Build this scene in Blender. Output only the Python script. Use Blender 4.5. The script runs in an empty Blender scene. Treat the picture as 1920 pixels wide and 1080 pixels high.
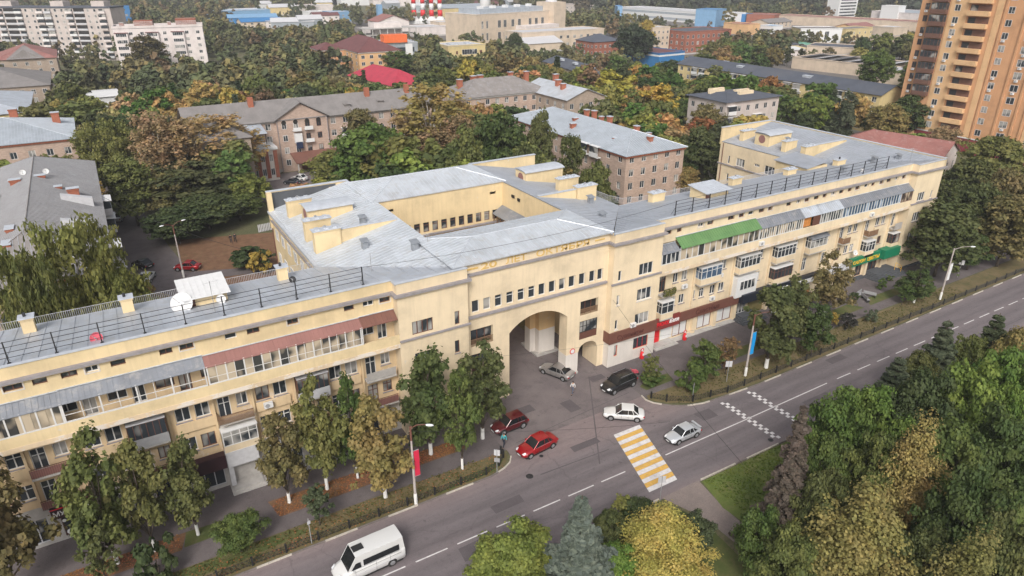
import bpy, bmesh, math, random
import numpy as np
from mathutils import Vector, Matrix

random.seed(7)
S = bpy.context.scene
COL = S.collection

# ------------------------------------------------------------------ camera, sky, sun, exposure
CAM_H = 46.0
cam_d = bpy.data.cameras.new('camera'); cam_d.sensor_width = 36; cam_d.lens = 36*1300/1920
cam_d.clip_start = 0.5; cam_d.clip_end = 6000
cam = bpy.data.objects.new('camera', cam_d); COL.objects.link(cam)
cam.location = (0, 0, CAM_H)
YAW, PIT = math.radians(30.76), math.radians(24.92)
cam.rotation_euler = (math.pi/2-PIT, 0, -YAW)
S.camera = cam

W = bpy.data.worlds.new("World"); S.world = W; W.use_nodes = True
wn = W.node_tree; wn.nodes.clear()
sky = wn.nodes.new('ShaderNodeTexSky'); sky.sky_type = 'NISHITA'; sky.sun_disc = False
SUN_EL, SUN_AZ = math.radians(42), math.radians(215)
sky.sun_elevation = SUN_EL; sky.sun_rotation = SUN_AZ
sky.air_density = 1.0; sky.dust_density = 5.0; sky.ozone_density = 0.6
hsv = wn.nodes.new('ShaderNodeHueSaturation'); hsv.inputs['Saturation'].default_value = 0.32
bg = wn.nodes.new('ShaderNodeBackground'); bg.inputs['Strength'].default_value = 0.125
wo = wn.nodes.new('ShaderNodeOutputWorld')
wn.links.new(sky.outputs[0], hsv.inputs['Color']); wn.links.new(hsv.outputs[0], bg.inputs[0]); wn.links.new(bg.outputs[0], wo.inputs[0])
sd = bpy.data.lights.new('sun', 'SUN'); sd.energy = 1.5; sd.angle = math.radians(16); sd.color = (1, .95, .88)
sun = bpy.data.objects.new('sun', sd); COL.objects.link(sun)
# Nishita: rotation measured clockwise from +Y
dirv = Vector((math.sin(SUN_AZ)*math.cos(SUN_EL), math.cos(SUN_AZ)*math.cos(SUN_EL), math.sin(SUN_EL)))
sun.rotation_euler = dirv.to_track_quat('Z', 'Y').to_euler()
S.view_settings.view_transform = 'Standard'; S.view_settings.look = 'None'
S.view_settings.gamma = 1; S.view_settings.use_curve_mapping = False
S.view_settings.exposure = 0.42
HAZE = .00023

# ------------------------------------------------------------------ placing by bearing (used to lay out the far town)
_F = (math.sin(YAW)*math.cos(PIT), math.cos(YAW)*math.cos(PIT), -math.sin(PIT))
_R = (math.cos(YAW), -math.sin(YAW), 0)
_D = (_F[1]*_R[2]-_F[2]*_R[1], _F[2]*_R[0]-_F[0]*_R[2], _F[0]*_R[1]-_F[1]*_R[0])
def at(x, y, z=0.0):
    u, v = (x-960)/1300, (y-540)/1300
    d = [_F[i]+_R[i]*u+_D[i]*v for i in range(3)]
    t = (z-CAM_H)/d[2]
    return (t*d[0], t*d[1])
def proj(X, Y, Z):
    P = (X, Y, Z-CAM_H); w = sum(P[i]*_F[i] for i in range(3))
    if w < 1: return (-9999, -9999, w)
    return (960+1300*sum(P[i]*_R[i] for i in range(3))/w, 540+1300*sum(P[i]*_D[i] for i in range(3))/w, w)

# ------------------------------------------------------------------ materials
def nm(name):
    m = bpy.data.materials.new(name); m.use_nodes = True
    n = m.node_tree.nodes; l = m.node_tree.links
    return m, n, l, n['Principled BSDF']
def add(n, t, **k):
    x = n.new(t)
    for a, b in k.items():
        if a in x.inputs.keys(): x.inputs[a].default_value = b
        else: setattr(x, a, b)
    return x
def ramp(n, stops):
    r = n.new('ShaderNodeValToRGB'); e = r.color_ramp.elements
    while len(e) < len(stops): e.new(.5)
    for i, (p, c) in enumerate(stops):
        e[i].position = p; e[i].color = (*c, 1) if len(c) == 3 else c
    return r
_pm = {}
def paint(col, rough=.6, var=.10, scale=1.5, bump=0.0, metal=0, name='paint', dirt=None, dirt_amt=.5):
    """plain surface with uneven tone and fine grain; optional dirt colour in patches"""
    key = (col, rough, var, scale, bump, metal, name, dirt, dirt_amt)
    if key in _pm: return _pm[key]
    m, n, l, b = nm(name)
    tc = n.new('ShaderNodeTexCoord')
    no = add(n, 'ShaderNodeTexNoise', Scale=scale, Detail=6.0, Roughness=.6)
    l.new(tc.outputs['Object'], no.inputs['Vector'])
    r = ramp(n, [(.3, tuple(c*(1-var) for c in col)), (.7, tuple(min(1, c*(1+var)) for c in col))])
    l.new(no.outputs[0], r.inputs[0]); out = r.outputs[0]
    if dirt:
        n2 = add(n, 'ShaderNodeTexNoise', Scale=scale*.35, Detail=8.0, Roughness=.7)
        l.new(tc.outputs['Object'], n2.inputs['Vector'])
        r2 = ramp(n, [(.5, (0, 0, 0)), (.68, (dirt_amt,)*3)]); l.new(n2.outputs[0], r2.inputs[0])
        mx = n.new('ShaderNodeMix'); mx.data_type = 'RGBA'
        l.new(r2.outputs[0], mx.inputs[0]); l.new(out, mx.inputs[6]); mx.inputs[7].default_value = (*dirt, 1); out = mx.outputs[2]
    l.new(out, b.inputs['Base Color']); b.inputs['Roughness'].default_value = rough; b.inputs['Metallic'].default_value = metal
    if bump:
        bp = add(n, 'ShaderNodeBump', Strength=bump, Distance=.03)
        n3 = add(n, 'ShaderNodeTexNoise', Scale=scale*12, Detail=4.0); l.new(tc.outputs['Object'], n3.inputs['Vector'])
        l.new(n3.outputs[0], bp.inputs['Height']); l.new(bp.outputs[0], b.inputs['Normal'])
    _pm[key] = m
    return m

def stucco(col, name, stain=(.45, .36, .25), patch=(.55, .52, .48), patch_amt=.0, bright=None):
    """painted render: broad repaint areas, rain streaks running down, spots of bare plaster"""
    m, n, l, b = nm(name)
    tc = n.new('ShaderNodeTexCoord')
    a = add(n, 'ShaderNodeTexNoise', Scale=.22, Detail=5.0, Roughness=.65); l.new(tc.outputs['Object'], a.inputs['Vector'])
    hi = bright or tuple(min(1, c*1.07) for c in col)
    r = ramp(n, [(.33, tuple(c*.80 for c in col)), (.48, tuple(c*.97 for c in col)), (.52, col), (.66, hi)]); l.new(a.outputs[0], r.inputs[0])
    mp = add(n, 'ShaderNodeMapping'); mp.inputs['Scale'].default_value = (2.2, 2.2, .16); l.new(tc.outputs['Object'], mp.inputs[0])
    s = add(n, 'ShaderNodeTexNoise', Scale=1.0, Detail=6.0, Roughness=.7); l.new(mp.outputs[0], s.inputs['Vector'])
    rs = ramp(n, [(.47, (0, 0, 0)), (.80, (.5,)*3)]); l.new(s.outputs[0], rs.inputs[0])
    mx = n.new('ShaderNodeMix'); mx.data_type = 'RGBA'; l.new(rs.outputs[0], mx.inputs[0]); l.new(r.outputs[0], mx.inputs[6]); mx.inputs[7].default_value = (*stain, 1)
    p = add(n, 'ShaderNodeTexNoise', Scale=.55, Detail=9.0, Roughness=.75); l.new(tc.outputs['Object'], p.inputs['Vector'])
    rp = ramp(n, [(.66-patch_amt*.1, (0, 0, 0)), (.672-patch_amt*.1, (.75,)*3)]); l.new(p.outputs[0], rp.inputs[0])
    m2 = n.new('ShaderNodeMix'); m2.data_type = 'RGBA'; l.new(rp.outputs[0], m2.inputs[0]); l.new(mx.outputs[2], m2.inputs[6]); m2.inputs[7].default_value = (*patch, 1)
    f = add(n, 'ShaderNodeTexNoise', Scale=9.0, Detail=3.0); l.new(tc.outputs['Object'], f.inputs['Vector'])
    m3 = n.new('ShaderNodeMix'); m3.data_type = 'RGBA'; m3.blend_type = 'MULTIPLY'; m3.inputs[0].default_value = .25
    l.new(m2.outputs[2], m3.inputs[6]); l.new(f.outputs[0], m3.inputs[7])
    l.new((m3 if False else m2).outputs[2], b.inputs['Base Color']); b.inputs['Roughness'].default_value = .9
    bp = add(n, 'ShaderNodeBump', Strength=.25, Distance=.02); l.new(f.outputs[0], bp.inputs['Height']); l.new(bp.outputs[0], b.inputs['Normal'])
    return m

def brickwall(col, mortar, name, scale=4.0):
    m, n, l, b = nm(name)
    tc = n.new('ShaderNodeTexCoord')
    ge = n.new('ShaderNodeNewGeometry')
    # use x+y along the wall, z up
    sx = n.new('ShaderNodeSeparateXYZ'); l.new(tc.outputs['Object'], sx.inputs[0])
    ad = n.new('ShaderNodeMath'); ad.operation = 'ADD'; l.new(sx.outputs[0], ad.inputs[0]); l.new(sx.outputs[1], ad.inputs[1])
    cb = n.new('ShaderNodeCombineXYZ'); l.new(ad.outputs[0], cb.inputs[0]); l.new(sx.outputs[2], cb.inputs[1])
    br = add(n, 'ShaderNodeTexBrick', Scale=1.0); br.inputs['Color1'].default_value = (*col, 1)
    br.inputs['Color2'].default_value = (*[c*.75 for c in col], 1); br.inputs['Mortar'].default_value = (*mortar, 1)
    br.inputs['Brick Width'].default_value = .5; br.inputs['Row Height'].default_value = .16; br.inputs['Mortar Size'].default_value = .02
    l.new(cb.outputs[0], br.inputs['Vector'])
    a = add(n, 'ShaderNodeTexNoise', Scale=.3, Detail=6.0, Roughness=.7); l.new(tc.outputs['Object'], a.inputs['Vector'])
    r = ramp(n, [(.3, (.75, .73, .70)), (.7, (1.08, 1.05, 1.02))]); l.new(a.outputs[0], r.inputs[0])
    mx = n.new('ShaderNodeMix'); mx.data_type = 'RGBA'; mx.blend_type = 'MULTIPLY'; mx.inputs[0].default_value = 1
    l.new(br.outputs[0], mx.inputs[6]); l.new(r.outputs[0], mx.inputs[7])
    l.new(mx.outputs[2], b.inputs['Base Color']); b.inputs['Roughness'].default_value = .9
    return m

def metalroof(col, name, metal=.25, rough=.45, stain=(.42, .40, .38)):
    """painted sheet metal: panel-to-panel tone, water marks, rust specks"""
    m, n, l, b = nm(name)
    tc = n.new('ShaderNodeTexCoord')
    a = add(n, 'ShaderNodeTexNoise', Scale=.35, Detail=7.0, Roughness=.6); l.new(tc.outputs['Object'], a.inputs['Vector'])
    r = ramp(n, [(.32, tuple(c*.86 for c in col)), (.5, col), (.7, tuple(min(1, c*1.1) for c in col))]); l.new(a.outputs[0], r.inputs[0])
    v = add(n, 'ShaderNodeTexBrick', Scale=1.0); v.inputs['Brick Width'].default_value = .7; v.inputs['Row Height'].default_value = 1.9
    v.inputs['Color1'].default_value = (.93, .93, .93, 1); v.inputs['Color2'].default_value = (1.05, 1.05, 1.06, 1); v.inputs['Mortar'].default_value = (.8, .8, .8, 1); v.inputs['Mortar Size'].default_value = .012
    l.new(tc.outputs['Object'], v.inputs['Vector'])
    mx = n.new('ShaderNodeMix'); mx.data_type = 'RGBA'; mx.blend_type = 'MULTIPLY'; mx.inputs[0].default_value = .8
    l.new(r.outputs[0], mx.inputs[6]); l.new(v.outputs[0], mx.inputs[7])
    s = add(n, 'ShaderNodeTexNoise', Scale=.9, Detail=9.0, Roughness=.75); l.new(tc.outputs['Object'], s.inputs['Vector'])
    rs = ramp(n, [(.50, (0, 0, 0)), (.70, (.7,)*3)]); l.new(s.outputs[0], rs.inputs[0])
    m2 = n.new('ShaderNodeMix'); m2.data_type = 'RGBA'; l.new(rs.outputs[0], m2.inputs[0]); l.new(mx.outputs[2], m2.inputs[6]); m2.inputs[7].default_value = (*stain, 1)
    l.new(m2.outputs[2], b.inputs['Base Color']); b.inputs['Metallic'].default_value = metal; b.inputs['Roughness'].default_value = rough
    return m

def glassmat(name, tint=(.035, .042, .05), curtain=(.35, .34, .32), share=.35):
    """window glass seen from outside by day: dark glossy, some windows with pale curtains behind"""
    m, n, l, b = nm(name)
    oi = n.new('ShaderNodeObjectInfo')
    tc = n.new('ShaderNodeTexCoord')
    w = add(n, 'ShaderNodeTexNoise', Scale=.55, Detail=1.0); w.noise_dimensions = '4D'
    l.new(tc.outputs['Object'], w.inputs['Vector'])
    ml = n.new('ShaderNodeMath'); ml.operation = 'MULTIPLY'; ml.inputs[1].default_value = 40; l.new(oi.outputs['Random'], ml.inputs[0]); l.new(ml.outputs[0], w.inputs['W'])
    r = ramp(n, [(.5, tint), (.56, tuple(t+(c-t)*.55 for t, c in zip(tint, curtain))), (.64, curtain)])
    ad = n.new('ShaderNodeMath'); ad.operation = 'MULTIPLY_ADD'; ad.inputs[1].default_value = .3; l.new(oi.outputs['Random'], ad.inputs[0])
    sb = n.new('ShaderNodeMath'); sb.operation = 'SUBTRACT'; sb.inputs[1].default_value = .3*(1-share); l.new(w.outputs[0], sb.inputs[0]); l.new(sb.outputs[0], ad.inputs[2])
    l.new(ad.outputs[0], r.inputs[0]); l.new(r.outputs[0], b.inputs['Base Color'])
    b.inputs['Roughness'].default_value = .08; b.inputs['Specular IOR Level'].default_value = .6
    return m

def leafmat(name, rough=.65):
    """leaf colour = the tree's own colour (object colour) with leaf-to-leaf and clump-to-clump variation"""
    m, n, l, b = nm(name)
    oi = n.new('ShaderNodeObjectInfo'); ge = n.new('ShaderNodeNewGeometry'); tc = n.new('ShaderNodeTexCoord')
    r = ramp(n, [(0, (.68, .70, .62)), (.5, (1, 1, 1)), (1, (1.42, 1.34, 1.2))]); l.new(ge.outputs['Random Per Island'], r.inputs[0])
    mx = n.new('ShaderNodeMix'); mx.data_type = 'RGBA'; mx.blend_type = 'MULTIPLY'; mx.inputs[0].default_value = 1
    gm = n.new('ShaderNodeVectorMath'); gm.operation = 'SCALE'; gm.inputs['Scale'].default_value = 1.28; l.new(oi.outputs['Color'], gm.inputs[0]); l.new(gm.outputs[0], mx.inputs[6]); l.new(r.outputs[0], mx.inputs[7])
    no = add(n, 'ShaderNodeTexNoise', Scale=.45, Detail=3.0); no.noise_dimensions = '4D'; l.new(tc.outputs['Object'], no.inputs['Vector'])
    ml = n.new('ShaderNodeMath'); ml.operation = 'MULTIPLY'; ml.inputs[1].default_value = 50; l.new(oi.outputs['Random'], ml.inputs[0]); l.new(ml.outputs[0], no.inputs['W'])
    hs = n.new('ShaderNodeHueSaturation')
    mr = n.new('ShaderNodeMapRange'); mr.inputs[1].default_value = .35; mr.inputs[2].default_value = .65; mr.inputs[3].default_value = .482; mr.inputs[4].default_value = .515
    l.new(no.outputs[0], mr.inputs[0]); l.new(mr.outputs[0], hs.inputs['Hue']); l.new(mx.outputs[2], hs.inputs['Color'])
    mv = n.new('ShaderNodeMapRange'); mv.inputs[1].default_value = .3; mv.inputs[2].default_value = .7; mv.inputs[3].default_value = 1.18; mv.inputs[4].default_value = .85
    l.new(no.outputs[0], mv.inputs[0]); l.new(mv.outputs[0], hs.inputs['Value'])
    l.new(hs.outputs[0], b.inputs['Base Color']); b.inputs['Roughness'].default_value = rough; b.inputs['Specular IOR Level'].default_value = .25
    tr = n.new('ShaderNodeBsdfTranslucent'); l.new(hs.outputs[0], tr.inputs[0])
    ms = n.new('ShaderNodeMixShader'); ms.inputs[0].default_value = .36; l.new(b.outputs[0], ms.inputs[1]); l.new(tr.outputs[0], ms.inputs[2])
    l.new(ms.outputs[0], n['Material Output'].inputs['Surface'])
    return m

def carpaint(col, name, metal=.3, rough=.28):
    m, n, l, b = nm(name)
    b.inputs['Base Color'].default_value = (*col, 1); b.inputs['Metallic'].default_value = metal
    tc = n.new('ShaderNodeTexCoord'); no = add(n, 'ShaderNodeTexNoise', Scale=3.0, Detail=6.0); l.new(tc.outputs['Object'], no.inputs['Vector'])
    mr = n.new('ShaderNodeMapRange'); mr.inputs[3].default_value = rough*.7; mr.inputs[4].default_value = rough*1.6; l.new(no.outputs[0], mr.inputs[0]); l.new(mr.outputs[0], b.inputs['Roughness'])
    b.inputs['Coat Weight'].default_value = .6; b.inputs['Coat Roughness'].default_value = .08
    return m

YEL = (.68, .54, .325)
M = dict(
 yellow=stucco(YEL, 'yellow_stucco', stain=(.47, .37, .235), patch=(.62, .56, .48)),
 yellow_tower=stucco((.70, .575, .40), 'pale_yellow_stucco', stain=(.50, .41, .29), patch=(.62, .56, .48)),
 peach=stucco((.64, .485, .30), 'peach_stucco', stain=(.40, .30, .21), patch=(.62, .52, .43), patch_amt=.6),
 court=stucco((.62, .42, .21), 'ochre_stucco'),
 yellow_worn=stucco((.66, .52, .36), 'peeling_stucco', patch=(.66, .62, .58), patch_amt=1.5),
 white_stucco=stucco((.62, .575, .53), 'whitewash', stain=(.5, .46, .42)),
 cornice=paint((.27, .25, .26), .8, .15, 2.0, name='grey_cornice', dirt=(.2, .18, .17)),
 roof_light=metalroof((.53, .56, .60), 'pale_sheet_metal'),
 roof_mid=metalroof((.46, .49, .54), 'mid_grey_sheet_metal'),
 roof_grey=metalroof((.37, .395, .44), 'grey_sheet_metal', stain=(.34, .34, .36)),
 seam=paint((.43, .455, .50), .5, .1, 2.0, metal=.3, name='seam_metal'),
 seam_l=paint((.55, .585, .63), .5, .1, 2.0, metal=.3, name='pale_seam_metal'),
 capmetal=paint((.56, .59, .64), .45, .1, 1.5, metal=.3, name='flashing'),
 black=paint((.02, .02, .022), .5, .2, 2.0, name='black_metal'),
 darkfelt=paint((.075, .08, .09), .9, .15, 1.0, name='dark_felt'),
 white=paint((.66, .66, .66), .5, .05, 2.0, name='white_plastic'),
 frame=paint((.62, .61, .60), .5, .05, 2.0, name='white_frame'),
 brownframe=paint((.12, .05, .035), .6, .15, 2.0, name='brown_frame'),
 redframe=paint((.35, .02, .03), .5, .1, 2.0, name='red_frame'),
 glass=glassmat('window_glass'),
 glass_dark=glassmat('dark_window_glass', share=.05),
 glass_blue=glassmat('bluish_window_glass', tint=(.06, .10, .16), curtain=(.35, .42, .52)),
 gallery_glass=glassmat('gallery_glass', tint=(.05, .05, .05), curtain=(.48, .40, .30), share=.75),
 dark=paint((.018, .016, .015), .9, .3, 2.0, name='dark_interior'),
 awn_red=metalroof((.26, .125, .11), 'red_brown_awning', metal=0, rough=.7, stain=(.25, .12, .1)),
 awn_brown=metalroof((.17, .075, .055), 'dark_brown_awning', metal=0, rough=.7, stain=(.12, .06, .05)),
 awn_green=metalroof((.115, .225, .085), 'green_awning', metal=0, rough=.7, stain=(.07, .18, .06)),
 awn_grey=metalroof((.215, .23, .26), 'grey_awning', metal=.2),
 awn_silver=metalroof((.50, .54, .60), 'silver_awning', metal=.3),
 sign_brown=paint((.15, .062, .045), .6, .08, 1.0, name='brown_fascia'),
 sign_red=paint((.20, .035, .03), .6, .08, 1.0, name='dark_red_fascia'),
 sign_maroon=paint((.035, .012, .018), .5, .15, 1.0, name='maroon_fascia'),
 sign_green=paint((.005, .17, .085), .5, .08, 1.0, name='green_fascia'),
 sign_navy=paint((.012, .016, .028), .5, .15, 1.0, name='navy_fascia'),
 text_red=paint((.75, .012, .03), .5, .03, 1.0, name='red_lettering'),
 text_brown=paint((.085, .025, .02), .6, .08, 1.0, name='brown_lettering'),
 text_yellow=paint((.85, .48, .02), .5, .05, 1.0, name='yellow_lettering'),
 text_white=paint((.82, .82, .82), .5, .03, 1.0, name='white_lettering'),
 text_ochre=paint((.60, .40, .13), .85, .2, 3.0, name='faded_ochre_lettering', dirt=YEL, dirt_amt=.6),
 galv=paint((.30, .32, .35), .5, .15, 2.0, metal=.4, name='galvanised'), brick=paint((.34, .115, .065), .9, .2, 6.0, name='chimney_brick', dirt=(.2, .08, .06), bump=.3),
 wood=paint((.22, .13, .075), .8, .2, 3.0, name='weathered_wood'),
 orange_wood=paint((.50, .20, .05), .7, .2, 3.0, name='orange_wood'),
 grey=paint((.30, .30, .31), .7, .12, 2.0, name='grey_metal'),
 lgrey=paint((.5, .5, .52), .6, .1, 2.0, name='light_grey_metal'),
 concrete=paint((.42, .40, .38), .9, .12, 2.0, name='concrete', dirt=(.28, .26, .25)),
 bark=paint((.085, .065, .05), .95, .3, 6.0, name='bark', bump=.5),
 birch_bark=paint((.42, .38, .33), .9, .35, 5.0, name='pale_bark'),
 whitewash=paint((.72, .71, .69), .9, .08, 4.0, name='whitewashed_bark'),
 pole=paint((.40, .36, .34), .8, .15, 2.0, name='pole_concrete', dirt=(.22, .12, .09)),
 red=paint((.62, .015, .02), .45, .06, 1.0, name='red_paint'),
 pink=paint((.62, .10, .14), .5, .1, 2.0, name='faded_red'),
 blue_flag=paint((.005, .30, .72), .6, .04, 1.0, name='blue_banner'),
 red_flag=paint((.55, .02, .06), .6, .04, 1.0, name='red_banner'),
 tyre=paint((.018, .018, .018), .85, .2, 4.0, name='tyre_rubber'),
 rim=paint((.45, .46, .48), .35, .05, 2.0, metal=.8, name='alloy'),
 carglass=glassmat('car_glass', tint=(.012, .014, .016), curtain=(.03, .03, .03), share=0),
 lamp=paint((.75, .77, .8), .2, .03, 1.0, name='lamp_glass'),
 taillamp=paint((.35, .01, .015), .25, .03, 1.0, name='tail_lamp_red'),
 leaf=leafmat('foliage'), needle=leafmat('needles', .75),
)

# ------------------------------------------------------------------ mesh builder
class MB:
    def __init__(s): s.v = []; s.f = []; s.m = []; s.cur = 0; s.g = []
    def _add(s, vs, fs):
        o = len(s.v); s.v += [tuple(map(float, p)) for p in vs]
        fo = len(s.f)
        for f in fs: s.f.append(tuple(i+o for i in f)); s.m.append(s.cur)
        s.g.append((o, len(s.v), fo, len(s.f)))
    def mat(s, i): s.cur = i; return s
    def box(s, x0, x1, y0, y1, z0, z1):
        if x0 > x1: x0, x1 = x1, x0
        if y0 > y1: y0, y1 = y1, y0
        if z0 > z1: z0, z1 = z1, z0
        s._add([(x0,y0,z0),(x1,y0,z0),(x1,y1,z0),(x0,y1,z0),(x0,y0,z1),(x1,y0,z1),(x1,y1,z1),(x0,y1,z1)],
               [(0,3,2,1),(4,5,6,7),(0,1,5,4),(1,2,6,5),(2,3,7,6),(3,0,4,7)]); return s
    def quad(s, *p): s._add(p, [tuple(range(len(p)))]); return s
    def prism(s, poly, z0, z1):
        """poly: xy list; z0/z1 numbers or per-vertex lists"""
        n = len(poly)
        A = sum(poly[i][0]*poly[(i+1)%n][1]-poly[(i+1)%n][0]*poly[i][1] for i in range(n))
        if A < 0:
            poly = poly[::-1]
            if not isinstance(z0, (int, float)): z0 = z0[::-1]
            if not isinstance(z1, (int, float)): z1 = z1[::-1]
        a = [z0]*n if isinstance(z0, (int, float)) else z0; b = [z1]*n if isinstance(z1, (int, float)) else z1
        vs = [(*p, a[i]) for i, p in enumerate(poly)]+[(*p, b[i]) for i, p in enumerate(poly)]
        fs = [tuple(range(n))[::-1], tuple(range(n, 2*n))]+[(i, (i+1)%n, n+(i+1)%n, n+i) for i in range(n)]
        s._add(vs, fs); return s
    def slab(s, pts, t):
        """thick sheet: pts (3d, counter-clockwise from above) is the top; thickness t downwards"""
        n = len(pts)
        vs = [tuple(p) for p in pts]+[(p[0], p[1], p[2]-t) for p in pts]
        s._add(vs, [tuple(range(n)), tuple(range(n, 2*n))[::-1]]+[(i, n+i, n+(i+1)%n, (i+1)%n) for i in range(n)]); return s
    def tube(s, p, q, r, n=6, r2=None):
        p = Vector(p); q = Vector(q); d = (q-p)
        if d.length < 1e-6: return s
        d.normalize(); u = d.orthogonal().normalized(); w = d.cross(u); r2 = r if r2 is None else r2
        vs = []
        for c, rr in ((p, r), (q, r2)):
            for i in range(n):
                a = 2*math.pi*i/n; vs.append(c+u*math.cos(a)*rr+w*math.sin(a)*rr)
        s._add(vs, [tuple(range(n))[::-1], tuple(range(n, 2*n))]+[(i, (i+1)%n, n+(i+1)%n, n+i) for i in range(n)]); return s
    def path(s, pts, r, n=5):
        for a, b in zip(pts, pts[1:]): s.tube(a, b, r, n)
        return s
    def lathe(s, c, prof, n=12, axis='z'):
        vs = []; c = Vector(c)
        for r, z in prof:
            for i in range(n):
                a = 2*math.pi*i/n
                if axis == 'z': vs.append(c+Vector((r*math.cos(a), r*math.sin(a), z)))
                elif axis == 'y': vs.append(c+Vector((r*math.cos(a), z, r*math.sin(a))))
                else: vs.append(c+Vector((z, r*math.cos(a), r*math.sin(a))))
        k = len(prof); fs = [(j*n+i, j*n+(i+1)%n, (j+1)*n+(i+1)%n, (j+1)*n+i) for j in range(k-1) for i in range(n)]
        fs += [tuple(range(n))[::-1], tuple(range((k-1)*n, k*n))]
        s._add(vs, fs); return s
    def each(s, name, mat, parent=None):
        for a, c, fa, fc in s.g:
            q = MB(); q.v = s.v[a:c]; q.f = [tuple(i-a for i in f) for f in s.f[fa:fc]]; q.m = s.m[fa:fc]; q.build(name, mat, parent)
    def mesh(s, name, mats, smooth=False):
        me = bpy.data.meshes.new(name); me.from_pydata(s.v, [], s.f)
        for m in (mats if isinstance(mats, (list, tuple)) else [mats]): me.materials.append(m)
        if max(s.m, default=0) > 0: me.polygons.foreach_set('material_index', s.m)
        if smooth: me.polygons.foreach_set('use_smooth', [True]*len(me.polygons))
        me.update(); return me
    def build(s, name, mats, parent=None, smooth=False, off=None, **tags):
        if not s.v: return None
        if off is None and parent is not None and parent.parent is None and parent.get('world_built'):
            off = parent.location
        if off is None and parent is not None and parent.parent is not None and parent.parent.get('world_built'):
            off = parent.parent.location+parent.location
        if off is not None: s.v = [(p[0]-off[0], p[1]-off[1], p[2]-off[2]) for p in s.v]
        o = bpy.data.objects.new(name, s.mesh(name, mats, smooth)); COL.objects.link(o)
        if parent is not None: o.parent = parent
        elif off is not None: o.location = off
        for k, v in tags.items(): o[k] = v
        return o

def tag_haze():
    m = bpy.data.materials.new('haze_air'); m.use_nodes = True; n = m.node_tree.nodes; n.clear()
    v = n.new('ShaderNodeVolumePrincipled'); v.inputs['Color'].default_value = (.86, .88, .92, 1); v.inputs['Density'].default_value = HAZE
    o = n.new('ShaderNodeOutputMaterial'); m.node_tree.links.new(v.outputs[0], o.inputs['Volume'])
    b = MB(); b.box(-1550, 3250, -350, 3650, -1, 67); b.build('haze', m)['kind'] = 'stuff'
def tag(o, label=None, cat=None, group=None, kind=None):
    if label: o['label'] = label
    if cat: o['category'] = cat
    if group: o['group'] = group
    if kind: o['kind'] = kind
    return o
def empty(name, loc, label=None, cat=None, group=None, rz=0, world=False):
    o = bpy.data.objects.new(name, None); COL.objects.link(o); o.location = loc; o.rotation_euler.z = rz
    o.empty_display_size = .5
    tag(o, label, cat, group)
    if world: o['world_built'] = 1
    return o
def put(name, mesh, parent, loc=(0,0,0), rz=0, color=None):
    o = bpy.data.objects.new(name, mesh); COL.objects.link(o); o.parent = parent; o.location = loc; o.rotation_euler.z = rz
    if color: o.color = (*color, 1)
    return o
def copy_tree(o, parent=None, label=None):
    c = o.copy(); COL.objects.link(c)
    if parent is not None: c.parent = parent
    if label: c['label'] = label
    for ch in list(o.children): copy_tree(ch, c)
    return c
def textmesh(txt, size, depth, mat, name, width=None, font_shear=0):
    cu = bpy.data.curves.new(name, 'FONT'); cu.body = txt; cu.size = size; cu.extrude = depth; cu.align_x = 'CENTER'; cu.resolution_u = 3; cu.offset = size*.012
    o = bpy.data.objects.new(name, cu); COL.objects.link(o)
    dg = bpy.context.evaluated_depsgraph_get(); me = bpy.data.meshes.new_from_object(o.evaluated_get(dg))
    bpy.data.objects.remove(o); bpy.data.curves.remove(cu)
    me.materials.clear(); me.materials.append(mat)
    if width:
        co = np.empty(len(me.vertices)*3, 'f'); me.vertices.foreach_get('co', co); co = co.reshape(-1, 3)
        w = co[:, 0].max()-co[:, 0].min(); co[:, 0] *= width/w; me.vertices.foreach_set('co', co.ravel())
    me.update(); return me
def put_text(txt, size, mat, parent, loc, width=None, name='lettering', rx=math.pi/2, rz=0, depth=.03):
    o = put(name, textmesh(txt, size, depth, mat, name, width), parent, loc); o.rotation_euler = (rx, 0, rz); return o
# ------------------------------------------------------------------ walls with real openings, windows
_wc = {}
def win_meshes(w, h, mull=1, transom=False, frame='frame', glass='glass', fr=.07, sash=True):
    key = (round(w, 2), round(h, 2), mull, transom, frame, glass, fr)
    if key in _wc: return _wc[key]
    b = MB(); d0, d1 = -.04, .05
    b.box(0, w, d0, d1, 0, fr); b.box(0, w, d0, d1, h-fr, h); b.box(0, fr, d0, d1, fr, h-fr); b.box(w-fr, w, d0, d1, fr, h-fr)
    for i in range(mull):
        x = w*(i+1)/(mull+1); b.box(x-fr*.6, x+fr*.6, d0-.01, d1, fr, h-fr)
    if transom:
        z = h*.70
        xs = [fr]+[w*(i+1)/(mull+1) for i in range(mull)]+[w-fr]
        for a, c in zip(xs, xs[1:]): b.box(a+fr*.61, c-fr*.61, d0, d1, z-fr*.4, z+fr*.4)
    g = MB(); g.box(fr*.5, w-fr*.5, .02, .03, fr*.5, h-fr*.5)
    _wc[key] = (b.mesh('window', M[frame]), g.mesh('pane', M[glass])); return _wc[key]

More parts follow.
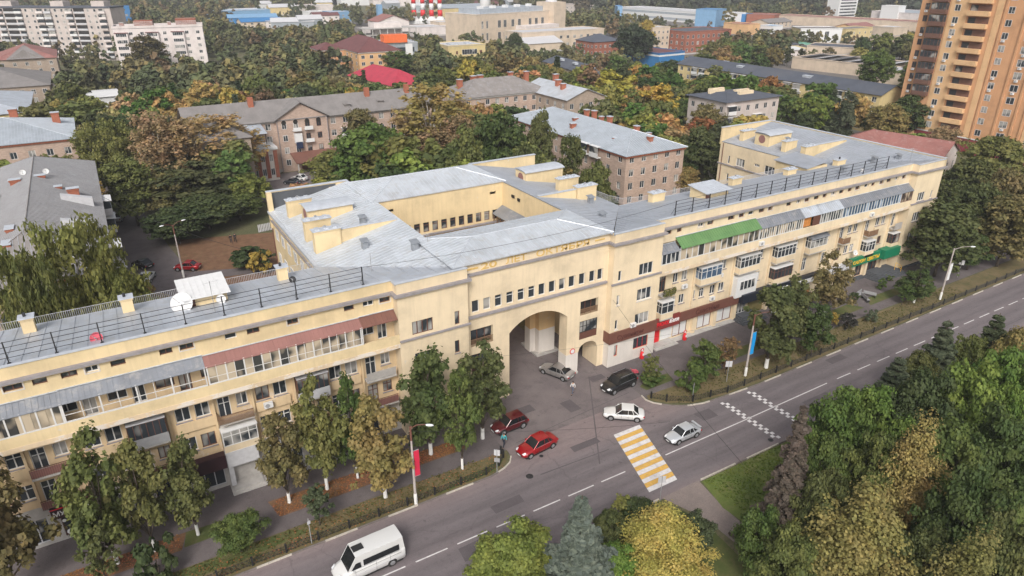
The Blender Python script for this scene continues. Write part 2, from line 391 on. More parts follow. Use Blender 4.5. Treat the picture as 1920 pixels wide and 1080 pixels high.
class Wall:
    """a wall plane: local x runs along it, local y goes inward, z up; rz turns it (0 = looks to -Y)"""
    def __init__(s, parent, ox, oy, rz=0.0, base=(0, 0)):
        s.p = parent; s.o = (ox, oy); s.rz = rz; s.c, s.s_ = math.cos(rz), math.sin(rz)
    def w(s, x, y, z): return (s.o[0]+x*s.c-y*s.s_, s.o[1]+x*s.s_+y*s.c, z)
    def box(s, b, x0, x1, y0, y1, z0, z1):
        P = [s.w(*q) for q in ((x0,y0,z0),(x1,y0,z0),(x1,y1,z0),(x0,y1,z0),(x0,y0,z1),(x1,y0,z1),(x1,y1,z1),(x0,y1,z1))]
        b._add(P, [(0,3,2,1),(4,5,6,7),(0,1,5,4),(1,2,6,5),(2,3,7,6),(3,0,4,7)])
    def plane(s, b, x0, x1, z0, z1, holes=(), y=0.0, depth=.22, ztop=None):
        """outer face with holes and their reveals"""
        xs = sorted({x0, x1, *[min(max(v, x0), x1) for h in holes for v in h[:2]]}); zs = sorted({z0, z1, *[min(max(v, z0), z1) for h in holes for v in h[2:4]]})
        def inh(x, z): return any(h[0] < x < h[1] and h[2] < z < h[3] for h in holes)
        for j in range(len(zs)-1):
            run = None
            for i in range(len(xs)-1):
                solid = not inh((xs[i]+xs[i+1])/2, (zs[j]+zs[j+1])/2)
                if solid:
                    if run is None: run = xs[i]
                if (not solid or i == len(xs)-2) and run is not None:
                    e = xs[i+1] if solid else xs[i]
                    b.quad(s.w(run, y, zs[j]), s.w(e, y, zs[j]), s.w(e, y, zs[j+1]), s.w(run, y, zs[j+1])); run = None
        for (a, c, e, f) in [h[:4] for h in holes]:
            b.quad(s.w(a, y, e), s.w(a, y+depth, e), s.w(a, y+depth, f), s.w(a, y, f)); b.quad(s.w(c, y, e), s.w(c, y, f), s.w(c, y+depth, f), s.w(c, y+depth, e))
            b.quad(s.w(a, y, e), s.w(c, y, e), s.w(c, y+depth, e), s.w(a, y+depth, e)); b.quad(s.w(a, y, f), s.w(a, y+depth, f), s.w(c, y+depth, f), s.w(c, y, f))
    def window(s, x0, x1, z0, z1, mull=1, transom=False, frame='frame', glass='glass', y=0.0, rec=.14, name='window', sill=None, label=None):
        fm, gm = win_meshes(x1-x0, z1-z0, mull, transom, frame, glass)
        pl = s.p.location if s.p.get('world_built') else Vector((0, 0, 0))
        q = s.w(x0, y+rec, z0); o = put(name, fm, s.p, (q[0]-pl[0], q[1]-pl[1], q[2]-pl[2]), s.rz)
        put('pane', gm, o)
        if label: o['label'] = label
        if sill:
            key = ('sill', round(x1-x0, 2), sill)
            if key not in _wc:
                b = MB(); b.box(-.08, x1-x0+.08, -rec-.10, -.045, -.10, -.003); _wc[key] = b.mesh('sill', M[sill])
            put('sill', _wc[key], o)
        return o

# ================================================================== THE LONG YELLOW BUILDING
YB = empty('apartment_building', (38, 70, 0), 'long pale yellow five-storey apartment building with a big arch, roof courtyard and grey metal roofs', 'apartment building', world=True)
P0 = YB.location
A = Wall(YB, 0, 0)          # world-aligned frame, looks to -Y
HO = dict(att=[], )
# ---- attic strip of both wings (small slit windows under the cornice)
att_l = [(-24.8,-23.8),(-22.9,-21.9),(-20.8,-19.8),(-17.6,-16.6),(-14,-13),(-10.75,-9.45),(-8.8,-7.8),(-6.85,-5.7),(-5.15,-4.2),(-3.3,-2.2),(.4,1.4),(2,3.1),(5.7,6.7),(7.6,8.7),(11.2,12.2),(16.6,17.6),(18.5,19.6),(20.2,21.3)]
att_r = [(57.4,58.5),(59.4,60.2),(63,64),(64.6,65.7),(68.3,69.5),(70.3,71.3),(72.1,73.2),(74.1,75.2),(75.9,76.8),(79.6,80.6),(81.7,82.6),(83.4,84.4),(85.4,86.5),(87.3,88.2),(89.2,90.2),(91,92),(93,93.9),(94.7,95.8),(96.9,97.9),(98.6,99.4),(100.6,101.6),(102.4,103.5),(104.5,105.4),(106.3,107.3)]
XL0, XL1, XT1, XC1, XR1, XE0, XE1 = -27.0, 21.6, 29.4, 48.1, 56.2, 108.6, 115.7
b = MB(); A.plane(b, XL0, XL1, 14.75, 17.9, [(a, c, 15.75, 16.3) for a, c in att_l], y=59.5, depth=.3); b.build('attic_wall', M['yellow'], YB)
b = MB(); A.plane(b, XR1, XE0, 14.75, 17.9, [(a, c, 15.75, 16.3) for a, c in att_r], y=59.5, depth=.3)
b.build('attic_wall', M['yellow_tower'], YB)
for i, (a, c) in enumerate(att_l+att_r):
    A.window(a, c, 15.75, 16.3, 1 if i % 3 else 0, frame='brownframe' if i % 4 else 'frame', glass='glass_dark', y=59.5, rec=.2, name='attic_window')
# pale surround of some attic windows
for i, (a, c) in enumerate(att_l+att_r):
    if i % 3 == 2:
        b = MB()
        b.box(a-.1, c+.1, 59.47, 59.497, 15.65, 15.75); b.box(a-.1, a, 59.47, 59.497, 15.75, 16.38); b.box(c, c+.1, 59.47, 59.497, 15.75, 16.38)
        b.build('window_surround', M['white_stucco'], YB)
# ---- two main residential rows on the set-back wall
def bay_pattern_left():
    L = []
    for k in range(-3, 4):
        s = .4+7.2*k
        L.append(('pair', s)); L.append(('log', s+3.55) if k % 2 else ('bal', s+3.5))
    return L
YW = 59.9; YBAY = 59.55
wallA, wallB = [], []     # holes
items = []
left_pairs = [-21.3, -14.0, -6.8, .4, 7.4, 14.5]
for s in left_pairs:
    for (a, c) in ((s, s+1.25), (s+1.65, s+2.9)):
        items.append(('w', a, c, 8.45, 9.9, 'A')); items.append(('w', a, c, 5.1, 6.6, 'B'))
hA = []; hB = []
for it in items: (hA if it[5] == 'A' else hB).append(it[1:5])
# balcony zones left (x0,x1,kindA,kindB)
zones = [(-18.1,-14.4,'box_d','box_d'),(-10.9,-7.4,'open_door','open_door'),(-3.5,-.4,'loggia_grey','open_door'),(3.75,6.9,'open_slat','box_white'),(11.1,14.2,'loggia_dark','open_door'),(18.0,21.2,'open_white','open_door')]
for z in zones:
    x0, x1 = z[0], z[1]
    for row, zz in (('A', 7.55), ('B', 4.25)):
        H = hA if row == 'A' else hB
        H.append((x0+.25, x0+1.35, zz+.12, zz+2.3)); H.append((x0+1.9, x0+2.9, zz+1.0, zz+2.3))
# right wing windows from the photograph
rA = [(60.0,60.9),(61.5,62.5),(68.7,69.7),(75.9,77.0),(83.2,84.3),(90.2,91.2),(95.8,96.8),(97.2,98.2),(102.7,103.8),(104.2,105.3)]
rB = [(60.1,60.8),(61.4,62.4),(63.8,64.4),(65.1,66.0),(67.1,68.1),(68.7,69.8),(76.0,76.9),(83.3,84.1),(90.2,91.2),(95.8,96.8),(97.2,98.2),(104.2,105.2)]
for a, c in rA: hA.append((a, c, 8.5, 9.85))
for a, c in rB: hB.append((a, c, 5.15, 6.5))
rz_ = [(57.5,59.6,'open_plants','box_white'),(64.0,67.8,'box_blue',None),(71.3,75.2,'box_white','white_panel'),(78.7,82.6,'box_white','box_brown'),(85.8,89.6,'box_awning','door'),(93.6,95.3,'open_rust','door'),(99.9,102.2,'open_small','box_white'),(106.6,108.55,'open_white','box_brown')]
for x0, x1, ka, kb in rz_:
    if ka: hA.append((x0+.2, x0+1.25, 7.67, 9.85))
    if kb and kb != 'white_panel': hB.append((x0+.2, x0+1.25, 4.4, 6.5))
# merge walls: lower (0-4.1 shops built separately)
b = MB()
A.plane(b, XL0, XL1, 4.1, 7.4, hB_l := [h for h in hB if h[0] < 25], y=YW); A.plane(b, XL0, XL1, 7.4, 11.3, [h for h in hA if h[0] < 25], y=YW)
A.plane(b, XL0, XL1, 11.3, 14.9, gl_l := [(x, x+(1.0 if i % 2 else 1.5), 11.6 if i % 2 else 12.4, 13.9) for i, x in enumerate(np.arange(XL0+.6, XL1-1.6, 1.85).tolist())], y=YW)
b.build('facade_wall', M['peach'], YB)
b = MB()
A.plane(b, XR1, XE0, 4.1, 7.4, [h for h in hB if h[0] > 25], y=YW); A.plane(b, XR1, XE0, 7.4, 11.3, [h for h in hA if h[0] > 25], y=YW)
A.plane(b, XR1, XE0, 11.3, 14.9, gl_r := [(x, x+(1.0 if i % 2 else 1.5), 11.6 if i % 2 else 12.4, 13.9) for i, x in enumerate(np.arange(XR1+.6, XE0-1.6, 1.85).tolist())], y=YW)
b.build('facade_wall', M['yellow_tower'], YB)
rnd = random.Random(3)
for H in (hA, hB):
    for (a, c, e, f) in H:
        w = c-a
        if f-e > 1.8:
            A.window(a, c, e, f, 0 if w < .8 else 1, True, y=YW, frame=rnd.choice(['frame', 'frame', 'brownframe']), name='balcony_door')
        else:
            A.window(a, c, e, f, 1, rnd.random() < .3, y=YW, sill='cornice', frame='frame' if rnd.random() < .85 else 'brownframe')
for (a, c, e, f) in gl_l+gl_r:
    A.window(a, c, e, f, 1, True, y=YW, frame=rnd.choice(['frame', 'frame', 'brownframe']), name='gallery_door' if e < 12 else 'window')
# bays: shallow projections carrying the upper window pairs, with lintel strips
for s in left_pairs+[60.0, 95.6, 102.6]:
    b = MB(); w = 3.1 if s < 50 else 2.9
    b.box(s-.12, s+w, YBAY+.12, YW-.003, 7.35, 8.33); b.box(s-.12, s+w, YW-.12, YW-.004, 10.0, 10.2)
    b.each('bay_apron', M['peach'] if s < 50 else M['yellow_tower'], YB)
# pilaster strips between the bays
b = MB()
for x in [-18.25,-14.3,-11.05,-7.25,-3.65,-.2,3.6,7.05,10.95,14.3,17.85]: b.box(x-.1, x+.1, YW-.25, YW-.005, 4.2, 11.3)
b.each('pilaster', M['peach'], YB)
b = MB()
for x in [63.7,68.05,71.1,75.5,78.5,82.9,85.6,89.9,93.4,99.6,106.4]: b.box(x-.1, x+.1, YW-.25, YW-.005, 4.2, 11.3)
b.each('pilaster', M['yellow_tower'], YB)

# ---- balconies
def rail(b, x0, x1, y, z0, h, step=.14, t=.02):
    b.box(x0, x1, y-.03, y+.03, z0+h-.04, z0+h); x = x0
    while x < x1: b.box(x, x+t, y-t/2, y+t/2, z0, z0+h-.04); x += step
def balcony(x0, x1, z, kind, out=1.05):
    """slab on the wall plus its parapet, glazing or roof"""
    mat = {'open_slat': 'wood', 'open_rust': 'wood', 'open_small': 'wood', 'open_plants': 'wood'}.get(kind, 'peach' if x0 < 25 else 'yellow_tower')
    yo = YW-out
    r = MB(); r.box(x0, x1, yo, YW-.006, z-.16, z)
    o = r.build('balcony', M['concrete'], YB)
    q = MB()
    def bl(mb, nme, mt): return mb.build(nme, mt, o, off=P0)
    if kind.startswith('open_door') or kind == 'open_white':
        if kind == 'open_white': rail(q, x0, x1, yo+.05, z, .95, .12, .03); q.box(x0+.05, x1-.05, yo+.07, yo+.09, z+.04, z+.85); bl(q, 'railing', M['concrete'])
        else: rail(q, x0, x1, yo+.05, z, .95, .16); bl(q, 'railing', M['brownframe']); r = MB(); r.box(x0, x1, yo+.08, yo+.1, z+.05, z+.8); bl(r, 'parapet_panel', M['awn_red'])
    elif kind in ('open_slat', 'open_rust', 'open_small'):
        x = x0
        while x < x1-.04: q.box(x, x+.055, yo+.0, yo+.03, z-.05, z+.9); x += .09
        q.box(x0, x1, yo+.032, yo+.08, z+.8, z+.88); q.box(x0, x0+.03, yo+.09, YW-.01, z, z+.9)
        bl(q, 'slat_railing', M['wood'])
    elif kind == 'open_plants':
        rail(q, x0, x1, yo+.05, z, .95, .12); bl(q, 'railing', M['black'])
        r = MB()
        for i in range(140):
            cx, cy, cz = rnd.uniform(x0, x1), yo-.1+rnd.uniform(-.12, .12), z+rnd.uniform(.0, .95); s_ = .09
            r.quad((cx-s_, cy, cz-s_), (cx+s_, cy+rnd.uniform(-.1, .1), cz-s_*.6), (cx+s_, cy, cz+s_), (cx-s_, cy+rnd.uniform(-.1, .1), cz+s_))
        pl = bl(r, 'balcony_plants', M['leaf']); pl.color = (.10, .10, .03, 1); pl['kind'] = 'stuff'
    elif kind.startswith('loggia'):
        d = .0
        q.box(x0, x1, yo, yo+.06, z, z+.95); bl(q, 'parapet', M['grey' if 'grey' in kind else 'lgrey'])
        r = MB(); r.box(x0, x1, yo-.1, YW-.01, z+2.55, z+2.62); bl(r, 'balcony_roof', M['lgrey'])
        r = MB(); r.box(x0+.02, x0+.06, yo+.02, YW-.01, z+.95, z+2.5); r.box(x1-.06, x1-.02, yo+.02, YW-.01, z+.95, z+2.5); r.box(x0, x1, yo+.02, yo+.06, z+2.42, z+2.5)
        for k in range(1, 6): x = x0+(x1-x0)*k/6; r.box(x-.03, x+.03, yo+.02, yo+.05, z+.95, z+2.42)
        bl(r, 'balcony_frame', M['brownframe'])
        r = MB(); r.box(x0+.08, x1-.08, yo+.028, yo+.036, z+.97, z+2.4); bl(r, 'pane', M['glass_dark'])
    else:   # glazed box
        fr = M['brownframe'] if 'brown' in kind or kind == 'box_d' else M['frame']
        gl = M['glass_blue'] if 'blue' in kind else (M['glass_dark'] if 'brown' in kind or kind == 'box_d' else M['glass'])
        z1 = z+2.45; zp = z+.85
        q.box(x0, x1, yo, yo+.06, z+.005, zp); q.box(x0, x0+.06, yo+.065, YW-.01, z+.005, zp); q.box(x1-.06, x1, yo+.065, YW-.01, z+.005, zp)
        bl(q, 'parapet', M['awn_red'] if kind == 'box_d' else M['yellow_tower'])
        r = MB(); r.box(x0-.06, x1+.06, yo-.08, YW-.01, z1, z1+.07); bl(r, 'balcony_roof', M['white' if 'awning' not in kind else 'awn_grey'])
        if 'awning' in kind:
            r = MB(); r.slab([(x0-.1, yo-.25, z1-.15), (x1+.1, yo-.25, z1-.15), (x1+.1, YW-.02, z1+.55), (x0-.1, YW-.02, z1+.55)], .04); bl(r, 'awning', M['awn_grey'])
        r = MB(); n = max(2, round((x1-x0)/.85))
        r.box(x0, x1, yo-.01, yo+.06, zp, zp+.08); r.box(x0, x1, yo-.01, yo+.06, z1-.09, z1-.002)
        for k in range(n+1):
            x = x0+(x1-x0-.08)*k/n; r.box(x, x+.08, yo-.02, yo+.05, zp+.08, z1-.09)
        tz = z1-.55
        for k in range(n):
            xa = x0+(x1-x0-.08)*k/n+.081; xb = x0+(x1-x0-.08)*(k+1)/n-.001; r.box(xa, xb, yo-.005, yo+.045, tz, tz+.06)
        for xx in (x0, x1-.06): r.box(xx+.002, xx+.058, yo+.062, YW-.012, zp, zp+.08); r.box(xx+.002, xx+.058, yo+.062, YW-.012, z1-.09, z1-.003); r.box(xx+.002, xx+.058, yo+.5, yo+.56, zp+.08, z1-.09); r.box(xx+.002, xx+.058, yo+.062, yo+.49, tz, tz+.06); r.box(xx+.002, xx+.058, yo+.57, YW-.012, tz, tz+.06)
        bl(r, 'balcony_frame', fr)
        r = MB(); r.box(x0+.02, x1-.02, yo+.02, yo+.03, zp+.02, z1-.03); r.box(x0+.025, x0+.032, yo+.04, YW-.02, zp+.02, z1-.03); r.box(x1-.032, x1-.025, yo+.04, YW-.02, zp+.02, z1-.03)
        bl(r, 'pane', gl)
    return o
for x0, x1, ka, kb in zones: balcony(x0, x1, 7.55, ka, .95); balcony(x0, x1, 4.25, kb, .95)
for x0, x1, ka, kb in rz_:
    if ka: balcony(x0, x1, 7.55, ka)
    if kb == 'white_panel':
        r = MB(); r.box(x0-.1, x1+.1, YW-1.0, YW-.01, 3.9, 6.95); o = r.build('enclosed_balcony', M['white'], YB)
        o2 = A.window(x0+.55, x1-.35, 4.95, 6.35, 3, y=YW-1.0, rec=-.03)
    elif kb == 'box_brown': balcony(x0, x1, 4.25, kb)
    elif kb == 'box_white': balcony(x0, x1, 4.15, kb)

# ---- top-floor gallery: apron, glazing posts, sloping awnings
YG = 58.45
def gallery(x0, x1, frame, step, awn, top=14.15, glass='gallery_glass', apron=True, dbl=False, open_=False, extra=.15, yellow=True, wallz=15.0):
    g = MB()
    if frame: 
        g.box(x0, x1, YG-.03, YG+.07, 12.3, 12.42)
        x = x0; i = 0
        while x < x1-.05:
            wd = .12 if (not dbl or i % 2 == 0) else .05
            g.box(x, min(x+wd, x1), YG-.02, YG+.05, 12.42, top); x += step; i += 1
        g.box(x1-.1, x1, YG-.025, YG+.055, 12.42, top)
        if dbl: g.box(x0, x1, YG-.015, YG+.045, 13.0, 13.04)
        g.build('gallery_glazing', M[frame], YB)
        if not open_:
            n = max(1, int(round((x1-x0)/step)))
            for k in range(n):
                p = MB(); p.box(x0+k*(x1-x0)/n+.01, x0+(k+1)*(x1-x0)/n-.01, YG+.01, YG+.02, 12.4, top-.01); p.build('pane', M[glass], YB)
    if awn:
        r = MB(); r.slab([(x0-.05, YG-extra, top-.05), (x1+.05, YG-extra, top-.05), (x1+.05, 59.49, wallz), (x0-.05, 59.49, wallz)], .05)
        o = r.build('awning', M[awn], YB)
        r = MB(); x = x0+.1
        while x < x1:
            d = (wallz-top+.05)
            r._add([(x, YG-extra, top-.048), (x+.03, YG-extra, top-.048), (x+.03, 59.48, wallz+.002), (x, 59.48, wallz+.002), (x, YG-extra, top-.02), (x+.03, YG-extra, top-.02), (x+.03, 59.48, wallz+.03), (x, 59.48, wallz+.03)], [(0,3,2,1),(4,5,6,7),(0,1,5,4),(1,2,6,5),(2,3,7,6),(3,0,4,7)]); x += .42
        q = r.build('awning_rib', M[awn], o, off=P0); q['kind'] = 'stuff'
        r = MB(); r.box(x0-.05, x1+.05, 59.38, 59.488, wallz+.035, wallz+.10); r.build('flashing', M['capmetal'], YB)
for (x0, x1) in ((XL0, XL1), (XR1, XE0)):
    b = MB(); b.box(x0, x1-.004, 58.6, YW-.004, 11.2, 11.4); b.build('gallery_floor', M['concrete'], YB)
    b = MB(); b.box(x0, x1-.003, YG-.02, YG+.13, 11.3, 12.3); b.build('gallery_apron', M['yellow' if x0 < 0 else 'yellow_tower'], YB)
    b = MB(); b.box(x0, x1-.003, YG-.05, YG+.2, 10.85, 11.3); b.build('gallery_ledge', M['yellow_worn'], YB)
gallery(XL0, -7.4, 'frame', 1.05, 'awn_grey', glass='gallery_glass', wallz=14.8, extra=.08)
gallery(-7.4, 3.5, 'frame', 1.35, 'awn_grey', open_=True, dbl=True, wallz=14.85, extra=.06)
gallery(3.6, 17.9, 'frame', .78, 'awn_red', dbl=True, wallz=14.75, extra=.04)
gallery(17.95, 21.5, None, 1, 'awn_brown', extra=.05, wallz=14.8)
gallery(56.3, 59.2, 'frame', .72, 'awn_grey', glass='glass', top=13.85, wallz=14.55)
gallery(59.3, 73.6, 'frame', 1.02, 'awn_green', dbl=False, top=14.15, extra=.35, wallz=15.15)
gallery(73.7, 82.6, 'frame', .46, 'awn_grey', glass='gallery_glass', top=13.95, wallz=14.95)
gallery(82.65, 86.3, None, 1, 'awn_silver', top=13.95, wallz=14.9)
gallery(86.3, 91.2, 'frame', .55, 'awn_silver', glass='glass', top=13.95, wallz=14.9)
gallery(91.3, 105.6, 'frame', .68, 'awn_grey', glass='glass_blue', top=13.95, wallz=14.85)
gallery(105.7, 108.5, 'brownframe', .75, 'awn_grey', glass='gallery_glass', top=13.95, wallz=14.8)
b = MB(); b.box(83.0, 84.6, YG+.3, YW-.1, 12.3, 13.9); b.build('wood_partition', M['orange_wood'], YB); b = MB(); b.box(84.7, 86.2, YG+.02, YG+.1, 12.3, 13.9); b.build('brown_panel', M['brownframe'], YB)

# ---- towers, centre section and end block: walls with openings
def tower(x0, x1, y0, holes, name='tower_wall', mat='yellow_tower', zt=17.9, side_l=None, side_r=None):
    b = MB(); A.plane(b, x0, x1, 0, zt, holes, y=y0)
    if side_l is not None: b.quad((x0, side_l, 0), (x0, y0, 0), (x0, y0, zt), (x0, side_l, zt))
    if side_r is not None: b.quad((x1, y0, 0), (x1, side_r, 0), (x1, side_r, zt), (x1, y0, zt))
    b.build(name, M[mat], YB)
LT = [(23.0,25.3,11.9,13.4),(27.8,28.35,11.8,13.35),(23.1,25.4,8.1,9.7),(27.7,28.25,8.4,9.9),(23.1,25.4,4.9,6.4),(27.7,28.25,5.0,6.4)]
tower(XL1, XT1, 58.4, LT, side_l=59.9, side_r=59.4)
for i, h in enumerate(LT):
    wide = h[1]-h[0] > 1; A.window(*h, 3 if wide else 0, y=58.4, frame='brownframe' if i in (0, 1, 3, 5) else 'frame', sill='cornice' if i not in (0, 1) else None)
RT = [(49.5,50.0,11.75,13.1),(52.7,54.9,11.75,13.3),(49.5,49.95,8.55,9.9),(52.7,55.0,8.3,9.9),(49.5,49.95,5.2,6.5),(52.65,54.95,4.95,6.5),(49.6,50.15,1.35,2.95),(52.7,55.15,1.45,3.05)]
tower(XC1+.6, XR1, 58.4, RT, side_l=59.4, side_r=59.9)
for i, h in enumerate(RT):
    wide = h[1]-h[0] > 1; A.window(*h, 2 if wide else 0, y=58.4, frame='redframe' if i > 5 else 'frame', sill='white_stucco' if i in (2, 3, 4, 5) else None)
b = MB(); b.box(XC1+.55, XR1+.02, 58.34, 58.397, 0, 1.3)
b = MB(); A.plane(b, XC1+.59, XR1+.02, .02, 3.42, [h for h in RT if h[3] < 4], y=58.36, depth=.03); b.quad((XC1+.59, 59.4, .02), (XC1+.59, 58.36, .02), (XC1+.59, 58.36, 3.42), (XC1+.59, 59.4, 3.42)); b.build('whitewashed_base', M['white_stucco'], YB)
ET = [(110.1,112.0,11.75,13.2),(110.1,112.0,8.3,9.85),(110.1,112.0,4.95,6.45),(110.1,112.0,1.75,3.2),(113.7,114.2,11.75,13.1),(113.7,114.2,8.4,9.7),(113.7,114.2,5.1,6.4)]
tower(XE0, XE1, 58.4, ET, side_l=59.9)
for h in ET: A.window(*h, 2 if h[1]-h[0] > 1 else 0, y=58.4, sill='cornice')
# centre over the arch
AX0, AX1 = 35.0, 43.0; ZS, ZC = 8.3, 9.95
cw = [(30.35,31.25),(31.75,32.65),(33.2,34.1),(34.65,35.55),(36.1,37.0),(37.5,38.4),(38.85,39.75),(40.25,41.15),(41.65,42.5),(43.0,43.9),(44.45,45.35),(45.95,46.8),(47.15,47.95)]
YC = 59.4
b = MB(); A.plane(b, XT1, XC1+.6, 11.5, 17.75, [(a, c, 12.05, 13.5) for a, c in cw], y=YC, depth=.3)
logg = [(30.1,32.9,7.9,10.0),(30.1,32.9,4.4,6.9),(44.85,47.5,7.9,9.8),(44.85,47.5,4.6,7.1)]
lh = [h for h in logg]
A.plane(b, XT1, AX0, 0, 11.5, lh[:2], y=YC, depth=.5); A.plane(b, 44.75, XC1+.6, 4.15, 11.5, lh[2:], y=YC, depth=.5)
A.plane(b, 47.75, XC1+.6, 0, 4.15, [], y=YC)
A.plane(b, AX1, 44.75, 3.0, 11.5, [], y=YC)
# arch head: segmental
N = 18
def arch_z(x): 
    m = (AX0+AX1)/2; h = (AX1-AX0)/2; rise = ZC-ZS; R = (h*h+rise*rise)/(2*rise); return ZC-R+math.sqrt(max(0, R*R-(x-m)**2))
for i in range(N):
    xa = AX0+(AX1-AX0)*i/N; xb = AX0+(AX1-AX0)*(i+1)/N
    b.quad((xa, YC, arch_z(xa)), (xb, YC, arch_z(xb)), (xb, YC, 11.5), (xa, YC, 11.5))
    b.quad((xa, YC, arch_z(xa)), (xa, YC+1.9, arch_z(xa)), (xb, YC+1.9, arch_z(xb)), (xb, YC, arch_z(xb)))
b.quad((AX0, YC, 0), (AX0, YC+9.3, 0), (AX0, YC+9.3, arch_z(AX0)), (AX0, YC, arch_z(AX0)))
def sarch(x): m, h = 46.25, 1.5; return 2.75+1.3*math.sqrt(max(0, 1-((x-m)/h)**2))
for i in range(12):
    xa = 44.75+3*i/12; xb = 44.75+3*(i+1)/12
    b.quad((xa, YC, sarch(xa)), (xb, YC, sarch(xb)), (xb, YC, 4.15), (xa, YC, 4.15)); b.quad((xa, YC, sarch(xa)), (xa, YC+1.2, sarch(xa)), (xb, YC+1.2, sarch(xb)), (xb, YC, sarch(xb)))
b.build('arch_wall', M['yellow_tower'], YB)
b = MB(); b.box(AX1, 44.75, YC+.004, YC+1.6, 2.95, 9.2); b.box(47.75, 48.2, YC+.01, YC+3, 0, 4.1); b.each('arch_pier', M['yellow_tower'], YB)
b = MB(); b.box(AX1-.02, 44.77, YC-.03, YC+1.6, .25, 2.94); b.build('pier_base', M['white_stucco'], YB)
b = MB(); b.box(AX1-.12, 44.87, YC-.14, YC+1.7, 0, .25); b.box(42.5, 45.9, 65.1, 69.1, 0, .25); b.build('plinth', M['concrete'], YB)
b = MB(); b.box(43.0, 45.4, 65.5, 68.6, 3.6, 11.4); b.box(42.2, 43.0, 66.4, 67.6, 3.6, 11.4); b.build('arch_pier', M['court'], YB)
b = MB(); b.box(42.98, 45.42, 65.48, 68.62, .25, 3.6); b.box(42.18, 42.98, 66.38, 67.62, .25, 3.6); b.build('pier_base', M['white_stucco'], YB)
for i, (a, c) in enumerate(cw):
    A.window(a, c, 12.05, 13.5, 0, i in (3, 4, 5, 2), y=YC, rec=.2, glass='glass_dark' if i not in (1, 12) else 'glass')
# passage ceiling and bridge floor
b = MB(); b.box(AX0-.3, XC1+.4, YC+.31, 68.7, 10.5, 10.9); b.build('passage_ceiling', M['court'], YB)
# loggias in the centre
for i, (a, c, e, f) in enumerate(logg):
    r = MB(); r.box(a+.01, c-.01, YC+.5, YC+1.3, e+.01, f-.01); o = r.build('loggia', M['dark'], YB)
    q = MB(); rail(q, a, c, YC+.06, e, .85, .1, .035); q.build('railing', M['wood'] if i % 2 == 0 else M['brownframe'], o, off=P0)
    if i == 3:
        q = MB(); q.box(a, c, YC+.03, YC+.08, e+.95, e+1.02); q.box(a, c, YC+.03, YC+.08, f-.08, f-.005); q.box(a, c, YC+.03, YC+.08, e+1.75, e+1.8)
        for k in range(6): x = a+(c-a-.06)*k/5; q.box(x, x+.06, YC+.02, YC+.09, e+1.02, f-.08)
        q.build('loggia_frame', M['black'], o, off=P0); q = MB(); q.box(a+.05, c-.05, YC+.1, YC+.11, e+1.0, f-.06); q.build('pane', M['glass'], o, off=P0)
        q = MB(); q.box(a, c, YC+.02, YC+.05, e+.02, e+.94); q.build('parapet', M['brownframe'], o, off=P0)
    else:
        q = MB()
        for k in range(1, 3): x = a+(c-a)*k/3; q.box(x-.04, x+.04, YC+.3, YC+.36, e+.01, f-.01)
        q.build('loggia_frame', M['brownframe'], o, off=P0)
        if i < 2: q = MB(); q.box(a+.02, c-.02, YC+.42, YC+.43, e+.9, f-.02); q.build('pane', M['glass_dark'], o, off=P0)
# ---- cornices and ledges
b = MB()
def ledge(b, x0, x1, y, z0, z1, out=.35): b.box(x0, x1, y-out, y-.003, z0, z1)
def cornice(b, z0, z1, out=.35):
    ledge(b, XL0, XL1-.36, 59.5, z0, z1, out); ledge(b, XL1-.35, XT1+.35, 58.4, z0, z1, out); b.box(XL1-.35, XL1-.003, 58.41, 59.49, z0, z1)
    b.box(XT1+.003, XT1+.35, 58.41, 59.39, z0, z1)
    ledge(b, XT1+.36, XC1+.24, YC, z0, z1, out*.7); ledge(b, XC1+.25, XR1+.35, 58.4, z0, z1, out); b.box(XC1+.25, XC1+.597, 58.41, 59.39, z0, z1); b.box(XR1+.003, XR1+.35, 58.41, 59.49, z0, z1)
    ledge(b, XR1+.36, XE0-.36, 59.5, z0, z1, out); ledge(b, XE0-.35, XE1+.35, 58.4, z0, z1, out); b.box(XE0-.35, XE0-.003, 58.41, 59.49, z0, z1)
cornice(b, 16.52, 16.8)
b.build('cornice', M['cornice'], YB)
b = MB(); ledge(b, XL1, XT1+.2, 58.4, 11.45, 11.65, .2); ledge(b, XT1+.21, XC1+.38, YC, 11.52, 11.78, .3); ledge(b, XC1+.39, XR1+.1, 58.4, 11.4, 11.6, .2); ledge(b, XE0, XE1+.1, 58.4, 11.4, 11.6, .2)
b.each('string_course', M['cornice'], YB)
b = MB()
for x0, x1, y in ((XL0, XL1-.02, 59.5), (XL1-.06, XT1+.06, 58.4), (XC1+.54, XR1+.06, 58.4), (XR1+.08, XE0-.08, 59.5), (XE0-.06, XE1+.06, 58.4)): b.box(x0, x1, y-.07, y+.3, 17.9, 17.97)
b.each('parapet_cap', M['capmetal'], YB)
# inscription on the parapet: 20 ЛЕТ ОКТЯБРЯ between two bars
for t, xc, w in (('20', 32.5, 1.9), ('ЛЕТ', 35.9, 2.6), ('ОКТЯБРЯ', 42.1, 7.2)):
    o = put_text(t, 1.0, M['text_ochre'], YB, (xc-P0[0], YC-.02-P0[1], 16.93), width=w)
b = MB(); b.box(29.9, 31.2, YC-.045, YC-.003, 17.15, 17.35); b.box(46.5, 47.9, YC-.045, YC-.003, 17.15, 17.35); b.each('inscription_bar', M['text_ochre'], YB)
# round sign on the pier
b = MB(); b.lathe((43.9, YC-.035, 3.35), [(.38, 0), (.38, -.03)], 20, 'y'); o = b.build('round_sign', M['red'], YB); b = MB(); b.lathe((43.9, YC-.07, 3.35), [(.28, 0), (.28, -.015)], 20, 'y'); b.build('sign_face', M['white'], o, off=P0)
